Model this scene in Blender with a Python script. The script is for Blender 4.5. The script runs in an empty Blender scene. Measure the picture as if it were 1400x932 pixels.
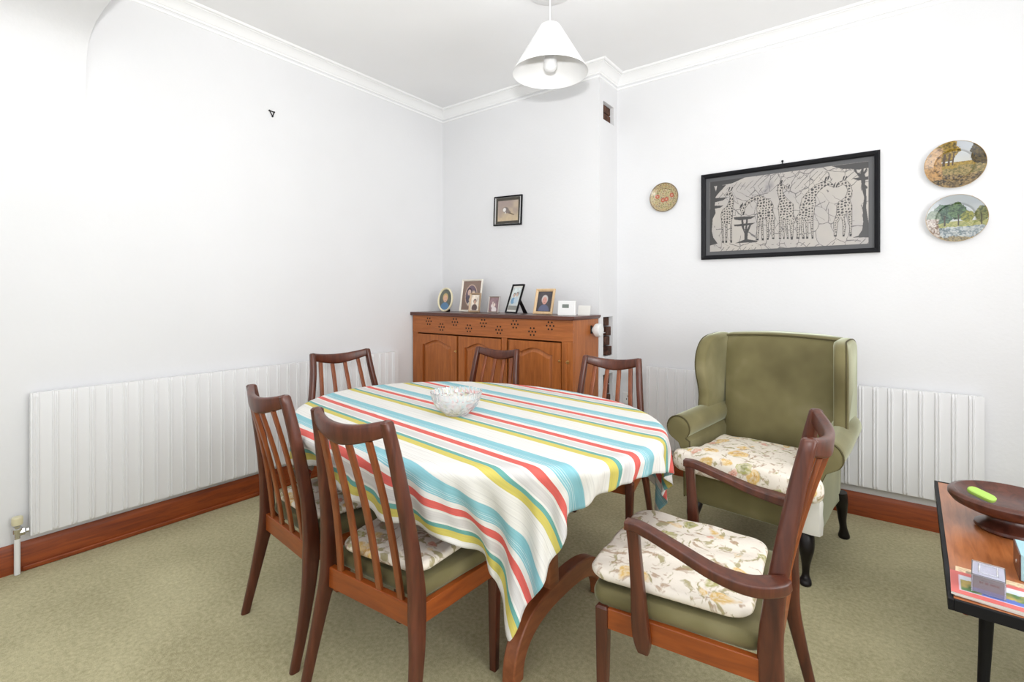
import bpy, bmesh, math, random
import numpy as np
from mathutils import Vector, Matrix
S = bpy.context.scene
COL = S.collection
PI = math.pi
R = math.radians
random.seed(7)
rng = np.random.default_rng(11)

# ------------------------------------------------------------------ materials
def mat(name, color=(.8, .8, .8), rough=.5, metal=0., **kw):
    m = bpy.data.materials.new(name); m.use_nodes = True
    b = m.node_tree.nodes['Principled BSDF']
    b.inputs['Base Color'].default_value = (*color, 1)
    b.inputs['Roughness'].default_value = rough
    b.inputs['Metallic'].default_value = metal
    for k, v in kw.items():
        b.inputs[k.replace('_', ' ')].default_value = v
    return m

def N(m, t, **kw):
    n = m.node_tree.nodes.new(t)
    for k, v in kw.items():
        if k in n.inputs: n.inputs[k].default_value = v
        else: setattr(n, k, v)
    return n

def L(m, a, b): m.node_tree.links.new(a, b)
def BS(m): return m.node_tree.nodes['Principled BSDF']

def coords(m, scale=(1, 1, 1), kind='Object'):
    tc = N(m, 'ShaderNodeTexCoord'); mp = N(m, 'ShaderNodeMapping')
    mp.inputs['Scale'].default_value = scale
    L(m, tc.outputs[kind], mp.inputs['Vector']); return mp.outputs['Vector']

def ramp(m, src, stops, interp='LINEAR'):
    r = N(m, 'ShaderNodeValToRGB'); cr = r.color_ramp; cr.interpolation = interp
    cr.elements.remove(cr.elements[1]); cr.elements[0].position = stops[0][0]; cr.elements[0].color = (*stops[0][1], 1)
    for p, c in stops[1:]:
        e = cr.elements.new(p); e.color = (*c, 1)
    L(m, src, r.inputs['Fac']); return r.outputs['Color']

def bump(m, src, strength=.2, dist=.002):
    b = N(m, 'ShaderNodeBump'); b.inputs['Strength'].default_value = strength
    b.inputs['Distance'].default_value = dist
    L(m, src, b.inputs['Height']); L(m, b.outputs['Normal'], BS(m).inputs['Normal'])

def wood(name, dark, light, scale=(30, 30, 2.5), rough=.35, coat=.15):
    m = mat(name, light, rough); v = coords(m, scale)
    n1 = N(m, 'ShaderNodeTexNoise', Scale=1.6, Detail=6., Roughness=.6)
    L(m, v, n1.inputs['Vector'])
    n1.inputs['Distortion'].default_value = .6
    c = ramp(m, n1.outputs['Fac'], [(.3, dark), (.7, light)])
    L(m, c, BS(m).inputs['Base Color'])
    BS(m).inputs['Coat Weight'].default_value = coat
    BS(m).inputs['Coat Roughness'].default_value = .25
    bump(m, n1.outputs['Fac'], .06, .001)
    return m

def srgb(r, g, b):
    f = lambda c: (c / 255 / 12.92) if c / 255 <= .04045 else ((c / 255 + .055) / 1.055) ** 2.4
    return (f(r), f(g), f(b))

M = {}
M['teak'] = wood('dark teak', srgb(62, 27, 17), srgb(100, 50, 31), (26, 26, 3))
M['teak_orange'] = wood('orange teak', srgb(122, 54, 14), srgb(158, 78, 26), (3, 3, 26))
M['slat'] = wood('slat teak', srgb(108, 52, 22), srgb(150, 80, 38), (26, 26, 3))
M['teak_table'] = wood('table teak', srgb(126, 68, 38), srgb(166, 98, 60), (20, 4, 20))
M['cabinet'] = wood('cabinet wood', srgb(146, 80, 32), srgb(182, 106, 48), (34, 34, 3), .4, .1)
M['cabinet_h'] = wood('cabinet wood across', srgb(146, 80, 32), srgb(180, 104, 48), (3, 34, 40), .4, .1)
M['cabinet_top'] = wood('cabinet top', srgb(66, 32, 22), srgb(96, 50, 36), (3, 30, 30), .3, .3)
M['skirting'] = wood('skirting wood', srgb(112, 44, 6), srgb(158, 74, 20), (3, 3, 30), .5, .03)
M['coffee'] = wood('coffee table veneer', srgb(158, 90, 48), srgb(196, 122, 72), (34, 3, 34), .28, .35)
M['bowlwood'] = wood('turned bowl wood', srgb(62, 30, 22), srgb(104, 58, 44), (20, 20, 8), .32, .3)
M['brick'] = wood('broken brick', srgb(36, 22, 18), srgb(104, 66, 48), (14, 14, 14), .9, 0)
M['dark'] = mat('near black fill', (.01, .009, .008), .9)  # near-black colour standing in for shade inside holes and slots; also a mount
M['black'] = mat('black lacquer', (.006, .006, .008), .5, Specular_IOR_Level=.22)
M['blackwood'] = mat('ebonised leg', (.009, .006, .006), .35, Specular_IOR_Level=.3)
M['white'] = mat('white gloss', (.8, .8, .79), .35)
M['radiator'] = mat('radiator enamel', (.80, .80, .81), .38)
M['radiator_groove'] = mat('radiator groove enamel', (.82, .82, .83), .5)
M['chrome'] = mat('chrome', (.7, .7, .7), .15, 1.)
M['brass'] = mat('brass', (.75, .52, .22), .3, 1.)
M['cream_plastic'] = mat('cream plastic', srgb(222, 214, 180), .4)
M['lcd'] = mat('lcd', srgb(120, 128, 122), .3)
M['cyan'] = mat('pale blue card', srgb(168, 208, 218), .5)
M['lime'] = mat('lime plastic', srgb(176, 214, 100), .6)
M['paper'] = mat('paper', (.8, .78, .72), .7)
M['shade'] = mat('shade card', (.86, .86, .86), .6)
M['bulb'] = mat('bulb glass', (.85, .85, .85), .3)
M['pipe'] = mat('grey pipe', srgb(120, 124, 136), .4, .3)
M['picglass'] = mat('picture glass', (1, 1, 1), .02, Transmission_Weight=1.)
M['picglass'].node_tree.nodes['Principled BSDF'].inputs['IOR'].default_value = 1.05
M['glass'] = mat('cut glass', (1, 1, 1), .10, Transmission_Weight=.85); BS(M['glass']).inputs['IOR'].default_value = 1.38
M['acrylic'] = mat('clear plastic', (.95, .95, 1), .12, Transmission_Weight=.9); BS(M['acrylic']).inputs['IOR'].default_value = 1.2
M['piping'] = mat('olive piping', srgb(74, 66, 34), .7)

def plaster(name, c, sc=60, st=.25, d=.003):
    m = mat(name, c, .85); v = coords(m)
    n = N(m, 'ShaderNodeTexNoise', Scale=float(sc), Detail=5.); L(m, v, n.inputs['Vector'])
    n2 = N(m, 'ShaderNodeTexNoise', Scale=1.3, Detail=3.); L(m, v, n2.inputs['Vector'])
    col = ramp(m, n2.outputs['Fac'], [(.3, tuple(x * .96 for x in c)), (.65, c)])
    L(m, col, BS(m).inputs['Base Color'])
    bump(m, n.outputs['Fac'], st, d); return m
M['wall'] = plaster('painted anaglypta', (.775, .775, .785))
M['ceiling'] = plaster('ceiling paint', (.90, .90, .905), 30, .05)
M['cornice'] = mat('cornice paint', (.88, .88, .88), .7)

def carpet():
    m = mat('sage carpet', srgb(150, 148, 118), .95); v = coords(m)
    n = N(m, 'ShaderNodeTexNoise', Scale=340., Detail=3.); L(m, v, n.inputs['Vector'])
    n2 = N(m, 'ShaderNodeTexNoise', Scale=2.2, Detail=4.); L(m, v, n2.inputs['Vector'])
    n3 = N(m, 'ShaderNodeTexNoise', Scale=70., Detail=3.); L(m, v, n3.inputs['Vector'])
    a = N(m, 'ShaderNodeMath', operation='ADD'); L(m, n.outputs['Fac'], a.inputs[0]); L(m, n2.outputs['Fac'], a.inputs[1])
    a2 = N(m, 'ShaderNodeMath', operation='ADD'); L(m, a.outputs[0], a2.inputs[0]); L(m, n3.outputs['Fac'], a2.inputs[1])
    dv = N(m, 'ShaderNodeMath', operation='DIVIDE'); L(m, a2.outputs[0], dv.inputs[0]); dv.inputs[1].default_value = 3.
    c = ramp(m, dv.outputs[0], [(.38, srgb(152, 144, 106)), (.62, srgb(202, 194, 154))])
    L(m, c, BS(m).inputs['Base Color']); bump(m, n.outputs['Fac'], .5, .004)
    BS(m).inputs['Sheen Weight'].default_value = .15
    return m
M['carpet'] = carpet()

def velvet():
    m = mat('olive velvet', srgb(116, 108, 70), .8); v = coords(m)
    n = N(m, 'ShaderNodeTexNoise', Scale=3.2, Detail=3.); L(m, v, n.inputs['Vector'])
    n2 = N(m, 'ShaderNodeTexNoise', Scale=300., Detail=2.); L(m, v, n2.inputs['Vector'])
    c = ramp(m, n.outputs['Fac'], [(.32, srgb(90, 82, 48)), (.55, srgb(118, 110, 72)), (.72, srgb(146, 138, 102))])  # palest mottling stop lightened to put some sheen into the colour
    L(m, c, BS(m).inputs['Base Color'])
    BS(m).inputs['Sheen Weight'].default_value = 1.
    BS(m).inputs['Sheen Roughness'].default_value = .35
    BS(m).inputs['Sheen Tint'].default_value = (.75, .8, .62, 1)
    bump(m, n2.outputs['Fac'], .15, .001)
    return m
M['velvet'] = velvet()

def floral(name='floral cotton', k=1.):
    m = mat(name, srgb(236, 226, 212), .8); v0 = coords(m)
    nz = N(m, 'ShaderNodeTexNoise', Scale=14. * k, Detail=3.); L(m, v0, nz.inputs['Vector'])
    mx = N(m, 'ShaderNodeMix', data_type='RGBA', blend_type='LINEAR_LIGHT')
    mx.inputs['Factor'].default_value = .05
    L(m, v0, mx.inputs[6]); L(m, nz.outputs['Color'], mx.inputs[7]); v = mx.outputs[2]
    base = N(m, 'ShaderNodeRGB'); base.outputs[0].default_value = (*srgb(240, 231, 218), 1)
    cur = base.outputs[0]
    # leaves: stretched fine noise streaks in olive/brown
    for sc, cols, thr, seed, sm in [((26, 60, 30), srgb(158, 146, 92), (.56, .64), 3.1, 4.), ((60, 24, 30), srgb(176, 146, 118), (.57, .65), 8.7, 4.)]:
        mp = N(m, 'ShaderNodeMapping'); mp.inputs['Scale'].default_value = tuple(q * k for q in sc); mp.inputs['Location'].default_value = (seed, seed * 2, 0)
        mp.inputs['Rotation'].default_value = (0, 0, seed)
        L(m, v, mp.inputs['Vector'])
        n = N(m, 'ShaderNodeTexNoise', Scale=1., Detail=sm); L(m, mp.outputs['Vector'], n.inputs['Vector'])
        f = ramp(m, n.outputs['Fac'], [(thr[0], (0, 0, 0)), (thr[1], (.8, .8, .8))])
        x = N(m, 'ShaderNodeMix', data_type='RGBA'); L(m, f, x.inputs[0]); L(m, cur, x.inputs[6]); x.inputs[7].default_value = (*cols, 1); cur = x.outputs[2]
    # blooms: voronoi rosettes in yellow / pink
    for seed, thr, cc, c2 in [(1.7, .36, srgb(226, 186, 104), srgb(198, 148, 62)), (5.3, .22, srgb(222, 160, 140), srgb(196, 112, 96)), (9.1, .25, srgb(170, 166, 96), srgb(128, 132, 70))]:
        mp = N(m, 'ShaderNodeMapping'); mp.inputs['Location'].default_value = (seed, seed * 3, seed)
        L(m, v, mp.inputs['Vector'])
        vo = N(m, 'ShaderNodeTexVoronoi', Scale=11. * k); L(m, mp.outputs['Vector'], vo.inputs['Vector'])
        f = ramp(m, vo.outputs['Distance'], [(thr * .82, (.92, .92, .92)), (thr, (0, 0, 0))])
        pc = ramp(m, vo.outputs['Distance'], [(0., c2), (thr * .4, c2), (thr * .55, cc), (thr, cc)])
        wv = N(m, 'ShaderNodeTexNoise', Scale=90. * k, Detail=2.); L(m, v, wv.inputs['Vector'])
        pm = N(m, 'ShaderNodeMix', data_type='RGBA'); L(m, ramp(m, wv.outputs['Fac'], [(.42, (0, 0, 0)), (.62, (.55, .55, .55))]), pm.inputs[0]); L(m, pc, pm.inputs[6]); pm.inputs[7].default_value = (*srgb(246, 236, 214), 1)
        sep = N(m, 'ShaderNodeSeparateColor'); L(m, vo.outputs['Color'], sep.inputs[0])
        g = N(m, 'ShaderNodeMath', operation='GREATER_THAN'); L(m, sep.outputs[0], g.inputs[0]); g.inputs[1].default_value = .55
        mu = N(m, 'ShaderNodeMath', operation='MULTIPLY'); L(m, f, mu.inputs[0]); L(m, g.outputs[0], mu.inputs[1])
        x = N(m, 'ShaderNodeMix', data_type='RGBA'); L(m, mu.outputs[0], x.inputs[0]); L(m, cur, x.inputs[6]); L(m, pm.outputs[2], x.inputs[7]); cur = x.outputs[2]
    L(m, cur, BS(m).inputs['Base Color'])
    n = N(m, 'ShaderNodeTexNoise', Scale=24., Detail=3.); L(m, v0, n.inputs['Vector']); bump(m, n.outputs['Fac'], .5, .008)
    return m
M['floral'] = floral('floral cotton', .82)

def vcol(name='printed picture', rough=.5, coat=0.):
    m = mat(name, (1, 1, 1), rough); a = N(m, 'ShaderNodeAttribute', attribute_name='col')
    L(m, a.outputs['Color'], BS(m).inputs['Base Color'])
    BS(m).inputs['Coat Weight'].default_value = coat; return m
M['print'] = vcol('printed picture', .45)
M['glaze'] = vcol('glazed painted china', .25, .6)

def cloth_mat():
    m = mat('striped cotton', (.8, .8, .8), .85)
    uv = N(m, 'ShaderNodeUVMap', uv_map='uv'); sx = N(m, 'ShaderNodeSeparateXYZ'); L(m, uv.outputs[0], sx.inputs[0])
    v = sx.outputs['Y']                      # v in metres
    P = .292
    a = N(m, 'ShaderNodeMath', operation='MULTIPLY_ADD'); L(m, v, a.inputs[0]); a.inputs[1].default_value = -1 / P; a.inputs[2].default_value = .05 / P + 10
    f = N(m, 'ShaderNodeMath', operation='FRACT'); L(m, a.outputs[0], f.inputs[0])
    W = srgb(228, 226, 221); B = srgb(136, 190, 200); RD = srgb(216, 98, 90); G = srgb(208, 205, 203); T = srgb(104, 164, 156); Y = srgb(206, 192, 98)
    G2 = srgb(216, 214, 210); st = [(0, B)]
    e = .001
    q = .030
    for i in range(4):
        st += [(q / P, srgb(196, 218, 220)), ((q + .0016) / P, B)]; q += .0062
    st += [(.055 / P, W), (.076 / P, RD), (.103 / P, W), (.112 / P, G), (.147 / P, W), (.155 / P, T), (.170 / P, Y), (.198 / P, W), (.216 / P, G2), (.2185 / P, W), (.236 / P, G2), (.2372 / P, W), (.258 / P, G2), (.261 / P, W), (.275 / P, G2), (.2762 / P, W)]
    c = ramp(m, f.outputs[0], st[:32], 'CONSTANT')
    tc = N(m, 'ShaderNodeMapping'); tc.inputs['Scale'].default_value = (5, 260, 1); L(m, uv.outputs[0], tc.inputs['Vector'])
    n = N(m, 'ShaderNodeTexNoise', Scale=1., Detail=3.); L(m, tc.outputs[0], n.inputs['Vector'])
    x = N(m, 'ShaderNodeMix', data_type='RGBA', blend_type='MULTIPLY'); x.inputs[0].default_value = 1.
    L(m, c, x.inputs[6]); L(m, ramp(m, n.outputs['Fac'], [(.35, (.90, .90, .90)), (.6, (1, 1, 1))]), x.inputs[7])
    L(m, x.outputs[2], BS(m).inputs['Base Color'])
    bump(m, n.outputs['Fac'], .12, .0008)
    return m
M['cloth'] = cloth_mat()

# ------------------------------------------------------------------ mesh building
class MB:
    def __init__(s): s.v = []; s.f = []; s.mi = []
    def add(s, verts, faces, mi=0):
        o = len(s.v); s.v += [tuple(v) for v in verts]
        for f in faces: s.f.append([i + o for i in f]); s.mi.append(mi)
        return s
    def box(s, x0, x1, y0, y1, z0, z1, mi=0):
        return s.add([(x0, y0, z0), (x1, y0, z0), (x1, y1, z0), (x0, y1, z0), (x0, y0, z1), (x1, y0, z1), (x1, y1, z1), (x0, y1, z1)],
                     [(0, 3, 2, 1), (4, 5, 6, 7), (0, 1, 5, 4), (1, 2, 6, 5), (2, 3, 7, 6), (3, 0, 4, 7)], mi)
    def rings(s, rs, mi=0, cap=(True, True), closed=False):
        n = len(rs[0]); vs = [p for r in rs for p in r]; fs = []
        m = len(rs)
        for i in range(m if closed else m - 1):
            a = i * n; b = ((i + 1) % m) * n
            for k in range(n): fs.append((a + k, a + (k + 1) % n, b + (k + 1) % n, b + k))
        if cap[0] and not closed: fs.append(tuple(range(n))[::-1])
        if cap[1] and not closed: fs.append(tuple((m - 1) * n + k for k in range(n)))
        return s.add(vs, fs, mi)
    def lathe(s, prof, seg=32, c=(0, 0, 0), mi=0, axis='z'):
        rs = []
        for r, z in prof:
            ring = []
            for k in range(seg):
                a = 2 * PI * k / seg; x, y = max(r, 1e-5) * math.cos(a), max(r, 1e-5) * math.sin(a)
                if axis == 'z': p = (c[0] + x, c[1] + y, c[2] + z)
                elif axis == 'y': p = (c[0] + x, c[1] + z, c[2] + y)
                else: p = (c[0] + z, c[1] + x, c[2] + y)
                ring.append(p)
            rs.append(ring)
        return s.rings(rs, mi)
    def tube(s, pts, rad, seg=10, mi=0, cap=True):
        pts = [Vector(p) for p in pts]; rs = []
        if not isinstance(rad, (list, tuple)): rad = [rad] * len(pts)
        t = (pts[1] - pts[0]).normalized(); up = Vector((0, 0, 1)) if abs(t.z) < .9 else Vector((1, 0, 0))
        a = t.cross(up).normalized()
        for i, p in enumerate(pts):
            t = (pts[min(i + 1, len(pts) - 1)] - pts[max(i - 1, 0)]).normalized()
            a = (a - t * a.dot(t)).normalized(); b = t.cross(a)
            rs.append([p + (a * math.cos(2 * PI * k / seg) + b * math.sin(2 * PI * k / seg)) * rad[i] for k in range(seg)])
        return s.rings(rs, mi, (cap, cap))
    def prism(s, poly, y0, y1, mi=0, plane='xz'):
        n = len(poly)
        if plane == 'xz': a = [(x, y0, z) for x, z in poly]; b = [(x, y1, z) for x, z in poly]
        elif plane == 'yz': a = [(y0, x, z) for x, z in poly]; b = [(y1, x, z) for x, z in poly]
        else: a = [(x, z, y0) for x, z in poly]; b = [(x, z, y1) for x, z in poly]
        return s.rings([a, b], mi)
    def build(s, name, mats, parent=None, loc=(0, 0, 0), rot=(0, 0, 0), smooth=35, bevel=0, seg=2, sub=0):
        me = bpy.data.meshes.new(name); me.from_pydata(s.v, [], s.f); me.validate()
        if not isinstance(mats, (list, tuple)): mats = [mats]
        for m in mats: me.materials.append(M[m] if isinstance(m, str) else m)
        if len(mats) > 1 and len(me.polygons) == len(s.mi): me.polygons.foreach_set('material_index', s.mi)
        bm = bmesh.new(); bm.from_mesh(me); bmesh.ops.recalc_face_normals(bm, faces=bm.faces); bm.to_mesh(me); bm.free()
        if smooth:
            me.polygons.foreach_set('use_smooth', [True] * len(me.polygons)); me.set_sharp_from_angle(angle=R(smooth))
        o = bpy.data.objects.new(name, me); COL.objects.link(o)
        o.location = loc; o.rotation_euler = rot
        if parent: o.parent = parent
        if bevel:
            b = o.modifiers.new('bevel', 'BEVEL'); b.width = bevel; b.segments = seg; b.limit_method = 'ANGLE'; b.angle_limit = R(40)
            b.harden_normals = False
        if sub:
            b = o.modifiers.new('sub', 'SUBSURF'); b.levels = sub; b.render_levels = sub
        return o

def tag(o, label, cat, group=None):
    o['label'] = label; o['category'] = cat
    if group: o['group'] = group
    return o
def thing(name, label, cat, loc, rz=0, group=None):
    o = bpy.data.objects.new(name, None); COL.objects.link(o); o.location = loc; o.rotation_euler = (0, 0, rz)
    o.empty_display_size = .1
    return tag(o, label, cat, group)
def struct(o): o['kind'] = 'structure'; return o
def dup(root, loc, rz, label, group=None):
    r = root.copy(); COL.objects.link(r); r.location = loc; r.rotation_euler = (0, 0, rz); r['label'] = label
    if group: r['group'] = group
    for ch in list(root.children):
        c = ch.copy(); COL.objects.link(c); c.parent = r
        for g in list(ch.children):
            d = g.copy(); COL.objects.link(d); d.parent = c
    return r

def rrect(c, a, b, ha, hb, r=.3, n=3):
    """rounded rectangle ring around c, axes a,b, half sizes ha,hb; r fraction of the smaller half size"""
    c = Vector(c); a = Vector(a); b = Vector(b); rr = min(ha, hb) * r * 2 * .5 + 1e-6; pts = []
    for sx, sy, a0 in ((1, 1, 0), (-1, 1, 90), (-1, -1, 180), (1, -1, 270)):
        for k in range(n + 1):
            t = R(a0 + 90 * k / n)
            pts.append(c + a * (sx * (ha - rr) + rr * math.cos(t)) + b * (sy * (hb - rr) + rr * math.sin(t)))
    return pts
def cr(pts, n=6):
    """Catmull-Rom resample of tuples"""
    P = [np.array(p, float) for p in pts]; P = [2 * P[0] - P[1]] + P + [2 * P[-1] - P[-2]]; out = []
    for i in range(1, len(P) - 2):
        for k in range(n):
            t = k / n; p0, p1, p2, p3 = P[i - 1:i + 3]
            out.append(.5 * ((2 * p1) + (-p0 + p2) * t + (2 * p0 - 5 * p1 + 4 * p2 - p3) * t * t + (-p0 + 3 * p1 - 3 * p2 + p3) * t ** 3))
    out.append(P[-2]); return out
def post_mb(pts, n=5, r=.7, mb=None):
    """near-vertical member: (x,y,z,hx,hy) stations"""
    mb = mb or MB(); st = cr(pts, n)
    rs = [rrect(p[:3], (1, 0, 0), (0, 1, 0), p[3], p[4], r) for p in st]
    e = st[-1]; rs.append(rrect((e[0], e[1], e[2] + .35 * min(e[3], e[4])), (1, 0, 0), (0, 1, 0), e[3] * .72, e[4] * .72, r))
    return mb.rings(rs)
def outline(hw0, hw1, y0, y1, r, n=8, bow=0.):
    """rounded trapezoid outline, hw0 at y0 (back), hw1 at y1 (front)"""
    cs = [(hw1, y1, 0), (-hw1, y1, 90), (-hw0, y0, 180), (hw0, y0, 270)]; pts = []
    for (x, y, a0) in cs:
        cx = x - math.copysign(r, x); cy = y - math.copysign(r, y - (y0 + y1) / 2)
        for k in range(n + 1):
            t = R(a0 + 90 * k / n); pts.append((cx + r * math.cos(t), cy + r * math.sin(t)))
    # densify long sides
    out = []
    for i, p in enumerate(pts):
        q = pts[(i + 1) % len(pts)]; d = math.dist(p, q); m = max(1, int(d / .03))
        for k in range(m): out.append((p[0] + (q[0] - p[0]) * k / m, p[1] + (q[1] - p[1]) * k / m))
    if bow:
        cyy = (y0 + y1) / 2
        out = [(x, y + bow * (1 - (x / hw1) ** 2) * (1 if y > cyy else 0)) for x, y in out]
    return out
def pillow(out, z0, z1, er, dome, steps=6, inner=9, wr=0., seed=0):
    """soft pad: outline at mid height, rounded edge of radius er, domed top"""
    mb = MB(); cx = sum(p[0] for p in out) / len(out); cy = sum(p[1] for p in out) / len(out); rs = []
    zm = (z0 + z1) / 2; hh = (z1 - z0) / 2
    rad = sum(math.hypot(p[0] - cx, p[1] - cy) for p in out) / len(out)
    def ring(s, z): return [(cx + (x - cx) * s, cy + (y - cy) * s, z) for x, y in out]
    rs.append(ring(.3, z0)); rs.append(ring(1 - er / rad, z0))
    for k in range(1, 2 * steps):
        t = -PI / 2 + PI * k / (2 * steps); rs.append(ring(1 - er / rad * (1 - math.cos(t)), zm + hh * math.sin(t)))
    for k in range(inner):
        s = (1 - er / rad) * (1 - k / inner); rs.append(ring(s, z1 + dome * (1 - (s / (1 - er / rad)) ** 2)))
    rs.append(ring(.02, z1 + dome))
    if wr:
        rn = random.Random(seed); ph = [(rn.uniform(20, 60), rn.uniform(20, 60), rn.uniform(0, 6)) for _ in range(5)]
        rs = [[(x, y, z + (wr * sum(math.sin(a * x + b * y + c) for a, b, c in ph) / 2 if z > zm else 0)) for x, y, z in r] for r in rs]
    return mb.rings(rs)
NUU, NVV = 90, 72
CU0, CU1, CV0, CV1 = -.9, .915, -.755, .66
LR, LB, LF, EXPO = 54, 8, 62, 0.0
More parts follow.
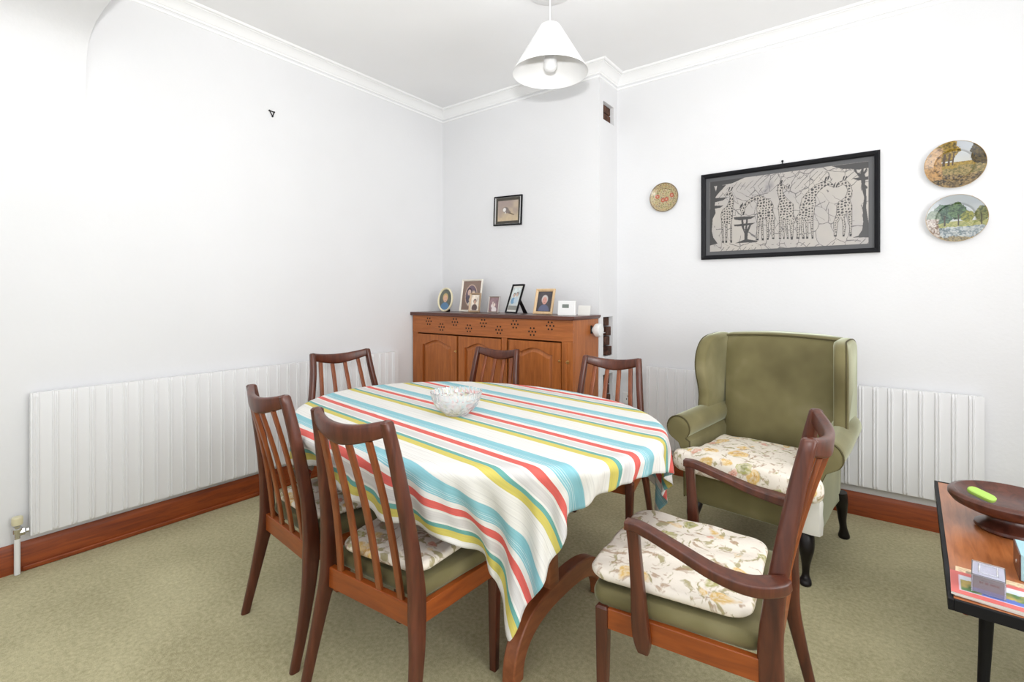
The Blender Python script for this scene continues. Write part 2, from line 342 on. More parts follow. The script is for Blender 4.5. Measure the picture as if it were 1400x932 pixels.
# draped cloth: x, y, z grids in millimetres, written as steps
CLOTH = [
-2042,15,14,14,7,0,-3,-3,2,14,13,4,8,15,12,7,7,12,17,17,16,17,9,4,6,16,18,18,17,11,13,19,19,19,14,15,19,20,13,19,15,20,20,20,20,17,15,17,20,18,17,19,17,19,20,17,19,11,13,19,19,18,18,20,17,12,11,14,18,16,15,17,17,18,20,13,3,2,3,11,12,11,12,8,-1,2,9,17,17,19,21,
-12,-1,1,0,6,5,2,0,-4,-7,2,10,1,-3,-2,-1,-1,-2,-1,-1,1,0,4,1,-1,-3,1,0,1,1,-1,0,0,0,1,0,1,0,1,0,1,0,0,0,0,1,1,0,0,0,1,0,1,0,-1,1,0,0,2,0,0,0,0,0,-1,-1,1,2,0,0,1,0,1,-6,-4,5,0,-3,6,3,-1,1,-1,-6,-1,4,6,-1,0,1,-1,
-13,1,0,0,1,7,5,1,-1,-6,-5,2,5,1,0,0,-1,-2,-3,1,-1,0,2,4,-1,-1,-1,0,0,2,-1,0,0,1,1,0,0,-1,1,0,2,0,-1,1,0,0,1,1,0,1,0,0,0,0,1,0,0,0,2,0,0,-1,1,0,-2,1,1,2,0,0,0,0,-2,-1,0,0,-6,6,5,0,0,1,-6,-4,4,6,0,0,1,-1,-4,
-9,-4,0,1,0,2,6,5,0,-2,-6,-3,1,0,6,1,0,-2,-2,-1,0,0,1,3,1,-2,-1,0,0,1,1,0,0,-1,2,0,0,0,1,0,1,0,0,0,0,1,1,0,0,0,1,0,1,0,0,0,0,1,1,0,0,0,1,-2,0,0,3,0,-1,0,1,0,-4,2,2,-7,0,8,1,-2,3,-5,-5,2,7,2,-1,1,-1,-3,-6,
-1,-8,-3,-1,1,0,4,6,4,-2,-3,-6,0,2,-2,7,0,-1,-3,-2,1,-1,1,2,5,-4,-2,1,0,2,0,-1,0,0,1,0,0,1,1,0,0,1,1,-1,0,0,1,1,0,1,0,0,0,0,0,1,0,2,1,-1,0,1,-1,-1,-1,2,1,1,-1,1,0,-3,0,3,-1,-11,11,3,-1,2,-3,-5,-1,6,4,-1,1,-1,-2,-7,-3,
4,-6,-8,-2,-1,1,1,4,5,3,-2,-4,-5,0,1,2,5,0,-2,-3,-1,1,0,1,2,1,-1,-1,0,0,1,0,0,1,0,1,0,-1,2,1,0,-1,0,0,0,1,1,1,0,0,1,0,1,0,0,0,-2,4,0,0,-1,1,0,-1,0,2,1,-1,0,1,-1,-2,2,1,-5,0,7,-1,0,0,-5,-3,5,6,-1,0,1,-2,-7,-4,0,
7,-3,-7,-7,-2,0,-1,2,6,5,1,-3,-5,-2,0,0,4,3,-2,-1,-2,0,0,-1,3,2,-1,-1,0,1,1,0,0,-1,0,3,0,1,0,0,1,0,1,0,0,0,0,0,0,0,0,1,0,0,0,1,1,1,0,0,0,0,0,-1,1,1,1,-1,2,-1,-3,1,2,0,-10,11,1,0,1,-5,-4,2,7,0,0,1,-2,-7,-3,0,5,
8,0,-4,-8,-6,-3,1,-1,3,6,3,0,-2,-6,0,-1,2,4,1,-2,-1,-1,-1,1,0,5,-2,0,-1,-1,4,1,0,1,0,1,1,0,1,0,0,0,-1,0,0,0,0,0,0,0,0,0,0,2,-1,0,2,0,0,1,0,0,0,-1,2,1,0,0,0,-2,0,2,1,-6,2,5,-1,1,-3,-5,1,7,2,-1,1,-1,-7,-3,-1,6,6,
0,6,2,-4,-8,-6,-3,1,0,3,7,1,-1,-3,-5,1,0,2,5,-3,1,-4,1,0,-1,0,5,0,1,2,1,0,1,0,1,0,-1,0,0,0,0,0,0,0,0,1,0,0,0,0,0,0,0,-1,1,0,0,1,1,0,1,0,-1,2,2,-1,-1,1,-1,-1,1,2,-3,-6,10,0,0,-1,-5,-1,5,4,-1,1,-1,-6,-4,0,5,6,0,
-12,11,6,2,-4,-8,-5,-2,-1,1,3,8,-2,0,-3,-4,0,0,5,2,-3,3,-4,0,2,2,2,2,1,0,0,1,-1,0,0,1,0,0,0,0,0,0,0,0,0,-1,0,0,0,0,0,0,0,0,0,0,0,0,1,1,0,1,1,2,0,0,0,-1,0,0,1,0,-6,7,2,-1,0,-5,-3,5,5,-1,0,0,-5,-4,0,4,6,0,-1,
-15,2,10,8,1,-3,-9,-4,-2,0,1,4,7,-4,3,-6,-2,2,-4,7,-1,-1,2,2,1,3,0,0,0,0,0,0,1,0,0,-1,0,0,0,0,0,0,0,0,0,0,0,1,0,0,0,0,0,0,0,0,0,0,-1,0,1,0,1,2,1,1,-1,0,0,0,2,-3,1,3,0,0,-3,-4,3,5,0,0,0,-4,-4,-1,4,6,0,-1,1,
-15,0,2,8,10,-1,-1,-10,-2,-4,1,0,5,7,-7,6,-7,0,1,-2,4,2,3,1,2,-1,1,0,-1,0,1,-1,0,0,0,0,1,0,0,0,0,0,0,0,0,0,0,-1,0,0,0,0,0,0,0,0,0,0,0,0,1,0,0,0,1,1,2,1,-1,2,-1,-3,5,0,0,-1,-5,1,5,1,0,0,-3,-5,-1,3,7,0,0,0,-3,
-15,0,0,2,6,12,-3,0,-10,0,-4,1,0,5,3,-6,6,-6,2,3,3,3,0,1,-1,0,0,0,1,0,-1,1,0,0,0,0,-1,0,0,0,0,0,0,0,0,0,0,0,0,0,1,0,0,0,0,0,0,0,0,0,-1,0,0,0,0,1,1,2,2,1,-2,2,1,0,-1,-5,1,5,2,-1,-1,-1,-5,-1,2,7,0,0,0,-3,-9,
-11,-3,-1,0,2,5,13,-6,3,-10,1,-5,3,-3,6,1,-3,3,3,3,1,0,0,0,0,1,-1,0,0,0,1,-1,0,0,0,0,0,0,1,0,0,0,0,0,0,0,0,0,0,0,-1,0,0,0,0,0,0,0,0,0,0,1,0,0,0,0,0,0,2,1,3,2,-2,0,-3,-1,4,2,-1,0,-1,-5,-1,1,8,1,-1,0,-4,-8,-4,
0,-10,-4,-1,0,2,3,15,-9,5,-10,3,-6,4,-4,4,4,4,1,1,1,-1,1,-1,0,0,1,-1,0,1,-1,1,0,0,0,0,0,0,-1,0,0,0,0,0,0,0,0,0,0,0,0,1,0,0,0,0,0,0,0,0,0,-1,0,0,0,0,0,0,0,2,2,2,2,-2,-2,5,-1,1,-1,-1,-4,-1,0,9,0,-1,0,-4,-9,-4,0,
6,-4,-9,-6,-2,0,3,0,15,-10,6,-8,3,-5,4,3,4,2,1,0,-1,0,0,0,1,-1,0,1,0,-1,0,0,0,0,0,0,0,0,0,0,1,0,0,0,0,0,0,0,0,0,0,-1,0,0,0,0,0,0,0,0,0,0,1,0,0,0,0,0,0,-1,0,3,2,3,1,-2,3,-4,2,-4,1,-3,9,-1,0,0,-4,-9,-3,3,8,
8,-1,-4,-8,-6,-4,0,4,-2,14,-9,5,-6,3,3,4,2,0,-1,0,0,1,-1,1,-1,1,-1,0,0,0,1,0,0,0,0,0,0,0,0,0,-1,0,0,0,0,0,0,0,0,0,0,0,1,0,0,0,0,0,0,0,0,0,-1,0,0,0,0,0,0,0,1,-1,2,2,5,1,-3,2,-5,2,-5,10,-1,1,-1,-5,-9,-1,6,6,4,
4,4,0,-4,-8,-4,-6,0,5,-5,11,-7,4,4,4,1,-1,0,1,-1,1,-1,1,-1,0,0,1,-1,1,0,-1,0,0,0,0,0,0,0,0,0,0,0,1,0,0,0,0,0,0,0,0,0,-1,0,0,0,0,0,0,0,0,0,0,0,0,1,0,0,-1,1,-1,0,0,1,2,5,1,-4,2,-4,8,-1,1,-2,-4,-7,0,5,5,3,0,
-11,8,7,4,-2,-10,0,-8,-2,7,-6,7,4,4,0,1,0,-1,0,1,-1,0,0,0,1,-1,0,1,-1,0,1,0,0,0,0,0,0,0,0,0,0,0,-1,0,0,0,0,0,0,0,0,0,0,0,1,0,0,0,0,0,0,0,0,0,0,-1,0,0,1,-1,0,0,0,0,1,1,4,3,-4,5,-2,1,-3,-2,-9,0,7,3,2,-1,-1,
-17,2,7,7,5,2,-12,5,-7,-4,5,4,5,1,0,-1,0,1,-1,0,0,1,-1,1,-1,1,-1,0,0,1,-1,0,0,0,0,0,0,0,0,0,0,0,0,1,0,0,0,0,0,0,0,0,0,0,-1,0,0,0,0,0,0,0,0,0,0,0,0,0,0,0,1,0,-1,0,0,1,2,5,3,-3,3,-5,0,-10,3,7,0,2,-1,-1,-2,
-17,0,0,4,8,6,4,-13,6,-4,3,4,1,0,0,1,-1,0,1,-1,1,-1,0,0,0,0,1,0,0,-1,1,0,0,0,0,0,0,0,0,0,0,0,0,-1,0,0,0,0,0,0,0,0,0,0,0,0,0,1,0,0,0,0,0,0,0,0,0,0,-1,1,-1,0,1,-1,0,-1,1,2,6,3,-5,2,-9,5,6,-3,2,0,-2,-4,-8,
-8,-5,-3,0,0,7,5,6,-11,5,4,3,0,0,0,-1,1,-1,0,0,0,0,1,-1,1,-1,0,0,0,0,0,0,0,0,0,0,0,0,0,0,0,0,0,0,0,1,0,0,0,0,0,0,0,0,0,0,0,-1,0,0,0,0,0,0,0,0,0,0,1,-1,0,0,0,1,-1,1,-1,0,3,4,3,-7,5,3,-4,4,-1,-3,-5,-8,-7,
7,-7,-7,-5,-1,-3,6,-1,5,5,4,0,0,-1,0,0,0,1,-1,1,-1,1,-1,0,0,1,-1,0,0,1,-1,0,1,0,0,0,0,0,0,0,0,0,0,0,0,-1,0,0,0,0,0,0,0,0,0,0,0,0,0,0,0,1,0,0,0,0,0,-1,0,0,0,0,0,0,0,0,0,0,0,3,5,4,0,-4,5,-2,-3,-7,-9,-5,-1,
10,0,-2,-8,-8,-2,-4,6,6,4,0,0,0,0,1,0,-1,0,1,-1,1,-1,0,1,-1,0,1,0,0,-1,1,0,-1,0,0,0,0,0,0,0,0,0,0,0,0,0,0,1,0,0,0,0,0,0,0,0,0,0,0,0,0,-1,0,0,0,0,0,1,-1,1,0,0,-1,0,1,-1,1,-1,0,1,3,6,-1,5,-4,-2,-9,-7,-2,0,2,
0,4,2,2,-2,-9,1,-3,6,2,0,0,-1,1,-1,0,1,-1,0,0,0,0,1,-1,1,-1,0,0,0,1,-1,0,1,0,0,0,0,0,0,0,0,0,0,0,0,0,0,-1,0,0,0,0,0,0,0,0,0,0,0,0,0,0,0,0,0,1,-1,0,1,-1,0,0,1,-1,0,0,0,0,0,0,1,5,6,-3,1,-9,-2,2,3,4,4,
-15,3,5,5,3,4,-11,5,3,0,0,0,1,-1,0,0,0,1,-1,1,-1,0,0,0,0,1,-1,0,1,-1,1,0,-1,0,0,0,0,0,0,0,0,0,0,0,0,0,0,0,0,0,1,0,0,0,0,0,0,0,0,0,0,0,0,0,0,-1,1,0,-1,0,0,0,0,0,0,0,0,1,-1,0,0,2,5,4,-9,2,3,2,4,4,1,
-15,0,0,2,5,-1,5,5,2,0,0,0,-1,1,0,0,-1,0,1,-1,0,1,-1,1,-1,0,1,0,-1,1,-1,0,0,0,1,0,0,0,0,0,0,0,0,0,0,0,0,0,0,0,-1,0,0,0,0,0,0,0,0,0,0,0,0,0,0,0,0,0,0,0,1,-1,0,1,-1,1,-1,0,0,0,0,0,4,4,2,2,0,4,2,-1,0,
-4,-4,-2,-1,-1,5,6,3,0,0,0,0,1,-1,0,0,1,-1,0,0,1,-1,0,0,1,-1,0,0,0,0,1,0,0,0,-1,0,0,0,0,0,0,0,0,0,0,0,0,0,0,0,0,0,0,0,1,0,0,0,0,0,0,0,0,0,0,0,0,-1,1,0,-1,1,-1,0,0,0,0,0,1,-1,0,0,1,4,8,-2,6,0,-1,-2,-6,
10,-3,-3,-5,-3,1,4,2,0,0,0,0,-1,1,0,0,-1,1,-1,1,-1,0,1,-1,0,1,-1,1,0,-1,0,0,0,0,1,0,0,0,0,0,0,0,0,0,0,0,0,0,0,0,0,0,0,0,-1,0,0,0,0,0,0,0,0,0,0,0,0,1,-1,0,0,0,1,-1,1,-1,1,-1,0,1,0,0,-1,3,6,7,-1,-3,-5,-6,-4,
11,2,-1,-1,-3,-9,3,0,0,0,0,0,1,-1,0,0,0,0,0,0,0,1,-1,1,-1,0,1,-1,0,1,0,0,0,0,-1,0,0,0,0,0,0,0,0,0,0,0,0,0,0,0,0,0,0,0,0,0,0,0,1,0,0,0,0,0,0,0,-1,0,0,0,0,0,0,0,0,1,-1,1,-1,0,0,0,0,1,4,4,-6,0,-5,-1,1,
-9,3,-1,1,0,6,2,1,0,0,0,0,-1,0,0,0,1,-1,1,-1,1,-1,0,0,0,0,0,0,1,-1,0,0,0,0,0,0,0,1,0,0,0,0,0,0,0,0,0,0,0,0,0,0,0,0,0,0,0,0,-1,0,0,0,0,0,0,0,1,-1,1,0,0,-1,0,1,-1,0,0,0,1,-1,0,0,0,0,3,4,-3,-4,4,4,3,
-12,2,6,1,-1,5,1,0,0,0,0,0,1,0,0,-1,0,1,-1,0,0,0,1,-1,1,0,0,0,-1,1,0,0,0,0,0,0,0,-1,0,0,0,0,0,0,0,0,0,0,0,0,0,0,0,0,0,0,0,0,0,0,0,0,0,1,0,0,-1,1,-1,0,0,1,-1,0,0,0,1,-1,0,1,-1,0,1,-1,1,3,8,0,4,2,0,
-2,-3,-3,1,5,3,2,0,0,0,0,-1,0,0,0,1,-1,0,0,1,-1,1,-1,1,-1,0,0,0,1,-1,0,0,0,0,0,0,0,0,1,0,0,0,0,0,0,0,0,0,0,0,0,0,0,0,0,0,0,0,0,0,0,0,0,-1,0,0,1,-1,0,0,0,0,1,-1,1,-1,0,0,0,0,1,0,-1,1,0,3,7,5,-2,-2,0,
4,1,2,0,-5,0,0,0,0,0,0,1,-1,0,0,0,1,-1,1,-1,0,0,0,0,0,0,0,1,-1,1,0,0,0,0,0,0,0,0,-1,0,0,0,0,0,0,0,0,0,0,0,0,0,0,0,0,0,0,0,0,0,0,0,0,0,0,0,0,0,1,0,0,-1,0,0,0,1,-1,1,-1,0,0,0,0,0,0,1,4,-4,-2,-2,-1,
9,-2,-2,-2,-2,2,0,0,0,0,0,-1,1,0,0,-1,0,1,-1,0,1,-1,1,-1,1,0,0,-1,0,0,0,0,0,0,0,0,0,0,0,0,1,-1,1,0,0,0,0,0,0,0,0,0,0,0,0,0,0,0,0,0,0,0,0,0,0,0,-1,1,-1,0,0,1,-1,1,-1,0,0,0,1,-1,0,0,1,-1,0,1,3,0,2,3,1,
1,0,0,0,1,0,0,0,0,0,0,1,-1,0,0,1,-1,0,0,1,-1,0,0,0,0,0,0,0,1,0,0,0,0,0,0,0,0,0,0,0,-1,1,-1,0,0,0,0,0,0,0,0,0,0,0,0,0,0,0,0,0,0,0,0,0,0,0,1,-1,0,0,0,0,0,0,0,0,1,-1,0,1,0,0,-1,1,0,0,2,10,3,1,3,
-11,1,2,3,6,1,1,0,0,0,0,-1,0,1,-1,0,1,-1,1,-1,0,1,-1,1,0,-1,0,1,-1,0,0,0,0,0,0,0,0,0,0,0,0,0,0,0,0,0,1,0,-1,1,0,0,0,0,0,0,0,0,0,0,0,0,0,0,0,0,-1,1,0,0,-1,0,1,-1,1,-1,0,0,0,0,0,0,1,-1,0,0,1,-2,2,-5,-2,
-2,0,-2,2,7,-2,-1,0,0,0,0,1,0,-1,1,-1,0,0,0,0,1,-1,0,0,0,1,0,-1,1,0,0,0,0,0,0,0,0,0,0,0,0,0,0,0,0,0,-1,0,1,-1,0,0,0,0,0,0,0,0,0,0,0,0,0,0,0,0,1,-1,0,0,1,-1,0,1,-1,1,-1,1,0,-1,0,1,-1,1,0,0,0,5,-9,2,-2,
10,2,2,-2,-10,1,0,0,0,0,-1,0,0,0,0,1,-1,1,-1,0,0,0,1,-1,0,0,0,1,-1,0,0,0,0,0,0,0,0,0,0,0,0,0,0,0,0,0,0,0,0,0,0,0,0,0,0,1,0,0,0,0,0,0,0,0,0,-1,0,0,0,0,0,1,-1,0,0,0,0,0,0,1,0,-1,0,0,0,0,1,2,1,2,2,
16,-3,-2,-3,-1,-5,0,0,0,0,1,-1,1,0,-1,0,1,-1,0,1,-1,1,-1,1,-1,0,1,-1,1,0,0,0,0,0,0,0,0,0,0,0,0,0,0,0,0,0,0,0,0,0,0,0,0,0,0,-1,0,0,0,0,0,0,0,0,0,1,-1,1,0,0,-1,0,1,-1,1,-1,1,-1,0,0,0,0,1,0,-1,0,1,2,7,2,2,
7,0,0,0,-1,-2,-2,1,0,0,-1,1,-1,0,1,-1,0,0,1,-1,0,0,0,0,1,0,-1,0,0,0,0,0,0,0,0,0,0,0,0,0,0,0,0,0,0,0,0,0,0,0,0,0,0,0,0,0,0,0,0,0,1,0,0,0,0,-1,1,-1,0,0,1,-1,0,0,0,0,0,1,-1,0,0,1,-1,0,1,0,-1,-1,-5,-1,0,
1,1,2,2,3,-6,0,-1,0,0,1,-1,0,0,0,1,-1,0,0,0,1,-1,1,-1,0,0,0,1,0,0,0,0,0,0,0,0,0,0,0,0,0,0,0,0,0,0,0,0,0,0,0,0,0,0,0,0,0,0,0,0,-1,0,0,0,0,1,-1,0,0,0,0,1,-1,1,-1,1,-1,0,1,0,0,-1,1,-1,0,0,1,-1,1,-1,-2,
-12,1,1,2,4,9,-2,0,0,0,-1,0,1,-1,0,0,0,1,-1,0,0,0,0,1,-1,0,1,-1,0,0,0,0,0,0,0,0,0,0,0,0,0,0,0,0,0,0,0,0,0,0,0,0,0,0,0,0,0,0,0,0,0,0,0,1,-1,0,1,0,0,0,-1,0,0,0,0,0,1,-1,0,0,0,1,-1,1,0,0,-1,1,0,1,1,
-2,3,3,2,2,-2,-3,-1,0,0,1,0,-1,1,-1,0,1,-1,0,1,-1,1,-1,0,1,0,-1,1,-1,0,0,0,1,0,0,0,0,0,0,0,0,0,0,0,0,0,0,0,0,0,0,0,0,0,0,0,0,0,0,0,0,0,0,-1,1,0,-1,0,0,0,1,-1,1,-1,1,-1,0,1,-1,0,1,-1,1,-1,0,0,0,-4,12,2,2,
14,1,0,1,-1,-6,-5,-2,0,0,0,0,0,0,1,-1,0,0,1,-1,0,0,0,0,0,0,0,0,1,0,0,0,-1,0,0,0,0,0,0,0,0,0,0,0,0,0,0,0,0,0,0,0,0,0,0,0,0,0,0,0,0,0,0,0,0,0,0,0,0,0,0,0,0,1,-1,1,-1,0,1,0,-1,0,0,1,0,0,-1,4,-4,5,4,
17,-1,0,-2,-5,1,-4,-3,0,0,-1,0,1,-1,0,1,-1,0,0,0,1,-1,1,-1,0,0,1,-1,0,0,0,0,0,0,0,0,1,0,0,0,0,0,0,0,0,0,0,0,0,0,0,0,0,0,0,0,0,0,0,0,0,0,0,0,0,-1,1,0,0,0,-1,1,-1,0,0,0,1,-1,0,0,0,1,-1,0,0,1,-2,-10,-5,-2,-1,
16,-1,-3,-1,1,0,-5,-4,-1,0,1,0,-1,1,-1,0,0,1,-1,0,0,0,0,1,0,0,-1,1,0,0,0,0,0,0,0,0,-1,0,0,0,0,0,0,0,0,0,0,0,0,0,0,0,0,0,0,0,0,0,0,0,0,0,0,0,0,1,-1,0,0,0,1,-1,1,-1,1,-1,0,1,0,0,0,-1,1,0,0,-1,-2,-1,-2,-3,-3,
13,-3,-3,-3,-2,-3,11,-4,-4,0,0,0,0,0,1,-1,1,-1,0,1,-1,1,-1,0,0,0,1,-1,0,0,0,0,0,0,0,0,0,0,0,0,0,0,1,0,0,0,0,0,0,0,0,0,0,0,0,0,0,0,0,0,0,0,0,0,0,-1,0,1,-1,0,0,0,0,1,-1,1,-1,0,0,0,0,1,-1,0,0,0,-4,-1,3,1,1,
-2,-2,-2,1,4,8,-1,2,-4,-1,-1,0,0,0,0,0,0,0,1,-1,0,0,1,-1,0,0,0,1,0,0,0,0,0,0,0,0,0,0,0,0,0,0,-1,0,0,0,0,0,0,0,0,0,0,0,0,0,0,0,0,0,0,0,0,0,0,1,0,-1,1,0,-1,1,-1,0,0,0,1,-1,0,0,1,-1,1,0,0,-2,-3,5,2,2,2,
-7,2,6,6,5,3,1,-6,-5,-3,0,1,0,-1,0,1,-1,0,0,0,1,-1,0,1,0,0,-1,0,0,0,0,0,0,0,0,0,0,0,0,0,0,0,0,0,0,1,0,0,0,0,0,0,0,0,0,0,0,0,0,0,0,0,0,0,0,-1,0,0,0,0,1,-1,1,-1,1,-1,0,1,0,0,-1,1,-1,0,0,-2,-8,-3,-1,0,0,
2,7,4,3,1,-1,-4,2,-5,-5,-1,-1,0,1,-1,0,0,1,-1,0,0,0,0,0,0,0,1,-1,0,1,0,0,0,0,0,0,0,0,0,0,0,0,0,0,0,-1,0,0,0,0,0,0,0,0,0,0,0,0,0,0,0,0,0,0,0,0,1,0,-1,0,0,0,0,0,0,1,-1,0,0,0,1,-1,1,0,-1,-6,9,-3,-3,-4,-3,
16,1,1,-1,-3,-5,-3,-4,9,-5,-4,0,0,0,1,-1,0,0,0,1,-1,1,-1,0,0,0,0,1,0,-1,0,0,0,0,0,0,0,0,0,0,0,0,0,0,0,0,0,0,0,1,0,0,0,0,0,0,0,0,0,0,0,0,0,0,-1,1,-1,0,1,0,-1,1,-1,1,-1,0,1,-1,0,1,-1,1,-1,1,-3,-2,-2,8,4,1,-1,
17,0,-2,-5,-5,-4,0,10,-3,3,-6,-3,0,0,0,0,1,-1,0,0,0,0,1,-1,1,0,-1,0,0,0,0,1,0,0,0,0,0,0,0,0,0,0,0,0,0,0,0,0,0,-1,0,0,0,0,0,0,0,0,0,0,0,0,0,0,1,-1,0,0,0,0,0,0,1,-1,1,-1,0,1,0,-1,0,0,1,-2,-5,-9,3,2,5,6,5,
16,-5,-6,-4,-3,5,7,-1,4,1,-5,-5,-2,0,0,0,0,0,1,-1,1,-1,0,1,-1,0,1,0,0,0,0,-1,0,0,0,0,0,0,0,0,0,0,0,0,0,0,0,0,0,0,0,1,0,0,0,0,0,0,0,0,0,0,0,0,-1,1,0,0,-1,0,1,-1,0,0,0,1,-1,0,0,0,1,0,0,-4,-5,-2,-7,-1,1,3,4,
4,-4,-3,1,8,5,2,2,-1,-7,5,-4,-4,-2,0,1,-1,1,-1,0,0,0,0,0,0,1,-1,0,0,0,0,0,0,0,0,0,1,0,0,0,0,0,0,0,0,0,0,0,0,0,0,-1,0,0,0,0,0,0,0,0,0,0,0,0,1,-1,0,0,1,0,-1,1,-1,1,-1,0,1,0,0,0,-1,0,-2,-4,-6,10,-6,-6,-4,-1,0,
-4,0,5,7,5,2,0,-1,-7,4,-5,4,-4,-3,-1,0,0,0,0,1,-1,1,-1,0,1,-1,1,0,0,0,0,0,0,0,0,0,-1,0,0,0,0,0,0,0,0,0,0,0,0,0,0,0,0,0,1,0,0,0,0,0,0,0,0,0,-1,0,0,0,0,0,0,0,0,0,1,-1,0,0,0,0,1,-2,-3,-2,1,-6,10,-6,-5,-5,-1,
-1,6,7,3,0,1,-3,-6,1,-6,8,1,0,-5,-3,-1,0,0,0,0,0,0,1,0,-1,0,0,0,0,0,0,0,0,0,0,0,0,0,0,1,0,0,0,0,0,0,0,0,0,0,0,0,0,0,-1,0,0,0,0,0,0,0,0,0,0,1,0,0,-1,0,1,-1,1,-1,0,1,-1,0,0,1,-1,-3,-6,-2,10,1,-9,9,-4,-4,-7,
9,5,1,1,0,-5,-6,-2,-3,10,2,-2,3,-2,-5,-4,0,0,0,0,0,0,0,0,0,1,-1,1,0,0,0,0,0,0,0,0,0,0,0,-1,0,0,0,0,0,0,0,0,0,0,0,0,0,0,0,1,0,0,0,0,0,0,0,-1,1,-1,0,0,1,-1,0,1,-1,1,-1,0,1,0,0,-1,-2,-5,-8,5,-1,8,7,-9,3,0,0,
15,0,1,-2,-6,-6,-2,0,11,2,-2,2,-6,4,-1,-3,-4,-1,0,0,1,-1,0,0,1,-1,1,-1,0,0,0,0,0,0,0,0,0,0,0,0,1,0,0,0,0,0,0,0,0,0,0,0,0,0,0,-1,0,0,0,0,0,0,0,1,-1,0,0,0,0,1,-1,0,0,0,1,-1,0,0,0,-2,-5,-5,7,-12,2,1,7,13,0,-1,-2,
15,1,-3,-7,-5,-2,3,10,0,0,1,-7,5,-5,2,1,-2,-4,0,-1,0,1,0,0,-1,1,-1,0,1,0,0,0,0,0,0,0,0,0,0,0,-1,0,0,0,0,0,0,0,0,0,0,0,0,0,0,0,0,1,0,0,0,0,0,-1,1,0,0,0,-1,0,1,-1,1,-1,0,1,0,0,-3,-4,-3,5,-7,6,-12,0,1,4,11,6,0,
16,-5,-8,-5,-1,6,9,1,0,0,-7,5,-7,4,1,2,-1,-2,-4,-1,-1,0,0,0,0,0,1,0,-1,0,0,0,0,0,0,0,0,0,0,0,0,0,0,1,0,0,0,0,0,0,0,0,0,0,0,0,0,-1,0,0,0,0,0,1,-1,0,0,0,1,-1,0,0,0,1,-1,0,0,-3,-3,-5,-2,3,10,-8,2,-9,-2,0,3,7,9,
8,-8,-3,1,6,8,1,0,0,-7,3,-6,5,2,2,-2,2,-2,-2,-3,-2,-1,0,0,1,-1,0,0,0,0,1,0,0,0,0,0,0,0,0,0,0,0,0,-1,0,0,0,0,0,0,0,0,0,0,0,0,0,0,1,0,0,0,-1,0,0,1,-1,0,0,1,-1,1,-1,0,1,-1,-3,-4,-5,-2,4,-4,2,13,-4,-2,-9,-3,-1,1,6,
-3,-1,2,7,8,0,0,0,-6,1,-5,3,3,2,-1,2,-4,-1,1,0,-2,-2,-1,0,-1,1,0,0,0,0,-1,0,0,0,0,0,0,0,0,0,0,0,0,0,0,1,0,0,0,0,0,0,0,0,0,0,0,0,-1,0,0,0,1,-1,1,-1,1,0,-1,0,0,0,1,-1,-1,-2,-4,-3,4,-1,-7,3,-3,3,13,-1,-4,-9,-5,0,-1,
-4,3,7,7,0,0,0,-6,0,-5,3,5,1,0,1,-4,-2,1,1,0,1,-2,-3,-1,0,-1,0,0,0,0,0,1,0,0,0,0,0,0,0,0,0,0,0,0,0,-1,0,0,0,0,0,0,0,0,0,0,0,0,0,0,0,0,0,1,-1,0,0,0,1,-1,1,-1,-1,0,-4,-4,-4,5,-2,7,-3,-9,2,-2,3,12,2,-3,-9,-7,0,
0,7,6,0,0,0,-5,-3,-4,3,5,2,1,0,-3,-4,1,3,-1,1,0,2,-3,-2,-2,-1,0,0,0,0,0,-1,0,0,0,0,0,0,0,0,0,0,0,0,0,0,0,0,0,1,0,0,0,0,0,0,0,0,0,0,0,0,0,-1,0,0,0,0,0,1,-1,0,-2,-5,-2,1,-2,-3,5,-2,9,-4,-9,0,-1,3,12,4,-3,-8,-9,
8,6,-1,0,0,-5,-4,-2,2,5,3,0,0,-2,-4,-1,2,0,3,0,1,-6,4,-1,-1,-1,-2,-1,-1,0,0,1,0,0,0,0,0,0,0,0,0,0,0,0,0,0,0,0,0,-1,0,0,0,0,0,0,0,0,0,0,0,0,0,1,0,0,0,0,-1,-1,-1,-4,-3,-2,4,-1,2,-6,-2,5,1,7,-4,-9,-1,0,2,12,6,-2,-7,
14,-2,1,0,-5,-5,-2,2,5,4,0,-1,0,-5,-3,3,2,2,0,1,-3,-1,0,0,0,1,-1,-2,-1,-1,0,-1,0,0,0,0,0,0,0,0,0,0,0,0,0,0,0,0,0,0,1,0,-1,1,0,0,0,0,0,0,0,0,-1,0,0,0,0,-1,-1,-3,-1,-5,1,-1,0,3,2,-1,-5,-1,4,4,4,-5,-8,-1,0,1,12,7,0,
12,1,0,-5,-5,-1,1,4,5,-1,0,1,-5,-4,2,2,3,0,0,-1,-4,2,-1,1,2,0,0,-3,1,-1,-2,-1,0,0,-1,1,0,0,0,0,0,0,0,0,0,0,0,0,0,0,-1,0,1,-1,0,0,0,0,0,0,0,0,1,-1,0,-1,-2,-2,-1,-3,-1,7,-8,1,-2,1,5,2,-6,-4,0,5,6,3,-7,-7,-1,0,1,11,7,
13,-1,-4,-5,-2,1,5,5,-1,1,0,-3,-6,1,2,4,0,0,0,-3,-1,1,0,2,0,-1,-3,1,0,0,1,-2,-1,-1,0,-1,0,0,0,0,0,0,0,0,0,0,0,0,0,0,0,0,0,1,0,0,0,0,0,0,0,-1,-1,-1,-1,-1,-2,-3,1,2,-3,1,6,-7,-2,0,1,5,0,-6,-2,0,6,6,1,-8,-6,-1,0,1,10,
12,-3,-6,-2,1,4,5,0,0,0,-1,-6,-1,1,5,1,-1,1,-1,-4,1,1,2,-1,0,0,-2,1,0,0,-1,-1,1,0,-2,0,-1,0,0,-1,0,1,0,0,0,0,0,0,0,0,0,0,0,-1,0,0,0,0,-1,0,-1,-1,-1,-2,-2,1,-2,0,0,3,-3,-1,5,3,-8,-1,-1,5,5,-4,-7,0,-1,7,7,-1,-7,-6,-1,0,1,
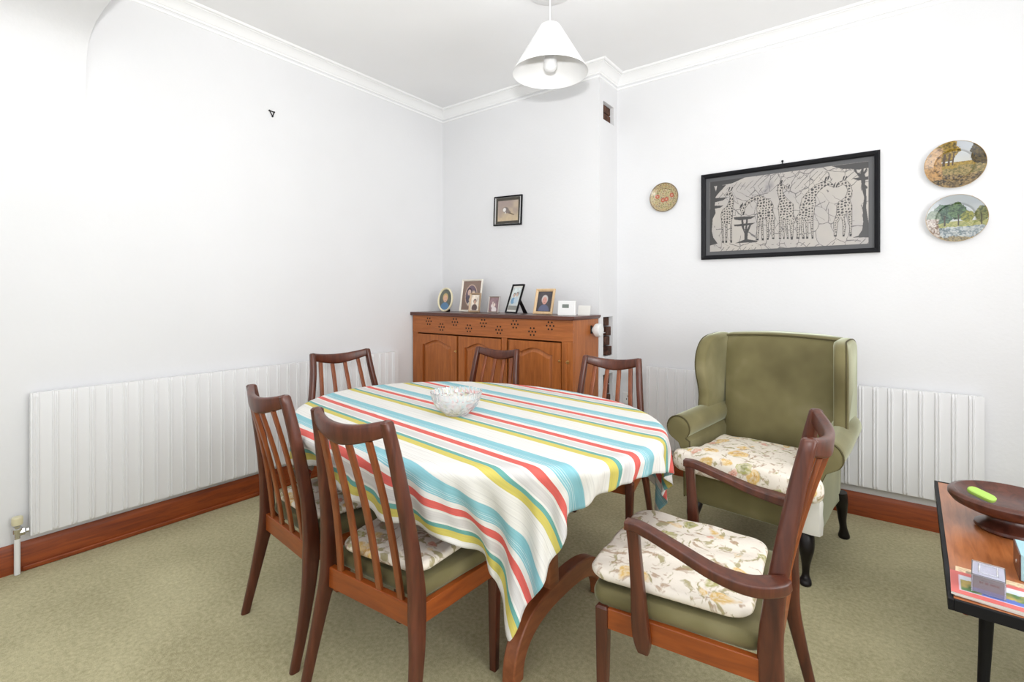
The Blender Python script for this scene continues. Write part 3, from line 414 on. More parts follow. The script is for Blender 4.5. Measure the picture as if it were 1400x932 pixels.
8,-5,-2,0,5,5,1,-1,1,-1,-6,-3,1,5,2,0,0,0,-4,-1,1,2,1,0,0,-3,0,1,-1,1,-2,1,-1,0,0,-1,0,0,-1,0,0,-1,0,0,0,0,0,0,0,0,0,0,0,-1,0,-1,0,-1,1,-3,-2,1,0,-2,1,0,2,-3,-1,0,2,-2,0,5,-3,-5,1,0,6,3,-7,-5,1,1,8,5,-3,-8,-5,-1,0,
3,-3,1,5,4,2,-1,1,-1,-4,-5,0,4,4,0,-1,1,-1,-4,0,2,2,-1,0,0,-3,1,1,0,0,-1,0,0,0,-2,0,0,0,0,-1,-1,0,0,0,-1,0,0,0,0,0,0,-3,0,1,0,-1,-1,1,0,-3,0,0,1,0,-2,0,1,-1,-1,0,3,-3,0,3,4,-8,-1,-1,3,6,-1,-7,-2,0,1,10,3,-3,-8,-4,-1,
1,1,2,5,3,-1,0,0,-2,-6,-1,1,5,2,-1,1,0,-4,-1,1,2,1,-1,1,-3,0,1,1,-1,0,-1,1,-2,0,-1,1,0,-1,0,-1,0,0,0,-1,-1,0,0,0,-1,0,-1,0,0,-1,0,-1,1,0,0,-2,-1,0,0,0,0,-1,1,-1,-1,1,0,-1,0,2,1,0,-6,1,0,5,3,-3,-7,-1,1,3,10,0,-4,-7,-3,
1163,2,1,-6,-13,-16,-5,2,-3,-13,-12,-1,-8,-13,-9,-6,-6,-10,-11,-10,2,-4,-16,-9,-4,-9,-8,-7,-6,-7,-5,-6,-1,-3,-5,0,3,4,2,2,0,0,-12,-11,-10,-13,-6,-5,-3,-10,8,7,-11,6,1,-10,-2,16,15,4,0,-6,-8,-1,12,18,19,18,10,1,-1,2,5,10,12,18,26,25,23,15,-6,-10,-5,8,12,7,3,-10,-20,-20,-15,
0,-2,1,6,6,1,-11,-1,3,6,-2,-11,11,1,-6,0,1,2,0,0,-5,2,4,-5,1,1,-1,0,1,-2,0,0,-1,1,-1,0,0,0,0,0,0,-1,1,0,0,0,-1,1,0,1,0,-1,1,-1,0,1,1,1,-3,0,-1,-1,1,4,1,0,-1,-4,-5,-1,0,0,2,11,5,-6,-1,0,-2,-11,-3,3,11,5,-1,1,-8,-6,0,5,5,
2,-3,-1,3,5,6,0,-13,2,4,4,-2,-15,17,1,-8,0,2,1,-1,-5,3,3,-2,-2,2,0,-1,-1,1,0,-1,-2,1,0,-1,-1,-3,-2,-2,-1,-1,1,2,2,2,2,1,1,1,0,-2,1,0,0,0,3,-1,-2,-1,-1,-1,3,3,1,-1,-2,-4,-3,-2,1,2,8,0,0,1,0,-1,-8,-7,1,10,6,1,1,-6,-7,-2,4,6,7,
10,-7,-4,-1,4,5,5,-3,-10,3,5,2,-2,-11,13,-2,-5,1,2,0,-2,-3,3,3,-4,0,0,0,-1,0,0,0,-1,-2,0,-1,-3,-2,-1,-2,-1,-1,3,2,2,3,1,1,1,1,-1,-1,1,1,-1,1,2,-1,-3,0,-1,0,3,2,1,0,-3,-4,-3,-1,2,6,5,-4,-6,9,-1,-5,-9,-3,8,8,3,1,-5,-8,-3,3,7,7,4,
13,-4,-6,-5,0,5,6,3,-8,-4,4,4,1,-7,0,7,-7,1,1,1,-1,-4,2,3,-5,2,1,-1,-1,1,-1,0,-1,-1,0,-2,-2,-2,-3,-1,-1,-1,3,3,1,3,1,2,0,1,-1,-1,2,-1,0,2,1,-1,-6,3,-1,2,2,2,1,-3,-3,-4,-2,2,4,6,-2,-3,2,2,-2,-9,-6,5,9,5,1,-4,-7,-5,2,6,8,4,1,
13,0,-5,-6,-4,1,5,6,2,-12,1,5,3,-1,-10,8,4,-8,2,1,0,-4,1,1,1,-2,0,1,-1,0,0,0,-1,-3,1,-2,-2,-2,-2,-2,-4,2,1,2,2,2,1,2,0,5,-4,1,1,0,-1,3,4,-6,-2,1,-2,3,3,1,-1,-2,-3,-3,-1,3,6,2,-3,-6,8,0,-7,-8,1,9,6,1,-2,-6,-7,1,5,8,5,2,1,
12,1,0,-4,-7,-3,1,5,6,1,-11,1,5,2,-3,-5,6,-3,-1,1,1,-1,-3,-1,5,-3,1,-1,1,-1,-1,0,-6,1,0,2,1,2,3,2,4,-1,1,-1,1,0,0,-4,-1,-1,-3,-4,5,-4,1,4,-2,-2,0,0,0,4,0,1,-1,-3,-3,-2,2,4,4,-2,-4,2,4,-5,-9,-2,7,7,3,-1,-6,-8,0,4,9,6,1,1,-1,
12,0,2,-1,-5,-7,-2,2,6,5,-4,-6,2,4,0,-7,4,3,-6,2,0,1,-4,0,-1,1,1,0,-7,1,1,3,9,3,2,1,2,0,1,0,1,0,0,0,0,0,0,-1,-1,0,-2,-1,-3,-3,-1,-2,-6,-5,5,0,2,3,0,1,-4,-3,-1,-1,3,6,0,-4,-4,8,-1,-10,-5,4,9,4,-1,-4,-8,-2,3,9,6,2,1,-2,-8,
14,-1,-1,1,0,-5,-7,-1,2,6,3,-7,-2,3,4,-1,-6,4,-1,-1,-1,2,-1,0,1,-1,-9,3,11,3,3,2,1,1,0,1,-1,1,-1,1,-1,1,-1,1,-1,1,-1,0,1,-1,1,-1,1,-1,-2,-1,-3,-4,-5,-6,6,0,0,-2,-5,2,-3,2,5,1,-1,-7,7,3,-9,-7,2,8,5,0,-2,-9,-4,3,9,6,2,0,-1,-8,-6,
8,5,-1,0,1,-1,-4,-8,0,3,6,2,-8,0,3,3,-5,-4,7,-5,3,-3,3,-7,1,3,11,3,2,1,1,-1,1,-1,1,-1,1,-1,1,-1,1,-1,1,-1,1,-1,1,0,-1,1,-1,1,-1,1,0,0,-1,0,-1,-4,-4,-4,-3,-7,2,0,-2,9,0,0,-5,0,5,-4,-8,-1,6,6,1,-2,-8,-4,2,8,6,2,1,-1,-8,-7,-2,
1,7,6,-1,0,1,-2,-4,-9,3,2,6,-1,-4,-3,4,2,-2,-3,2,-1,-5,0,12,3,3,2,1,-1,1,-1,1,-1,1,-1,1,-1,1,-1,1,-1,1,-1,1,-1,1,-1,1,0,-1,1,-1,1,-1,1,-1,1,0,-1,1,-1,-3,-3,-5,-6,-5,8,0,-1,-1,-6,8,-1,-8,-5,6,7,2,-2,-6,-6,-1,9,6,3,1,-2,-7,-8,0,3,
-2,2,7,6,0,0,0,-2,-1,-12,6,0,6,-5,2,-4,4,0,-1,-6,1,11,4,2,2,0,0,-1,1,-1,1,-1,1,-1,1,-1,1,-1,1,-1,1,-1,1,-1,1,-1,1,-1,0,1,-1,1,-1,1,-1,1,-1,0,1,-1,1,0,0,-2,-4,-4,-5,-4,3,-3,1,3,-6,-7,6,4,3,0,-6,-6,-2,9,5,3,0,0,-8,-8,1,4,11,
-1,-1,2,7,6,0,1,0,-4,0,-11,7,-2,6,-7,5,-5,5,-6,9,4,3,1,1,-1,1,-1,1,-1,1,-1,1,-1,1,-1,1,-1,1,-1,1,-1,1,-1,1,-1,1,-1,1,0,-1,1,-1,1,-1,1,-1,1,0,-1,1,-1,1,-1,1,0,-2,-4,-4,-6,-4,5,-3,-8,7,-1,6,0,-6,-5,-5,10,4,3,1,0,-10,-6,1,5,10,5,
10,-7,-4,1,6,6,1,1,0,-4,1,-11,8,-4,6,-5,-2,0,12,3,2,-1,1,-1,1,-1,1,-1,1,-1,1,-1,1,-1,1,-1,1,-1,1,-1,1,-1,1,-1,1,-1,1,-1,1,0,-1,1,-1,1,-1,1,-1,1,0,-1,1,-1,1,-1,1,0,0,-2,-4,-6,-6,-5,6,-4,7,0,-6,-2,-7,10,1,5,1,-1,-9,-4,-1,6,9,5,0,
16,-4,-7,-5,1,6,3,3,0,2,-6,3,-10,7,-5,1,7,5,1,2,-1,1,-1,1,-1,1,-1,1,-1,1,-1,1,-1,1,-1,1,-1,1,-1,1,-1,1,-1,1,-1,1,-1,1,-1,0,1,-1,1,-1,1,-1,1,-1,0,1,-1,1,-1,1,-1,0,1,0,0,-2,-6,-7,-5,6,0,-6,0,-9,11,-1,6,0,0,-8,-5,-1,7,8,5,-1,2,
15,1,-2,-5,-8,0,8,0,5,-2,2,-5,4,-8,5,3,4,2,1,-1,1,-1,1,-1,1,-1,1,-1,1,-1,1,-1,1,-1,1,-1,1,-1,1,-1,1,-1,1,-1,1,-1,1,-1,1,0,-1,1,-1,1,-1,1,-1,1,0,-1,1,-1,1,-1,1,0,-1,1,-1,1,-1,-4,-5,-7,-3,2,-7,9,-3,6,-1,2,-9,-4,-1,7,8,4,-1,1,-2,
13,1,2,-2,-2,-8,-3,9,-3,6,-2,2,-4,3,3,3,2,0,-1,1,-1,1,-1,1,-1,1,-1,1,-1,1,-1,1,-1,1,-1,1,-1,1,-1,1,-1,1,-1,1,-1,1,-1,1,-1,0,1,-1,1,-1,1,-1,1,-1,0,1,-1,1,-1,1,-1,0,1,-1,1,-1,1,0,-3,-6,-8,-4,6,-3,5,-1,2,-10,0,-3,8,6,3,0,0,-2,-8,
16,-2,0,2,-1,-2,-6,-5,10,-5,6,-3,2,4,3,1,0,-1,1,-1,1,-1,1,-1,1,-1,1,-1,1,-1,1,-1,1,-1,1,-1,1,-1,1,-1,1,-1,1,-1,1,-1,1,-1,1,0,-1,1,-1,1,-1,1,-1,1,0,-1,1,-1,1,-1,1,0,-1,1,-1,1,-1,1,0,-1,-5,-8,-4,4,-2,3,-8,1,-5,9,4,3,1,-1,-3,-8,-3,
12,4,-1,-1,1,0,1,-5,-6,8,-5,4,4,3,0,1,-1,1,-1,1,-1,1,-1,1,-1,1,-1,1,-1,1,-1,1,-1,1,-1,1,-1,1,-1,1,-1,1,-1,1,-1,1,-1,1,-1,1,0,-1,1,-1,1,-1,1,-1,1,0,-1,1,-1,1,-1,1,0,-1,1,-1,1,-1,1,0,-1,-4,-6,-5,3,-7,3,-6,9,3,4,0,-2,-4,-7,-2,1,
4,5,5,2,-1,0,-1,2,-3,-4,4,3,3,0,1,0,0,0,0,0,0,0,0,0,0,-1,1,-1,1,-1,1,-1,1,-1,1,-1,1,-1,1,-1,1,-1,1,-1,1,-1,1,-1,1,-1,0,1,-1,1,-1,1,-1,1,-1,0,1,-1,1,-1,1,-1,1,0,-1,1,-1,1,-1,1,0,0,-5,-7,-7,4,-6,10,-1,4,-1,-3,-2,-7,-1,2,4,
4,-1,2,6,5,0,-1,-2,3,-2,2,3,1,0,0,-1,1,-1,1,-1,1,-1,1,-1,1,0,-1,1,-1,1,-1,1,-1,1,-1,1,-1,1,-1,1,-1,1,-1,1,-1,1,-1,1,-1,1,0,-1,1,-1,1,-1,1,-1,1,0,-1,1,-1,1,-1,1,-1,0,1,-1,1,-1,1,-1,1,0,0,-4,-6,-7,7,-4,6,-2,-5,1,-9,2,3,7,7,
16,-5,-3,-3,2,7,2,0,-3,3,2,2,-1,1,-1,1,-1,1,-1,1,-1,1,-1,1,-1,1,0,0,0,0,0,-1,1,-1,1,-1,1,-1,1,-1,1,-1,1,-1,1,-1,1,-1,1,-1,1,0,-1,1,-1,1,-1,1,-1,1,0,-1,1,-1,1,-1,1,0,-1,1,-1,1,-1,1,-1,1,0,0,-4,-6,-4,6,-4,-5,5,-11,4,4,7,4,1,
16,1,-2,-2,-3,-2,5,0,2,3,2,-1,1,-1,1,-1,1,-1,1,-1,1,-1,1,-1,1,-1,1,-1,1,-1,1,0,-1,1,-1,1,-1,1,-1,1,-1,1,-1,1,-1,1,-1,1,-1,1,-1,0,1,-1,1,-1,1,-1,1,-1,1,0,-1,1,-1,1,-1,1,0,-1,1,-1,1,-1,1,-1,1,0,-1,-3,-6,-5,-1,5,-11,6,4,6,3,0,0,
15,0,1,1,-1,-2,-4,5,2,2,0,1,-1,1,-1,1,-1,1,-1,1,-1,1,-1,1,-1,1,-1,1,-1,1,-1,1,0,-1,1,-1,1,-1,1,-1,1,-1,1,-1,1,-1,1,-1,1,-1,1,0,-1,1,-1,1,-1,1,-1,1,-1,0,1,-1,1,-1,1,-1,1,0,-1,1,-1,1,-1,1,-1,1,0,-1,-5,-5,1,-9,7,2,5,1,0,0,1,
18,0,-1,-1,0,1,1,-2,3,0,1,-1,1,-1,1,-1,1,-1,1,-1,1,-1,1,-1,1,-1,1,-1,1,-1,1,-1,1,0,-1,1,-1,1,-1,1,-1,1,-1,1,-1,1,-1,1,-1,1,-1,1,0,-1,1,-1,1,-1,1,-1,1,0,-1,1,-1,1,-1,1,-1,1,0,-1,1,-1,1,-1,1,-1,1,0,-1,-5,-7,5,-2,5,0,-1,0,-1,-6,
11,3,3,1,0,-1,-1,3,0,1,-1,1,-1,1,-1,1,-1,1,-1,1,-1,1,-1,1,-1,1,-1,1,-1,1,-1,1,-1,1,0,-1,1,-1,1,-1,1,-1,1,-1,1,-1,1,-1,1,-1,1,-1,0,1,-1,1,-1,1,-1,1,-1,1,0,-1,1,-1,1,-1,1,-1,1,0,-1,1,-1,1,-1,1,-1,1,0,-2,-4,-4,5,-1,-1,0,-4,-6,-2,
11,0,0,2,4,-1,2,1,1,0,0,-1,1,-1,1,-1,1,-1,1,-1,1,-1,1,-1,1,-1,1,-1,1,-1,1,-1,1,-1,1,0,-1,1,-1,1,-1,1,-1,1,-1,1,-1,1,-1,1,-1,1,0,-1,1,-1,1,-1,1,-1,1,-1,0,1,-1,1,-1,1,-1,1,-1,1,0,-1,1,-1,1,-1,1,-1,1,-1,-3,-2,-2,-2,1,-5,-6,0,1,
18,-2,0,-1,-2,4,1,1,1,-1,1,0,-1,1,-1,1,-1,1,-1,1,-1,1,-1,1,-1,1,-1,1,-1,1,-1,1,-1,1,-1,1,0,0,0,-1,1,-1,1,-1,1,-1,1,-1,1,-1,1,-1,1,0,-1,1,-1,1,-1,1,-1,1,0,-1,1,-1,1,-1,1,-1,1,-1,1,0,-1,1,-1,1,-1,1,-1,1,-1,-4,-5,2,-8,-2,4,4,4,
15,2,1,1,-1,0,2,0,-1,1,-1,1,0,-1,1,-1,1,-1,1,-1,1,-1,1,-1,1,-1,1,-1,1,-1,1,-1,1,-1,1,-1,1,-1,0,1,-1,1,-1,1,-1,1,-1,1,-1,1,-1,1,-1,1,0,-1,1,-1,1,-1,1,-1,1,0,-1,1,-1,1,-1,1,-1,1,-1,1,0,-1,1,-1,1,-1,1,-1,1,-2,-4,-7,2,4,2,1,-1,
15,0,0,0,3,1,0,0,1,-1,1,-1,1,0,-1,1,-1,1,-1,1,-1,1,-1,1,-1,1,-1,1,-1,1,-1,1,-1,1,-1,1,-1,1,0,-1,1,-1,1,-1,1,-1,1,-1,1,-1,1,-1,1,-1,1,0,-1,1,-1,1,-1,1,-1,1,0,-1,1,-1,1,-1,1,-1,1,-1,1,0,-1,1,-1,1,-1,1,-1,0,-3,-1,2,0,0,-1,0,
16,2,0,0,0,1,0,1,-1,1,-1,1,-1,1,0,-1,1,-1,1,-1,1,-1,1,-1,1,-1,1,-1,1,-1,1,-1,1,-1,1,-1,1,-1,1,0,-1,1,-1,1,-1,1,-1,1,-1,1,-1,1,-1,1,-1,0,1,-1,1,-1,1,-1,1,-1,1,0,-1,1,-1,1,-1,1,-1,1,-1,1,0,0,0,0,0,0,0,-1,-1,-2,1,0,0,-1,-2,
16,0,3,1,-1,0,1,-1,1,-1,1,-1,1,-1,1,0,-1,1,-1,1,-1,1,-1,1,-1,1,-1,1,-1,1,-1,1,-1,1,-1,1,-1,1,-1,1,0,-1,1,-1,1,-1,1,-1,1,-1,1,-1,1,-1,1,0,-1,1,-1,1,-1,1,-1,1,-1,1,0,-1,1,-1,1,-1,1,-1,1,-1,1,-1,1,-1,1,-1,1,0,0,-3,-3,0,-4,-3,-1,
15,0,0,1,3,1,-1,1,-1,1,-1,1,-1,1,-1,1,0,-1,1,-1,1,-1,1,-1,1,-1,1,-1,1,-1,1,-1,1,-1,1,-1,1,-1,1,-1,1,0,-1,1,-1,1,-1,1,-1,1,-1,1,-1,1,-1,1,0,-1,1,-1,1,-1,1,-1,1,-1,1,0,-1,1,-1,1,-1,1,-1,1,-1,1,-1,1,-1,1,-1,1,-1,-1,-4,-3,2,1,1,
15,1,0,2,1,0,1,-1,1,-1,1,-1,1,-1,1,-1,1,0,0,0,-1,1,-1,1,-1,1,-1,1,-1,1,-1,1,-1,1,-1,1,-1,1,-1,1,-1,0,1,-1,1,-1,1,-1,1,-1,1,-1,1,-1,1,-1,1,0,-1,1,-1,1,-1,1,-1,1,-1,1,0,-1,1,-1,1,-1,1,-1,1,-1,1,-1,1,-1,1,-1,1,-1,-1,1,-1,1,-2,
17,1,1,0,1,0,0,0,-1,1,-1,1,-1,1,-1,1,-1,1,-1,1,0,-1,1,-1,1,-1,1,-1,1,-1,1,-1,1,-1,1,-1,1,-1,1,-1,1,0,-1,1,-1,1,-1,1,-1,1,-1,1,-1,1,-1,1,-1,0,1,-1,1,-1,1,-1,1,-1,1,-1,1,0,-1,1,-1,1,-1,1,-1,1,-1,1,-1,1,-1,1,-1,1,-2,0,0,-2,0,
20,0,0,0,-1,1,-1,0,1,-1,1,-1,1,-1,1,-1,1,-1,1,-1,1,0,-1,1,-1,1,-1,1,-1,1,-1,1,-1,1,-1,1,-1,1,-1,1,-1,1,0,-1,1,-1,1,-1,1,-1,1,-1,1,-1,1,-1,1,0,-1,1,-1,1,-1,1,-1,1,-1,1,-1,1,0,-1,1,-1,1,-1,1,-1,1,-1,1,-1,1,-1,1,-1,-1,-4,-4,-1,-3,
16,1,1,1,1,-1,1,0,-1,1,-1,1,-1,1,-1,1,-1,1,-1,1,-1,1,0,-1,1,-1,1,-1,1,-1,1,-1,1,-1,1,-1,1,-1,1,-1,1,-1,1,0,-1,1,-1,1,-1,1,-1,1,-1,1,-1,1,-1,0,1,-1,1,-1,1,-1,1,-1,1,-1,1,-1,1,0,-1,1,-1,1,-1,1,-1,1,-1,1,-1,1,-1,1,0,-1,-1,-2,1,
18,0,1,0,0,1,-1,1,0,-1,1,-1,1,-1,1,-1,1,-1,1,-1,1,-1,1,0,-1,1,-1,1,-1,1,-1,1,-1,1,-1,1,-1,1,-1,1,-1,1,-1,0,1,-1,1,-1,1,-1,1,-1,1,-1,1,-1,1,0,-1,1,-1,1,-1,1,-1,1,-1,1,-1,1,-1,1,0,-1,1,-1,1,-1,1,-1,1,-1,1,-1,1,-1,0,0,1,1,0,
11,2,0,2,4,0,1,-1,1,0,-1,1,-1,1,-1,1,-1,1,-1,1,-1,1,-1,1,0,-1,1,-1,1,-1,1,-1,1,-1,1,-1,1,-1,1,-1,1,-1,1,0,-1,1,-1,1,-1,1,-1,1,-1,1,-1,1,-1,1,0,-1,1,-1,1,-1,1,-1,1,-1,1,-1,1,-1,1,0,0,0,-1,1,-1,1,-1,1,-1,1,-1,1,-1,0,1,0,-1,
12,2,2,2,0,2,-1,1,-1,1,0,0,0,-1,1,-1,1,-1,1,-1,1,-1,1,-1,1,0,-1,1,-1,1,-1,1,-1,1,-1,1,-1,1,-1,1,-1,1,-1,0,1,-1,1,-1,1,-1,1,-1,1,-1,1,-1,1,-1,1,0,-1,1,-1,1,-1,1,-1,1,-1,1,-1,1,-1,1,-1,1,0,0,0,-1,1,-1,1,-1,1,-1,1,-1,-2,-2,0,
18,0,0,0,1,0,1,-1,1,-1,1,-1,1,0,-1,1,-1,1,-1,1,-1,1,-1,1,-1,1,0,-1,1,-1,1,-1,1,-1,1,-1,1,-1,1,-1,1,-1,1,0,-1,1,-1,1,-1,1,-1,1,-1,1,-1,1,-1,1,-1,1,0,-1,1,-1,1,-1,1,-1,1,-1,1,-1,1,-1,1,-1,1,-1,1,0,-1,1,-1,1,-1,1,-1,0,0,1,0,
19,0,0,0,-2,2,0,1,-1,1,-1,1,-1,1,0,-1,1,-1,1,-1,1,-1,1,-1,1,-1,1,0,-1,1,-1,1,-1,1,-1,1,-1,1,-1,1,-1,1,-1,0,1,-1,1,-1,1,-1,1,-1,1,-1,1,-1,1,-1,1,-1,1,0,-1,1,-1,1,-1,1,-1,1,-1,1,-1,1,-1,1,-1,1,-1,1,0,-1,1,-1,1,-1,1,0,0,1,0,
16,0,1,1,1,-1,2,-1,1,-1,1,-1,1,-1,1,0,-1,1,-1,1,-1,1,-1,1,-1,1,-1,1,0,-1,1,-1,1,-1,1,-1,1,-1,1,-1,1,-1,1,0,-1,1,-1,1,-1,1,-1,1,-1,1,-1,1,-1,1,-1,1,-1,0,1,-1,1,-1,1,-1,1,-1,1,-1,1,-1,1,-1,1,-1,1,-1,1,0,-1,1,-1,1,0,-1,1,0,2,
19,0,0,-1,-1,1,1,1,-1,1,-1,1,-1,1,-1,1,0,-1,1,-1,1,-1,1,-1,1,-1,1,-1,1,0,-1,1,-1,1,-1,1,-1,1,-1,1,-1,1,-1,0,1,-1,1,-1,1,-1,1,-1,1,-1,1,-1,1,-1,1,-1,1,0,-1,1,-1,1,-1,1,-1,1,-1,1,-1,1,-1,1,-1,1,-1,1,-1,1,0,-1,1,-1,0,0,-1,-1,1,
12,-1,0,-2,2,5,3,1,0,-1,1,-1,1,-1,1,-1,1,0,-1,1,-1,1,-1,1,-1,1,-1,1,-1,0,1,-1,1,-1,1,-1,1,-1,1,-1,1,-1,1,0,-1,1,-1,1,-1,1,-1,1,-1,1,-1,1,-1,1,-1,1,-1,1,0,-1,1,-1,1,-1,1,-1,1,-1,1,-1,1,-1,1,-1,1,-1,1,-1,1,0,-1,1,0,-1,1,0,-3,
9,0,0,4,3,-1,2,2,0,1,-1,1,-1,1,-1,1,-1,1,0,-1,1,-1,1,-1,1,-1,1,-1,1,0,-1,1,-1,1,-1,1,-1,1,-1,1,-1,1,-1,0,1,-1,1,-1,1,-1,1,-1,1,-1,1,-1,1,-1,1,-1,1,-1,0,1,-1,1,-1,1,-1,1,-1,1,-1,1,-1,1,-1,1,-1,1,-1,1,-1,1,0,0,-1,-2,-4,-3,-1,
9,2,3,1,-1,1,2,2,1,-1,1,-1,1,-1,1,-1,1,-1,1,0,-1,1,-1,1,-1,1,-1,1,-1,1,0,-1,1,-1,1,-1,1,-1,1,-1,1,-1,1,0,-1,1,-1,1,-1,1,-1,1,-1,1,-1,1,-1,1,-1,1,-1,1,0,0,0,-1,1,-1,1,-1,1,-1,1,-1,1,-1,1,-1,1,-1,1,-1,1,-1,1,-1,0,0,0,-1,-1,
13,3,-1,0,1,2,-4,3,3,0,-1,1,-1,1,-1,1,-1,1,-1,1,0,-1,1,-1,1,-1,1,-1,1,-1,1,0,-1,1,-1,1,-1,1,-1,1,-1,1,-1,1,0,-1,1,-1,1,-1,1,-1,1,-1,1,-1,1,-1,1,-1,1,-1,1,-1,0,1,-1,1,-1,1,-1,1,-1,1,-1,1,-1,1,-1,1,-1,1,-1,1,-1,0,0,0,-1,1,0,
13,-3,0,2,3,0,2,-1,2,2,0,-1,1,-1,1,-1,1,-1,1,-1,1,0,-1,1,-1,1,-1,1,-1,1,-1,0,1,-1,1,-1,1,-1,1,-1,1,-1,1,-1,0,1,-1,1,-1,1,-1,1,-1,1,-1,1,-1,1,-1,1,-1,1,-1,1,0,-1,1,-1,1,-1,1,-1,1,-1,1,-1,1,-1,1,-1,1,-1,1,-1,1,0,-1,-1,1,-1,-1,
6,2,2,0,-2,-1,1,5,4,2,1,0,0,0,-1,1,-1,1,-1,1,-1,1,0,-1,1,-1,1,-1,1,-1,1,0,-1,1,-1,1,-1,1,-1,1,-1,1,-1,1,0,-1,1,-1,1,-1,1,-1,1,-1,1,-1,1,-1,1,-1,1,-1,1,-1,1,0,-1,1,-1,1,-1,1,-1,1,-1,1,-1,1,-1,1,-1,1,-1,1,-1,0,-2,-1,-2,0,1,
4,0,0,-2,-2,1,8,2,4,3,1,1,-1,1,0,-1,1,-1,1,-1,1,-1,1,0,-1,1,-1,1,-1,1,-1,1,0,-1,1,-1,1,-1,1,-1,1,-1,1,-1,0,1,-1,1,-1,1,-1,1,-1,1,-1,1,-1,1,-1,1,-1,1,-1,1,-1,1,0,-1,1,-1,1,-1,1,-1,1,-1,1,-1,1,-1,1,-1,1,-1,0,-2,1,0,1,-1,-1,
0,-1,-2,1,5,5,2,7,-6,5,4,-1,1,-1,1,0,-1,1,-1,1,-1,1,-1,0,1,-1,1,-1,1,-1,1,-1,0,1,-1,1,-1,1,-1,1,-1,1,-1,1,0,-1,1,-1,1,-1,1,-1,1,-1,1,-1,1,-1,1,-1,1,-1,1,-1,1,-1,1,0,0,0,0,0,0,0,-1,1,-1,1,-1,1,-1,1,-1,1,-1,-1,-1,1,-1,0,0,
0,-2,2,4,2,1,2,-4,10,-3,4,4,-1,1,-1,1,0,-1,1,-1,1,-1,1,0,-1,1,-1,1,-1,1,-1,1,0,-1,1,-1,1,-1,1,-1,1,-1,1,-1,1,0,-1,1,-1,1,-1,1,-1,1,-1,1,-1,1,-1,1,-1,1,-1,1,-1,1,-1,1,-1,1,-1,1,-1,0,1,-1,1,-1,1,-1,1,-1,1,-1,-2,-5,3,1,2,0,-2,
1,-1,2,1,2,0,-2,2,0,2,6,5,2,-1,1,-1,1,0,-1,1,-1,1,-1,1,0,-1,1,-1,1,-1,1,-1,1,0,-1,1,-1,1,-1,1,-1,1,-1,1,-1,0,1,-1,1,-1,1,-1,1,-1,1,-1,1,-1,1,-1,1,-1,1,-1,1,-1,1,-1,1,-1,1,-1,1,0,0,0,0,0,-1,1,-1,1,-1,-1,-2,0,-7,-2,2,4,3,
4,0,-3,1,-1,-1,-2,-4,2,17,-5,5,5,2,-1,1,-1,0,1,-1,1,-1,1,-1,1,0,-1,1,-1,1,-1,1,-1,0,1,-1,1,-1,1,-1,1,-1,1,-1,1,0,-1,1,-1,1,-1,1,-1,1,-1,1,-1,1,-1,1,-1,1,-1,1,-1,1,-1,1,-1,1,-1,1,-1,1,-1,1,-1,1,0,-1,1,0,-1,-3,-3,3,-1,-3,-6,-2,2,
5,0,-5,-2,-2,-2,-2,3,6,-2,16,-6,5,5,1,-1,1,0,-1,1,-1,1,-1,1,-1,0,1,-1,1,-1,1,-1,1,0,-1,1,-1,1,-1,1,-1,1,-1,1,-1,0,1,-1,1,-1,1,-1,1,-1,1,-1,1,-1,1,-1,1,-1,1,-1,1,-1,1,-1,1,-1,1,-1,1,-1,1,-1,1,-1,1,0,0,-2,-1,-1,1,-3,3,-1,-2,-5,-4,
4,0,-1,-10,-1,-1,4,4,2,3,-4,8,1,5,5,1,-1,1,0,-1,1,-1,1,-1,1,0,-1,1,-1,1,-1,1,-1,1,0,-1,1,-1,1,-1,1,-1,1,-1,1,0,-1,1,-1,1,-1,1,-1,1,-1,1,-1,1,-1,1,-1,1,-1,1,-1,1,-1,1,-1,1,-1,1,-1,1,-1,1,-1,1,-1,1,-1,-1,-4,-1,3,1,-2,1,1,-1,-4,
4,-3,-1,-2,-6,3,2,5,2,-7,-4,9,2,4,6,5,1,-1,1,0,-1,1,-1,1,-1,1,0,-1,1,-1,1,-1,1,-1,0,1,-1,1,-1,1,-1,1,-1,1,-1,0,1,-1,1,-1,1,-1,1,-1,1,-1,1,-1,1,-1,1,-1,1,-1,1,-1,1,-1,1,-1,1,-1,1,-1,1,-1,1,-1,1,-1,-2,-3,-5,4,0,3,0,1,-1,0,0,
0,0,0,1,-3,-3,7,2,-8,-4,4,-6,13,2,2,6,6,1,-1,1,0,-1,1,-1,1,-1,0,1,-1,1,-1,1,-1,1,0,-1,1,-1,1,-1,1,-1,1,-1,1,0,-1,1,-1,1,-1,1,-1,1,-1,1,-1,1,-1,1,-1,1,-1,1,-1,1,-1,1,-1,1,-1,1,-1,1,-1,1,-1,1,-1,-1,-4,-4,4,-9,3,3,4,0,0,1,0,
-1,1,2,2,1,1,-2,-8,-5,3,-6,10,-4,10,6,-3,5,6,2,-1,0,1,-1,1,-1,1,0,-1,1,-1,1,-1,1,-1,0,1,-1,1,-1,1,-1,1,-1,1,-1,0,1,-1,1,-1,1,-1,1,-1,1,-1,1,-1,1,-1,1,-1,1,-1,1,-1,1,-1,1,-1,1,-1,1,-1,1,-1,1,-1,-1,-4,-2,3,-3,2,-9,-2,4,6,3,-1,1,
0,2,2,2,9,-1,-18,-6,1,-5,12,-3,5,-3,3,4,0,6,7,3,0,0,0,-1,1,-1,1,0,-1,1,-1,1,-1,1,0,-1,1,-1,1,-1,1,-1,1,-1,1,0,-1,1,-1,1,-1,1,-1,1,-1,1,-1,1,-1,1,-1,1,-1,1,-1,1,-1,1,-1,1,-1,1,-1,1,-1,1,-1,-2,-4,-4,-1,3,4,-1,0,-8,-5,2,6,6,1,
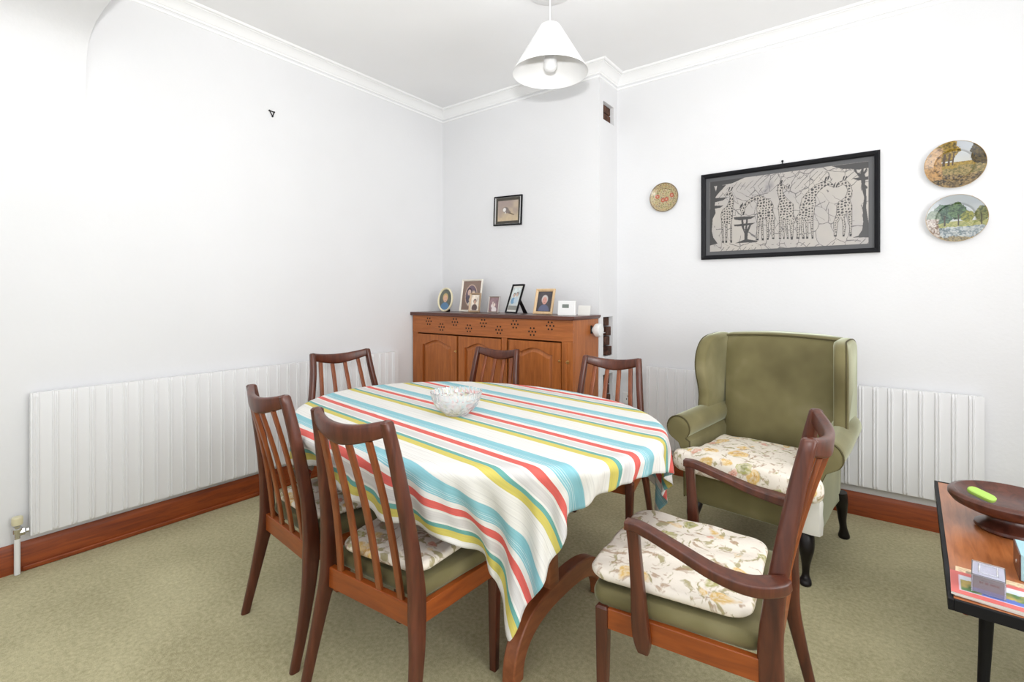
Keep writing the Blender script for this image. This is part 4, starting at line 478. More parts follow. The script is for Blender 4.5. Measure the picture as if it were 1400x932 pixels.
4,0,4,7,-1,-7,-6,-13,-2,13,-2,3,-2,-3,-9,10,6,1,5,6,5,0,0,1,-1,1,-1,0,1,-1,1,-1,1,-1,0,1,-1,1,-1,1,-1,1,-1,1,-1,0,1,-1,1,-1,1,-1,1,-1,1,-1,1,-1,1,-1,1,-1,1,-1,1,-1,1,-1,1,-1,1,-1,1,-1,1,-1,-3,-3,-5,-2,4,-5,5,4,0,1,-6,-9,0,5,7,
4,6,5,-1,-9,-6,-1,1,-1,0,2,-1,-4,-10,7,-5,8,13,-2,1,5,6,2,0,0,-1,1,0,-1,1,-1,1,-1,1,0,-1,1,-1,1,-1,1,-1,1,-1,1,0,-1,1,-1,1,-1,1,-1,1,-1,1,-1,1,-1,1,-1,1,-1,1,-1,1,-1,1,-1,1,-1,1,-1,1,-2,-3,-3,-5,5,0,-7,4,-6,7,5,-1,0,-3,-9,-4,2,
11,4,-3,-8,-5,-1,2,11,1,-12,0,-5,-11,6,-4,7,3,-2,8,6,-6,5,7,4,2,0,-1,0,1,-1,1,-1,1,-1,1,0,-1,1,-1,1,-1,1,-1,1,-1,1,0,-1,1,-1,1,-1,1,-1,1,-1,1,-1,1,-1,1,-1,1,-1,1,-1,1,-1,1,-1,1,0,-1,-2,-4,-4,-5,8,-4,5,0,-8,3,-6,7,6,-1,0,-2,-8,-5,
15,-3,-9,-6,-1,4,11,1,1,0,-18,-9,2,-2,7,4,-2,-3,2,-5,15,-5,6,5,5,4,1,0,-1,1,-1,1,-1,1,-1,0,1,-1,1,-1,1,-1,1,-1,1,-1,1,0,-1,1,-1,1,-1,1,-1,1,-1,1,-1,1,-1,1,-1,1,-1,1,-1,1,-1,1,-1,-2,-1,-5,-3,1,-2,-6,10,-1,3,0,-8,1,-4,6,7,-1,0,-1,-8,
11,-10,-5,0,5,10,1,2,-1,-4,-8,-14,-1,6,4,0,-2,0,-9,0,-1,18,1,-1,4,4,5,4,1,0,0,-1,1,-1,1,0,-1,1,-1,1,-1,1,-1,1,-1,1,-1,0,1,-1,1,-1,1,-1,1,-1,1,-1,1,-1,1,-1,1,-1,1,-1,1,-1,1,-2,-2,-5,-5,-4,8,-1,2,-5,-6,10,1,2,0,-8,-2,-1,5,7,0,0,1,
-2,-3,1,5,10,2,1,-1,-3,-9,-4,1,-5,3,1,-1,-2,-7,-4,2,5,2,1,12,0,-6,5,5,5,3,2,1,-1,1,-1,0,1,-1,1,-1,1,-1,1,-1,1,-1,1,0,-1,1,-1,1,-1,1,-1,1,-1,1,-1,1,-1,1,-1,1,-1,1,-1,-1,-3,-4,-3,-5,1,-1,-2,8,1,0,-7,-4,11,2,1,0,-7,-4,0,6,6,-1,-1,
-5,0,7,9,2,0,0,-3,-7,-6,1,4,7,-6,-6,-3,-6,-5,0,6,3,-1,2,-3,-3,10,2,6,-1,4,4,4,3,0,1,0,-1,1,-1,1,-1,1,-1,1,-1,1,-1,1,0,-1,1,-1,1,-1,1,-1,1,-1,1,-1,1,-1,1,-1,0,-2,-3,-4,-4,-4,0,8,-7,1,-3,3,6,1,-2,-8,-1,11,2,0,-1,-7,-4,0,6,7,0,
-4,7,7,3,0,1,-3,-7,-7,0,3,8,4,-1,-6,-15,-6,-3,5,5,2,-2,0,-7,-1,2,10,5,6,-7,0,6,3,4,4,2,2,-1,1,-1,1,-1,1,-1,1,-1,1,-1,0,1,-1,1,-1,1,-1,1,-1,1,-1,1,-1,-1,-1,-2,-4,-3,-4,-5,7,1,-5,3,5,-4,-3,-4,8,3,1,-4,-7,1,10,2,0,-1,-7,-5,0,6,8,
3,7,3,1,0,-3,-6,-7,-2,3,7,5,0,0,-4,-8,-14,-1,6,3,-1,-2,-3,-5,1,5,1,-1,-1,5,8,4,-5,-1,6,3,3,3,2,2,1,1,0,0,0,1,-1,1,0,-1,1,0,0,-1,1,-1,0,-1,-1,-2,-2,-3,-4,-4,-3,6,-3,0,-3,8,-2,-5,9,1,-6,-4,2,8,1,-1,-6,-5,5,8,1,0,-2,-6,-5,0,5,
10,3,1,-1,-1,-6,-7,-4,2,7,7,1,0,-3,-7,-5,-1,-1,-4,1,-1,-2,-6,-2,5,2,1,-2,-5,1,6,2,3,6,4,0,-6,-1,6,5,0,2,1,3,0,0,2,0,1,0,0,-2,0,0,-2,-2,-2,-1,-1,-5,-5,7,-1,-3,0,4,2,-2,-3,4,0,-2,2,4,0,-7,-4,7,6,0,-2,-8,-3,8,7,0,1,-3,-6,-5,-1,
13,1,-1,-1,-5,-7,-5,1,6,8,2,0,-2,-6,-7,-1,3,6,3,-9,-8,-4,-6,2,3,4,-2,-4,-2,3,1,0,-2,3,6,2,2,3,-2,6,-3,-1,-1,4,-4,2,0,2,-1,-1,5,-6,0,-1,4,-4,1,1,3,-5,0,2,2,-1,-1,1,3,-2,-1,2,3,-4,2,4,0,-3,-6,1,7,3,0,-4,-8,1,8,5,-1,1,-3,-5,-5,
14,-1,0,-4,-9,-4,-1,5,9,2,0,0,-5,-7,-3,0,6,6,0,-1,-5,-15,-4,1,5,0,0,-5,-1,2,1,-1,1,3,1,-1,1,2,5,3,-1,0,2,2,-4,0,1,2,-3,1,4,0,-3,-1,3,-2,-1,1,2,-1,-2,0,3,0,-2,2,1,0,-2,2,1,0,-4,7,1,0,-7,-3,6,6,0,-1,-7,-5,3,9,3,0,0,-3,-5,
318,14,13,13,13,13,12,12,13,11,12,14,11,6,9,10,10,9,8,9,8,8,7,7,7,7,5,5,5,5,5,4,4,3,4,4,2,3,4,3,1,1,1,0,1,1,1,-2,-1,-1,-3,-3,-3,-4,-4,-4,-5,-5,-6,-6,-5,-5,-3,-3,-4,-4,-4,-3,-4,-5,-5,-5,-6,-8,-6,-13,-13,-11,-12,-13,-14,-13,-14,-13,-14,-16,-17,-20,-20,-20,-20,
15,-1,1,0,0,0,0,1,-1,2,-1,-3,1,3,0,0,0,1,0,0,0,0,1,0,0,-1,1,0,0,0,0,0,0,1,-1,0,0,0,0,-1,0,0,-1,1,0,-1,0,0,0,-1,1,0,0,0,0,0,0,0,1,-1,0,0,0,-1,-1,0,0,-1,0,0,0,-1,0,-1,-2,3,1,0,-1,0,1,-1,1,0,0,1,-1,0,0,0,0,
15,0,-1,1,0,0,1,-1,1,-1,1,0,-1,2,0,0,0,0,1,0,0,0,0,0,0,1,0,0,0,0,0,1,-1,0,0,0,0,0,-1,1,0,-1,0,0,-1,1,-1,0,-1,1,-1,1,-1,1,0,0,1,0,-1,1,-1,1,-1,-1,0,0,-1,0,-1,0,-1,1,-1,0,0,0,1,-1,0,0,0,1,0,1,0,-2,0,1,1,0,0,
15,0,0,0,0,0,0,1,-1,1,0,1,0,0,1,-1,0,0,1,-1,1,0,0,0,0,0,0,1,0,0,0,0,0,0,1,-1,1,-1,0,-1,0,0,1,-1,0,-1,0,0,0,0,0,-1,1,0,0,0,0,0,0,0,1,-1,-1,0,0,-1,0,-1,0,-1,1,-1,0,1,0,-1,0,0,0,0,0,1,1,-1,-1,1,0,0,0,1,0,
14,1,0,-1,1,0,0,0,1,-1,1,0,0,0,1,1,-1,0,0,1,0,0,0,1,0,0,0,0,0,0,0,0,1,-1,0,1,-1,1,-1,0,0,0,-1,0,0,0,0,0,0,-1,0,1,0,-1,0,1,-1,0,0,1,-1,0,0,0,-1,0,0,-1,-1,1,-1,-1,0,0,0,0,0,0,0,1,0,0,0,0,0,-1,0,1,0,0,1,
14,0,1,0,0,0,0,0,0,1,-1,1,1,0,-1,1,1,0,-1,1,-1,1,0,0,0,0,1,0,0,0,0,0,0,1,-1,0,0,0,0,-1,1,0,0,0,0,0,-1,0,0,0,0,-1,0,1,0,-1,0,1,0,0,0,0,-1,-1,0,0,-1,0,0,-1,-1,0,0,0,0,1,-1,0,0,0,1,0,0,-1,0,0,1,0,1,0,-1,
13,1,0,1,-1,1,0,0,1,-1,1,-1,0,1,1,0,0,0,1,-1,1,0,0,0,1,0,-1,0,1,0,1,-1,0,0,1,-1,1,-1,-1,0,-1,0,0,0,0,-1,1,1,1,0,0,0,0,-1,0,0,0,-1,0,0,1,-1,0,0,0,-2,0,0,-1,0,0,0,-1,1,-1,0,0,0,1,0,0,0,-1,0,0,1,0,0,0,0,1,
14,0,0,0,1,0,0,0,0,1,-1,1,0,0,1,-1,1,0,0,0,1,0,0,-1,0,1,1,0,0,0,0,0,-1,-2,-2,-2,-2,-1,-1,-1,-1,-1,0,0,0,1,1,1,0,2,3,1,1,2,2,0,0,-1,1,-1,-1,0,0,-1,0,0,-1,0,0,-1,-1,0,1,-1,0,-1,1,0,0,0,0,0,-1,0,1,0,1,1,0,0,-1,
14,-1,1,0,0,0,1,0,0,0,1,-1,1,0,0,1,0,0,0,1,-1,0,1,1,-1,0,1,0,-1,-2,-4,-2,-2,-3,-3,-2,-1,-2,0,1,-1,1,0,0,1,-1,-1,0,1,0,1,2,3,2,3,3,3,3,1,0,-1,0,-1,0,-1,0,0,-1,-1,0,0,0,-1,0,0,0,0,0,0,1,0,-1,0,0,0,1,0,0,0,0,0,
13,1,0,0,0,1,0,0,-1,1,0,1,-1,1,0,1,-1,0,1,0,1,-1,1,0,1,-1,-4,-3,-3,-4,-3,-3,-1,0,1,1,0,1,0,-1,1,0,0,0,-1,1,0,0,0,0,-1,1,-1,-1,-1,2,3,3,4,4,4,1,0,-1,-1,0,0,-1,0,-1,0,0,0,-1,0,0,0,0,1,-1,0,-1,1,1,0,0,0,0,-1,0,1,
13,0,0,1,0,0,0,1,0,0,0,0,1,-1,0,1,1,0,0,1,-1,2,-1,-2,-3,-4,-5,-4,-3,1,0,1,0,1,0,0,0,0,0,0,0,0,0,1,0,-1,0,0,0,0,0,-1,0,1,0,-1,-1,1,-1,3,4,5,5,3,0,-1,-2,0,0,0,0,-1,-1,0,-1,1,0,1,-1,0,-1,1,0,0,0,0,0,0,0,1,0,
12,1,0,1,0,-1,1,0,1,0,0,0,1,0,0,-1,2,0,0,0,1,-3,-3,-4,-6,-5,1,0,1,0,1,0,0,0,0,0,0,0,0,0,0,0,0,0,0,0,0,0,0,0,0,0,0,0,0,0,0,-1,1,-1,0,0,2,6,6,4,1,-1,-2,0,-1,0,0,-1,1,-1,0,0,0,0,0,0,0,0,1,0,-1,0,1,-1,0,
13,0,0,0,1,0,0,0,1,-1,1,0,-1,2,0,0,-1,2,0,-1,-4,-4,-7,-4,1,1,0,1,1,0,-1,0,0,0,0,1,-1,0,0,0,0,0,0,-1,0,1,0,0,0,0,0,0,0,0,0,0,0,0,0,0,-1,0,0,-1,3,5,6,4,1,-2,0,-1,-1,0,0,0,0,0,0,-1,1,0,1,0,-1,0,0,0,0,0,0,
13,-1,1,-1,1,1,0,0,-1,2,-1,1,1,-2,2,0,1,0,-4,-5,-5,-6,1,2,-1,1,0,0,0,0,0,0,0,0,0,0,1,-1,0,0,0,0,0,0,0,0,0,0,0,0,0,0,0,0,0,0,0,0,0,0,0,0,0,0,-1,0,2,6,6,4,-1,-2,0,0,-1,0,0,0,0,0,0,0,0,0,-1,0,1,0,0,0,0,
11,1,0,1,-1,1,0,1,0,0,1,0,0,1,-1,1,-1,-4,-4,-8,-2,3,0,-1,1,0,0,0,0,0,0,0,0,0,0,0,0,0,0,0,0,0,0,0,0,0,0,0,0,0,0,0,0,0,0,0,0,0,0,0,0,0,0,0,0,-1,0,0,3,7,5,2,-1,-1,-1,0,0,0,0,1,-1,1,0,-1,1,0,0,0,0,1,0,
11,1,0,0,1,-1,1,0,2,-1,0,1,-1,1,1,-2,-5,-7,-6,3,1,-1,0,1,0,0,0,0,-1,1,0,0,0,0,0,0,0,0,0,0,0,0,0,0,0,0,0,0,0,0,0,0,0,0,0,0,0,0,0,0,0,0,0,0,0,0,0,-1,1,-1,6,7,4,-1,-1,0,-1,0,0,0,1,0,-1,0,0,0,0,1,0,0,1,
12,-1,1,0,0,1,0,0,-1,2,0,-1,2,0,-3,-4,-7,-4,3,0,-1,1,0,0,0,0,0,0,0,-1,1,0,0,0,0,-1,0,1,0,0,0,0,0,0,0,0,0,0,0,0,0,0,0,0,0,0,0,0,0,0,0,0,0,0,0,0,0,0,-1,0,0,2,7,7,0,-1,-1,0,0,0,0,-1,0,1,0,0,1,-1,1,0,0,
11,0,0,0,1,0,0,1,0,-1,2,1,0,-3,-4,-9,-2,3,0,-1,1,0,0,0,0,0,0,0,0,0,0,0,0,0,0,0,0,0,0,0,0,0,0,0,0,0,0,0,0,0,0,0,0,0,0,0,0,0,0,0,0,0,0,0,0,0,0,0,0,0,-1,1,0,5,8,2,-1,-1,0,0,-1,1,0,0,0,0,0,1,0,0,0,
10,1,0,1,-1,1,0,0,1,1,-1,1,-3,-4,-10,1,2,0,-1,1,0,0,0,0,0,0,0,0,0,0,0,0,0,0,0,0,0,0,0,0,0,0,0,0,0,0,0,0,0,0,0,0,0,0,0,0,0,0,0,0,0,0,0,0,0,0,0,0,0,0,0,-1,1,0,5,6,3,-1,0,-1,1,-1,0,0,0,1,0,0,0,1,0,
9,1,1,0,1,-1,1,-1,1,0,1,-2,-5,-9,2,1,-1,0,1,0,0,0,0,0,0,0,0,0,0,0,0,0,0,0,0,0,0,0,0,0,0,0,0,0,0,0,0,0,0,0,0,0,0,0,0,0,0,0,0,0,0,0,0,0,0,0,0,0,0,0,0,0,-1,0,0,4,9,2,-2,0,0,0,0,0,0,0,0,0,1,0,1,
10,0,-1,1,0,1,0,1,-1,1,-1,-5,-7,0,1,0,0,0,0,0,0,0,0,0,0,0,0,0,0,0,0,0,0,0,1,0,-1,0,0,0,0,0,0,0,0,0,0,0,0,0,0,0,0,0,0,0,0,0,0,0,0,0,0,0,0,0,0,0,0,0,0,0,0,0,0,0,3,8,3,-1,-2,1,0,-1,1,0,0,1,0,0,0,
9,0,1,-1,1,1,0,1,1,-1,-4,-7,-3,2,-1,0,1,0,0,0,0,0,0,0,0,0,0,0,0,0,0,0,0,0,0,0,0,0,0,0,0,0,0,0,0,0,0,0,0,0,0,0,0,0,0,0,0,0,0,0,0,0,0,0,0,0,0,0,0,0,0,0,0,0,-1,0,0,4,7,3,-1,-1,-1,1,0,0,0,0,0,1,-1,
8,1,0,1,0,-1,1,0,1,-3,-5,-6,3,0,0,0,0,0,0,0,0,0,0,0,0,0,0,0,0,0,0,0,0,0,0,0,0,0,0,0,0,0,0,0,0,0,0,0,0,0,0,0,0,0,0,0,0,0,0,0,0,0,0,0,0,0,0,0,0,0,0,0,0,0,0,0,0,-1,4,8,2,-3,0,0,0,0,0,0,0,-1,1,
8,0,0,0,1,1,-1,1,-1,-4,-8,3,0,-1,1,0,0,0,0,0,0,0,0,0,0,0,0,0,0,0,0,0,0,0,0,0,0,0,0,0,0,0,0,0,0,0,0,0,0,0,0,0,0,0,0,0,0,0,0,0,0,0,0,0,0,0,0,0,0,0,0,0,0,0,0,0,-1,0,1,4,7,1,-1,0,-1,0,0,0,0,1,0,
9,-1,0,1,-1,0,1,0,-4,-5,-1,0,0,1,0,0,0,0,0,0,0,0,0,0,0,0,0,0,0,0,0,0,0,0,-1,0,1,0,0,0,0,0,0,0,0,0,0,0,0,0,0,0,0,0,0,0,0,0,0,0,0,0,0,0,0,0,0,0,0,0,0,0,0,0,0,0,0,0,-1,0,6,7,-2,-1,0,0,0,0,0,0,0,
6,1,1,-1,1,0,1,-1,-4,-6,2,0,0,0,0,0,0,0,0,0,0,0,0,0,0,0,0,0,0,0,0,0,0,0,0,0,0,0,0,0,0,0,0,0,0,0,0,0,0,0,0,0,0,0,0,0,0,0,0,0,0,0,0,0,0,0,0,0,0,0,0,0,0,0,0,0,0,0,0,0,0,7,4,-2,0,-1,1,0,0,0,0,
6,0,0,1,0,0,1,-3,-5,-1,1,0,0,0,0,0,0,0,0,0,0,0,0,0,0,0,0,0,0,0,0,0,0,0,0,0,0,0,0,0,0,0,0,0,0,0,0,0,0,0,0,0,0,0,0,0,0,0,0,0,0,0,0,0,0,0,0,0,0,0,0,0,0,0,0,0,0,0,0,-1,1,2,7,1,-2,0,0,0,0,0,1,
7,0,0,0,0,1,-2,-3,-5,2,-1,1,0,0,0,0,0,0,0,0,0,0,0,0,0,0,0,0,0,0,0,0,1,-1,0,0,0,0,0,0,0,0,0,0,0,0,0,0,0,0,0,0,0,0,0,0,0,0,0,0,0,0,0,0,0,0,0,0,0,0,0,0,0,0,0,0,0,0,0,0,0,-1,6,5,-2,1,-1,0,1,0,0,
4,1,0,1,0,0,-1,-4,-2,1,0,0,0,0,0,0,0,0,0,0,0,0,0,0,0,0,0,0,0,0,0,0,0,1,0,-1,0,0,0,0,0,0,0,0,0,0,0,0,0,0,0,0,0,0,0,0,0,0,0,0,0,0,0,0,0,0,0,0,0,0,0,0,0,0,0,0,0,0,0,0,-1,1,0,7,2,-2,0,0,0,0,0,
5,0,0,0,0,1,-3,-4,1,-1,1,0,0,0,0,0,0,0,0,0,0,0,0,0,0,0,0,1,-1,0,0,0,-1,1,0,0,0,0,0,0,0,0,0,0,0,0,0,0,0,0,0,0,0,0,0,0,0,0,0,0,0,0,0,0,0,0,0,0,0,0,0,0,0,0,0,0,0,0,0,0,0,0,0,4,4,-1,0,0,-1,1,0,
4,-1,1,-1,1,0,-2,-3,1,0,0,0,0,0,0,0,0,0,0,0,0,0,0,0,0,0,0,0,1,0,-1,0,0,0,0,0,0,0,0,0,0,0,0,0,0,0,0,0,0,0,0,0,0,0,0,0,0,0,0,0,0,0,0,0,0,0,0,0,0,0,0,0,0,0,0,0,0,0,0,0,0,-1,1,0,6,1,-1,0,1,-1,0,
4,0,0,1,-1,-1,-2,-2,1,0,0,0,0,0,0,0,0,0,0,0,0,0,0,0,0,0,0,0,0,0,1,-1,0,-1,0,1,0,0,0,0,0,0,0,0,0,0,0,0,0,0,0,0,0,0,0,0,0,0,0,0,0,0,0,0,0,0,0,0,0,0,0,0,0,0,0,0,0,0,0,0,0,0,0,-1,6,2,-2,0,0,0,0,
3,1,0,0,0,-1,-3,0,-1,1,0,0,0,0,0,0,0,0,0,0,0,0,0,0,0,0,0,-1,1,0,0,1,-1,0,0,0,0,0,0,0,0,0,0,0,0,0,0,0,0,0,0,0,0,0,0,0,0,0,0,0,0,0,0,0,0,0,0,0,0,0,0,0,0,0,0,0,0,0,0,0,0,0,-1,1,1,6,-1,0,-1,1,0,
0,0,0,0,1,0,-1,0,0,0,0,0,0,0,0,0,0,0,0,0,0,0,0,0,0,0,0,0,-1,1,0,0,0,0,0,0,0,0,0,0,0,0,0,0,0,0,0,1,-1,0,0,0,0,0,0,0,0,0,0,0,0,0,0,0,0,0,0,0,0,0,0,0,0,0,0,0,0,0,0,0,0,0,0,0,0,3,3,-2,0,0,0,
1,0,0,0,0,-1,0,0,0,0,0,0,0,0,0,0,0,0,0,0,0,0,0,0,0,0,0,0,0,-1,0,1,0,0,1,0,-1,0,0,1,0,-1,0,1,0,-1,0,0,1,0,-1,0,0,0,0,0,0,0,0,0,0,0,0,0,0,0,0,0,0,0,0,0,0,0,0,0,0,0,0,0,0,0,0,0,-1,3,3,-1,1,-1,1,
1,0,0,0,0,0,-1,0,0,0,0,0,0,0,0,0,0,0,0,0,0,0,0,0,0,0,0,0,0,0,1,-1,0,0,0,0,1,0,-1,0,0,1,-1,0,0,1,-1,0,0,0,0,0,0,0,0,0,0,0,0,0,0,0,0,0,0,0,0,0,0,0,0,0,0,0,0,0,0,0,0,0,0,0,0,-1,1,2,3,-1,0,1,-1,
1,0,0,0,0,-1,-1,1,0,0,0,0,0,0,0,0,0,0,0,0,0,0,0,1,0,0,-1,0,0,0,0,0,1,-1,-1,1,0,0,1,-1,0,0,1,-2,1,0,1,-2,1,0,1,-1,1,-1,0,0,0,0,0,0,0,0,0,0,1,-1,0,0,0,0,0,0,0,0,0,0,0,0,0,0,0,0,0,0,0,1,1,0,-1,-1,1,
1,-1,0,0,-2,1,2,-1,0,0,0,0,0,0,0,0,0,0,0,0,0,0,0,-1,1,0,1,0,-1,0,-1,1,0,1,-1,0,0,0,0,-1,0,1,0,0,-1,1,0,0,0,0,0,0,0,1,0,-1,0,0,0,0,0,0,0,0,0,1,0,-1,0,0,0,0,0,0,0,0,0,0,0,0,0,0,0,0,0,1,1,1,-1,-1,-1,
-3,1,0,0,2,0,0,0,0,0,0,0,0,0,0,0,0,0,0,0,0,0,0,0,-1,1,0,0,1,-1,0,-1,1,0,1,-2,1,0,0,1,-1,-1,1,0,0,-1,0,1,-1,1,0,1,-2,1,0,1,-1,0,1,-1,0,0,0,0,0,0,0,1,-1,0,0,0,0,0,0,0,0,0,0,0,0,0,0,0,0,0,1,0,0,0,0,
-3,0,0,0,-1,2,2,-1,1,0,0,0,0,0,0,0,0,0,0,0,0,0,0,0,0,-1,1,0,0,1,-1,0,-1,0,1,0,-1,0,1,0,0,1,-1,0,0,0,0,0,0,-1,1,0,1,-2,1,0,1,-1,0,1,0,-1,0,0,-1,1,0,0,1,0,-1,0,0,0,0,0,0,0,0,0,0,0,0,0,0,-1,2,2,-1,-1,0,
-3,0,0,-1,1,1,1,1,0,0,0,0,0,0,0,0,0,0,0,0,0,0,0,0,0,0,-1,1,0,0,0,0,0,0,-1,1,0,0,-1,0,1,0,0,1,0,-1,0,0,0,0,-1,0,1,0,-1,0,1,0,-1,1,0,1,0,-1,0,-1,1,0,0,0,1,-1,0,0,0,0,0,0,0,0,0,0,0,0,0,1,-1,-1,0,0,-2,
-4,0,0,1,0,0,2,2,0,-1,0,0,0,0,0,0,0,0,0,0,0,0,0,0,0,0,0,-1,0,0,1,0,0,0,0,0,0,0,0,0,0,-1,1,0,0,0,1,-1,0,0,0,0,-1,1,0,0,-1,1,0,-1,1,0,0,0,0,0,-1,0,1,0,0,1,-1,0,0,0,0,0,0,0,0,0,0,0,0,-1,1,0,-1,-1,0,
-1,-1,0,-1,0,-2,3,2,0,0,0,0,0,0,0,0,0,0,0,0,0,0,0,0,0,0,0,0,0,0,0,0,0,0,0,0,0,0,0,0,0,0,-1,1,0,0,0,1,0,-1,0,0,0,0,0,0,0,0,0,0,-1,0,1,0,0,0,0,0,-1,0,0,1,0,0,0,0,0,0,0,0,0,0,0,0,0,1,-2,0,0,0,-1,
-4,0,-1,0,-1,1,3,3,-1,0,0,0,0,0,0,0,0,0,0,0,0,0,0,0,0,0,0,0,0,0,0,0,0,0,0,0,0,0,0,0,0,0,0,-1,0,1,-1,1,0,1,-1,0,0,0,0,0,0,0,0,0,0,0,-1,1,0,0,0,0,0,0,0,-1,1,0,0,0,0,0,0,0,0,0,0,0,0,0,0,-2,1,-1,-1,
-7,0,0,0,0,0,2,5,0,0,0,0,0,0,0,0,0,0,0,0,0,0,0,0,0,0,0,0,0,0,0,0,0,0,0,0,0,0,0,0,0,0,0,0,0,0,0,-1,1,0,0,0,0,0,0,0,0,1,0,-1,0,0,0,0,0,0,0,0,0,0,0,0,0,0,0,0,0,0,0,0,0,0,0,1,-1,-1,-1,2,-2,1,0,
-6,0,0,0,-1,0,0,5,3,0,-1,0,0,0,0,0,0,0,0,0,0,0,0,0,0,0,0,0,0,0,0,0,0,0,0,0,0,0,0,0,0,0,0,0,0,0,0,0,-1,0,1,0,0,0,0,0,0,-1,1,0,0,0,0,0,0,0,0,0,0,0,0,0,0,0,0,0,0,0,0,0,0,0,0,0,0,0,-3,-2,0,0,0,
-7,0,0,0,1,-1,0,2,5,0,0,0,0,0,0,0,0,0,0,0,0,0,0,0,0,0,0,0,0,0,0,0,0,0,0,0,0,0,0,0,0,0,0,0,0,0,0,0,0,0,0,0,0,0,0,0,0,0,-1,1,0,0,0,0,0,0,0,0,0,0,0,0,0,0,0,0,0,0,0,0,0,0,0,0,1,-3,-3,0,0,0,0,
-6,-1,0,-1,0,0,-1,2,5,2,1,-1,0,0,0,0,0,0,0,0,0,0,0,0,0,0,0,0,0,0,0,0,0,0,0,0,0,0,0,0,0,0,0,0,0,0,0,0,0,0,0,0,0,0,1,-1,0,0,0,0,0,0,0,0,0,0,0,0,0,0,0,0,0,0,0,0,0,0,0,0,0,0,1,-1,1,-3,-3,-1,1,0,0,
-8,1,-1,1,-1,0,0,-1,5,5,-1,0,0,0,0,0,0,0,0,0,0,0,0,0,0,0,0,0,0,0,0,0,0,0,0,0,0,0,0,0,0,0,0,0,0,0,0,0,0,0,0,0,0,0,0,1,-1,0,0,0,0,0,0,0,0,0,0,0,0,0,0,0,0,0,0,0,0,0,0,0,0,0,0,0,0,-4,-2,1,0,0,1,
-7,-1,0,-1,0,0,0,-1,1,7,2,1,-1,0,0,0,0,0,0,0,0,0,0,0,0,0,0,0,0,0,0,0,0,0,0,0,0,0,0,0,0,0,0,0,0,0,0,0,0,0,0,0,0,0,0,0,0,0,0,0,0,0,0,0,0,0,0,0,0,0,0,0,0,0,0,0,0,0,0,0,0,0,0,1,-3,-4,0,0,0,0,0,
-8,0,-1,0,0,0,-1,1,-1,4,7,-1,1,0,-1,0,0,0,0,0,0,0,0,0,0,0,0,0,0,0,0,0,0,0,0,0,0,0,0,0,0,0,0,0,0,0,0,0,0,0,0,0,0,0,0,0,0,0,0,0,0,0,0,0,0,0,0,0,0,0,0,0,0,0,0,0,0,0,0,0,0,0,0,1,-5,-3,1,0,-1,0,0,
-9,-1,1,0,0,-1,0,-1,0,0,7,5,-1,0,1,-1,0,0,0,0,0,0,0,0,0,0,0,0,0,0,0,0,0,0,0,0,0,0,0,0,0,0,0,0,0,0,0,0,0,0,0,0,0,0,-1,0,1,0,0,0,0,0,0,0,0,0,0,0,0,0,0,0,0,0,0,0,0,0,0,0,0,1,0,-2,-5,-2,0,1,1,0,0,
-9,1,-1,-1,-1,1,0,-1,0,0,1,8,2,0,0,0,0,0,0,0,0,0,0,0,0,0,0,0,0,0,0,0,0,0,0,0,0,0,0,0,0,0,0,0,0,0,0,0,0,0,0,0,0,0,0,0,0,0,0,0,0,0,0,0,0,0,0,0,0,0,0,0,0,0,0,0,0,0,0,1,0,-1,2,-6,-5,0,1,0,1,1,1,
-10,0,0,0,0,-1,0,0,0,-1,0,4,8,0,0,0,0,0,0,0,0,0,0,0,0,0,0,0,0,0,0,0,0,0,0,0,0,0,0,0,0,0,0,0,0,0,0,0,0,0,0,0,0,0,0,0,0,0,0,0,0,0,0,0,0,0,0,0,0,0,0,0,0,0,0,0,0,0,0,0,0,3,-6,-5,-2,1,-1,1,0,0,0,
-10,-1,0,0,0,0,-1,1,-1,-1,1,0,5,7,0,1,-1,0,0,0,0,0,0,0,0,0,0,0,0,0,0,0,0,0,0,0,0,0,0,0,0,0,0,0,0,0,0,0,0,0,0,0,0,0,0,0,0,0,0,0,0,0,0,0,0,0,0,0,0,0,0,0,0,0,0,0,0,0,1,-1,1,-2,-5,-5,0,0,1,0,1,0,0,
-10,0,0,-1,0,-1,1,-1,-1,1,-1,-1,2,7,5,0,0,0,0,0,0,0,0,0,0,0,0,0,0,0,0,0,0,0,0,0,0,0,0,0,0,0,0,0,0,0,0,0,0,0,0,0,0,0,0,0,0,0,0,0,0,0,0,0,0,0,0,0,0,0,0,0,0,0,0,0,0,1,-1,0,2,-7,-5,-1,1,0,-1,1,0,1,0,
-11,0,0,0,-1,1,-1,-1,1,0,-1,-1,0,1,8,5,1,0,-1,0,0,0,0,0,0,0,0,0,0,0,0,0,0,0,0,0,0,0,0,0,0,0,0,0,0,0,0,0,0,0,0,0,0,1,0,-1,0,0,0,0,0,0,0,0,0,0,0,0,0,0,0,0,0,0,0,0,1,-1,1,3,-7,-6,-3,0,2,0,0,-1,0,0,1,
-11,0,-1,1,0,-1,-1,1,0,-1,-1,1,-1,-1,2,8,5,0,0,0,0,0,0,0,0,0,0,0,0,0,0,0,0,0,0,0,0,0,0,0,0,0,0,0,0,0,0,0,0,0,0,0,0,0,0,0,0,0,0,0,0,0,0,0,0,0,0,0,0,0,0,0,0,0,0,1,-1,0,3,-7,-5,-4,1,1,-1,1,1,0,0,0,0,
-11,-1,1,-1,0,-1,1,-1,-1,0,1,0,-2,1,-1,1,8,6,1,0,-1,0,0,0,0,0,0,0,0,0,0,0,0,0,0,0,0,0,0,0,0,0,0,0,0,0,0,0,0,0,0,0,0,0,0,0,0,0,0,0,0,0,0,0,0,0,0,0,0,0,0,0,0,1,0,-1,0,3,-6,-5,-5,0,-1,2,0,0,1,1,0,0,-1,
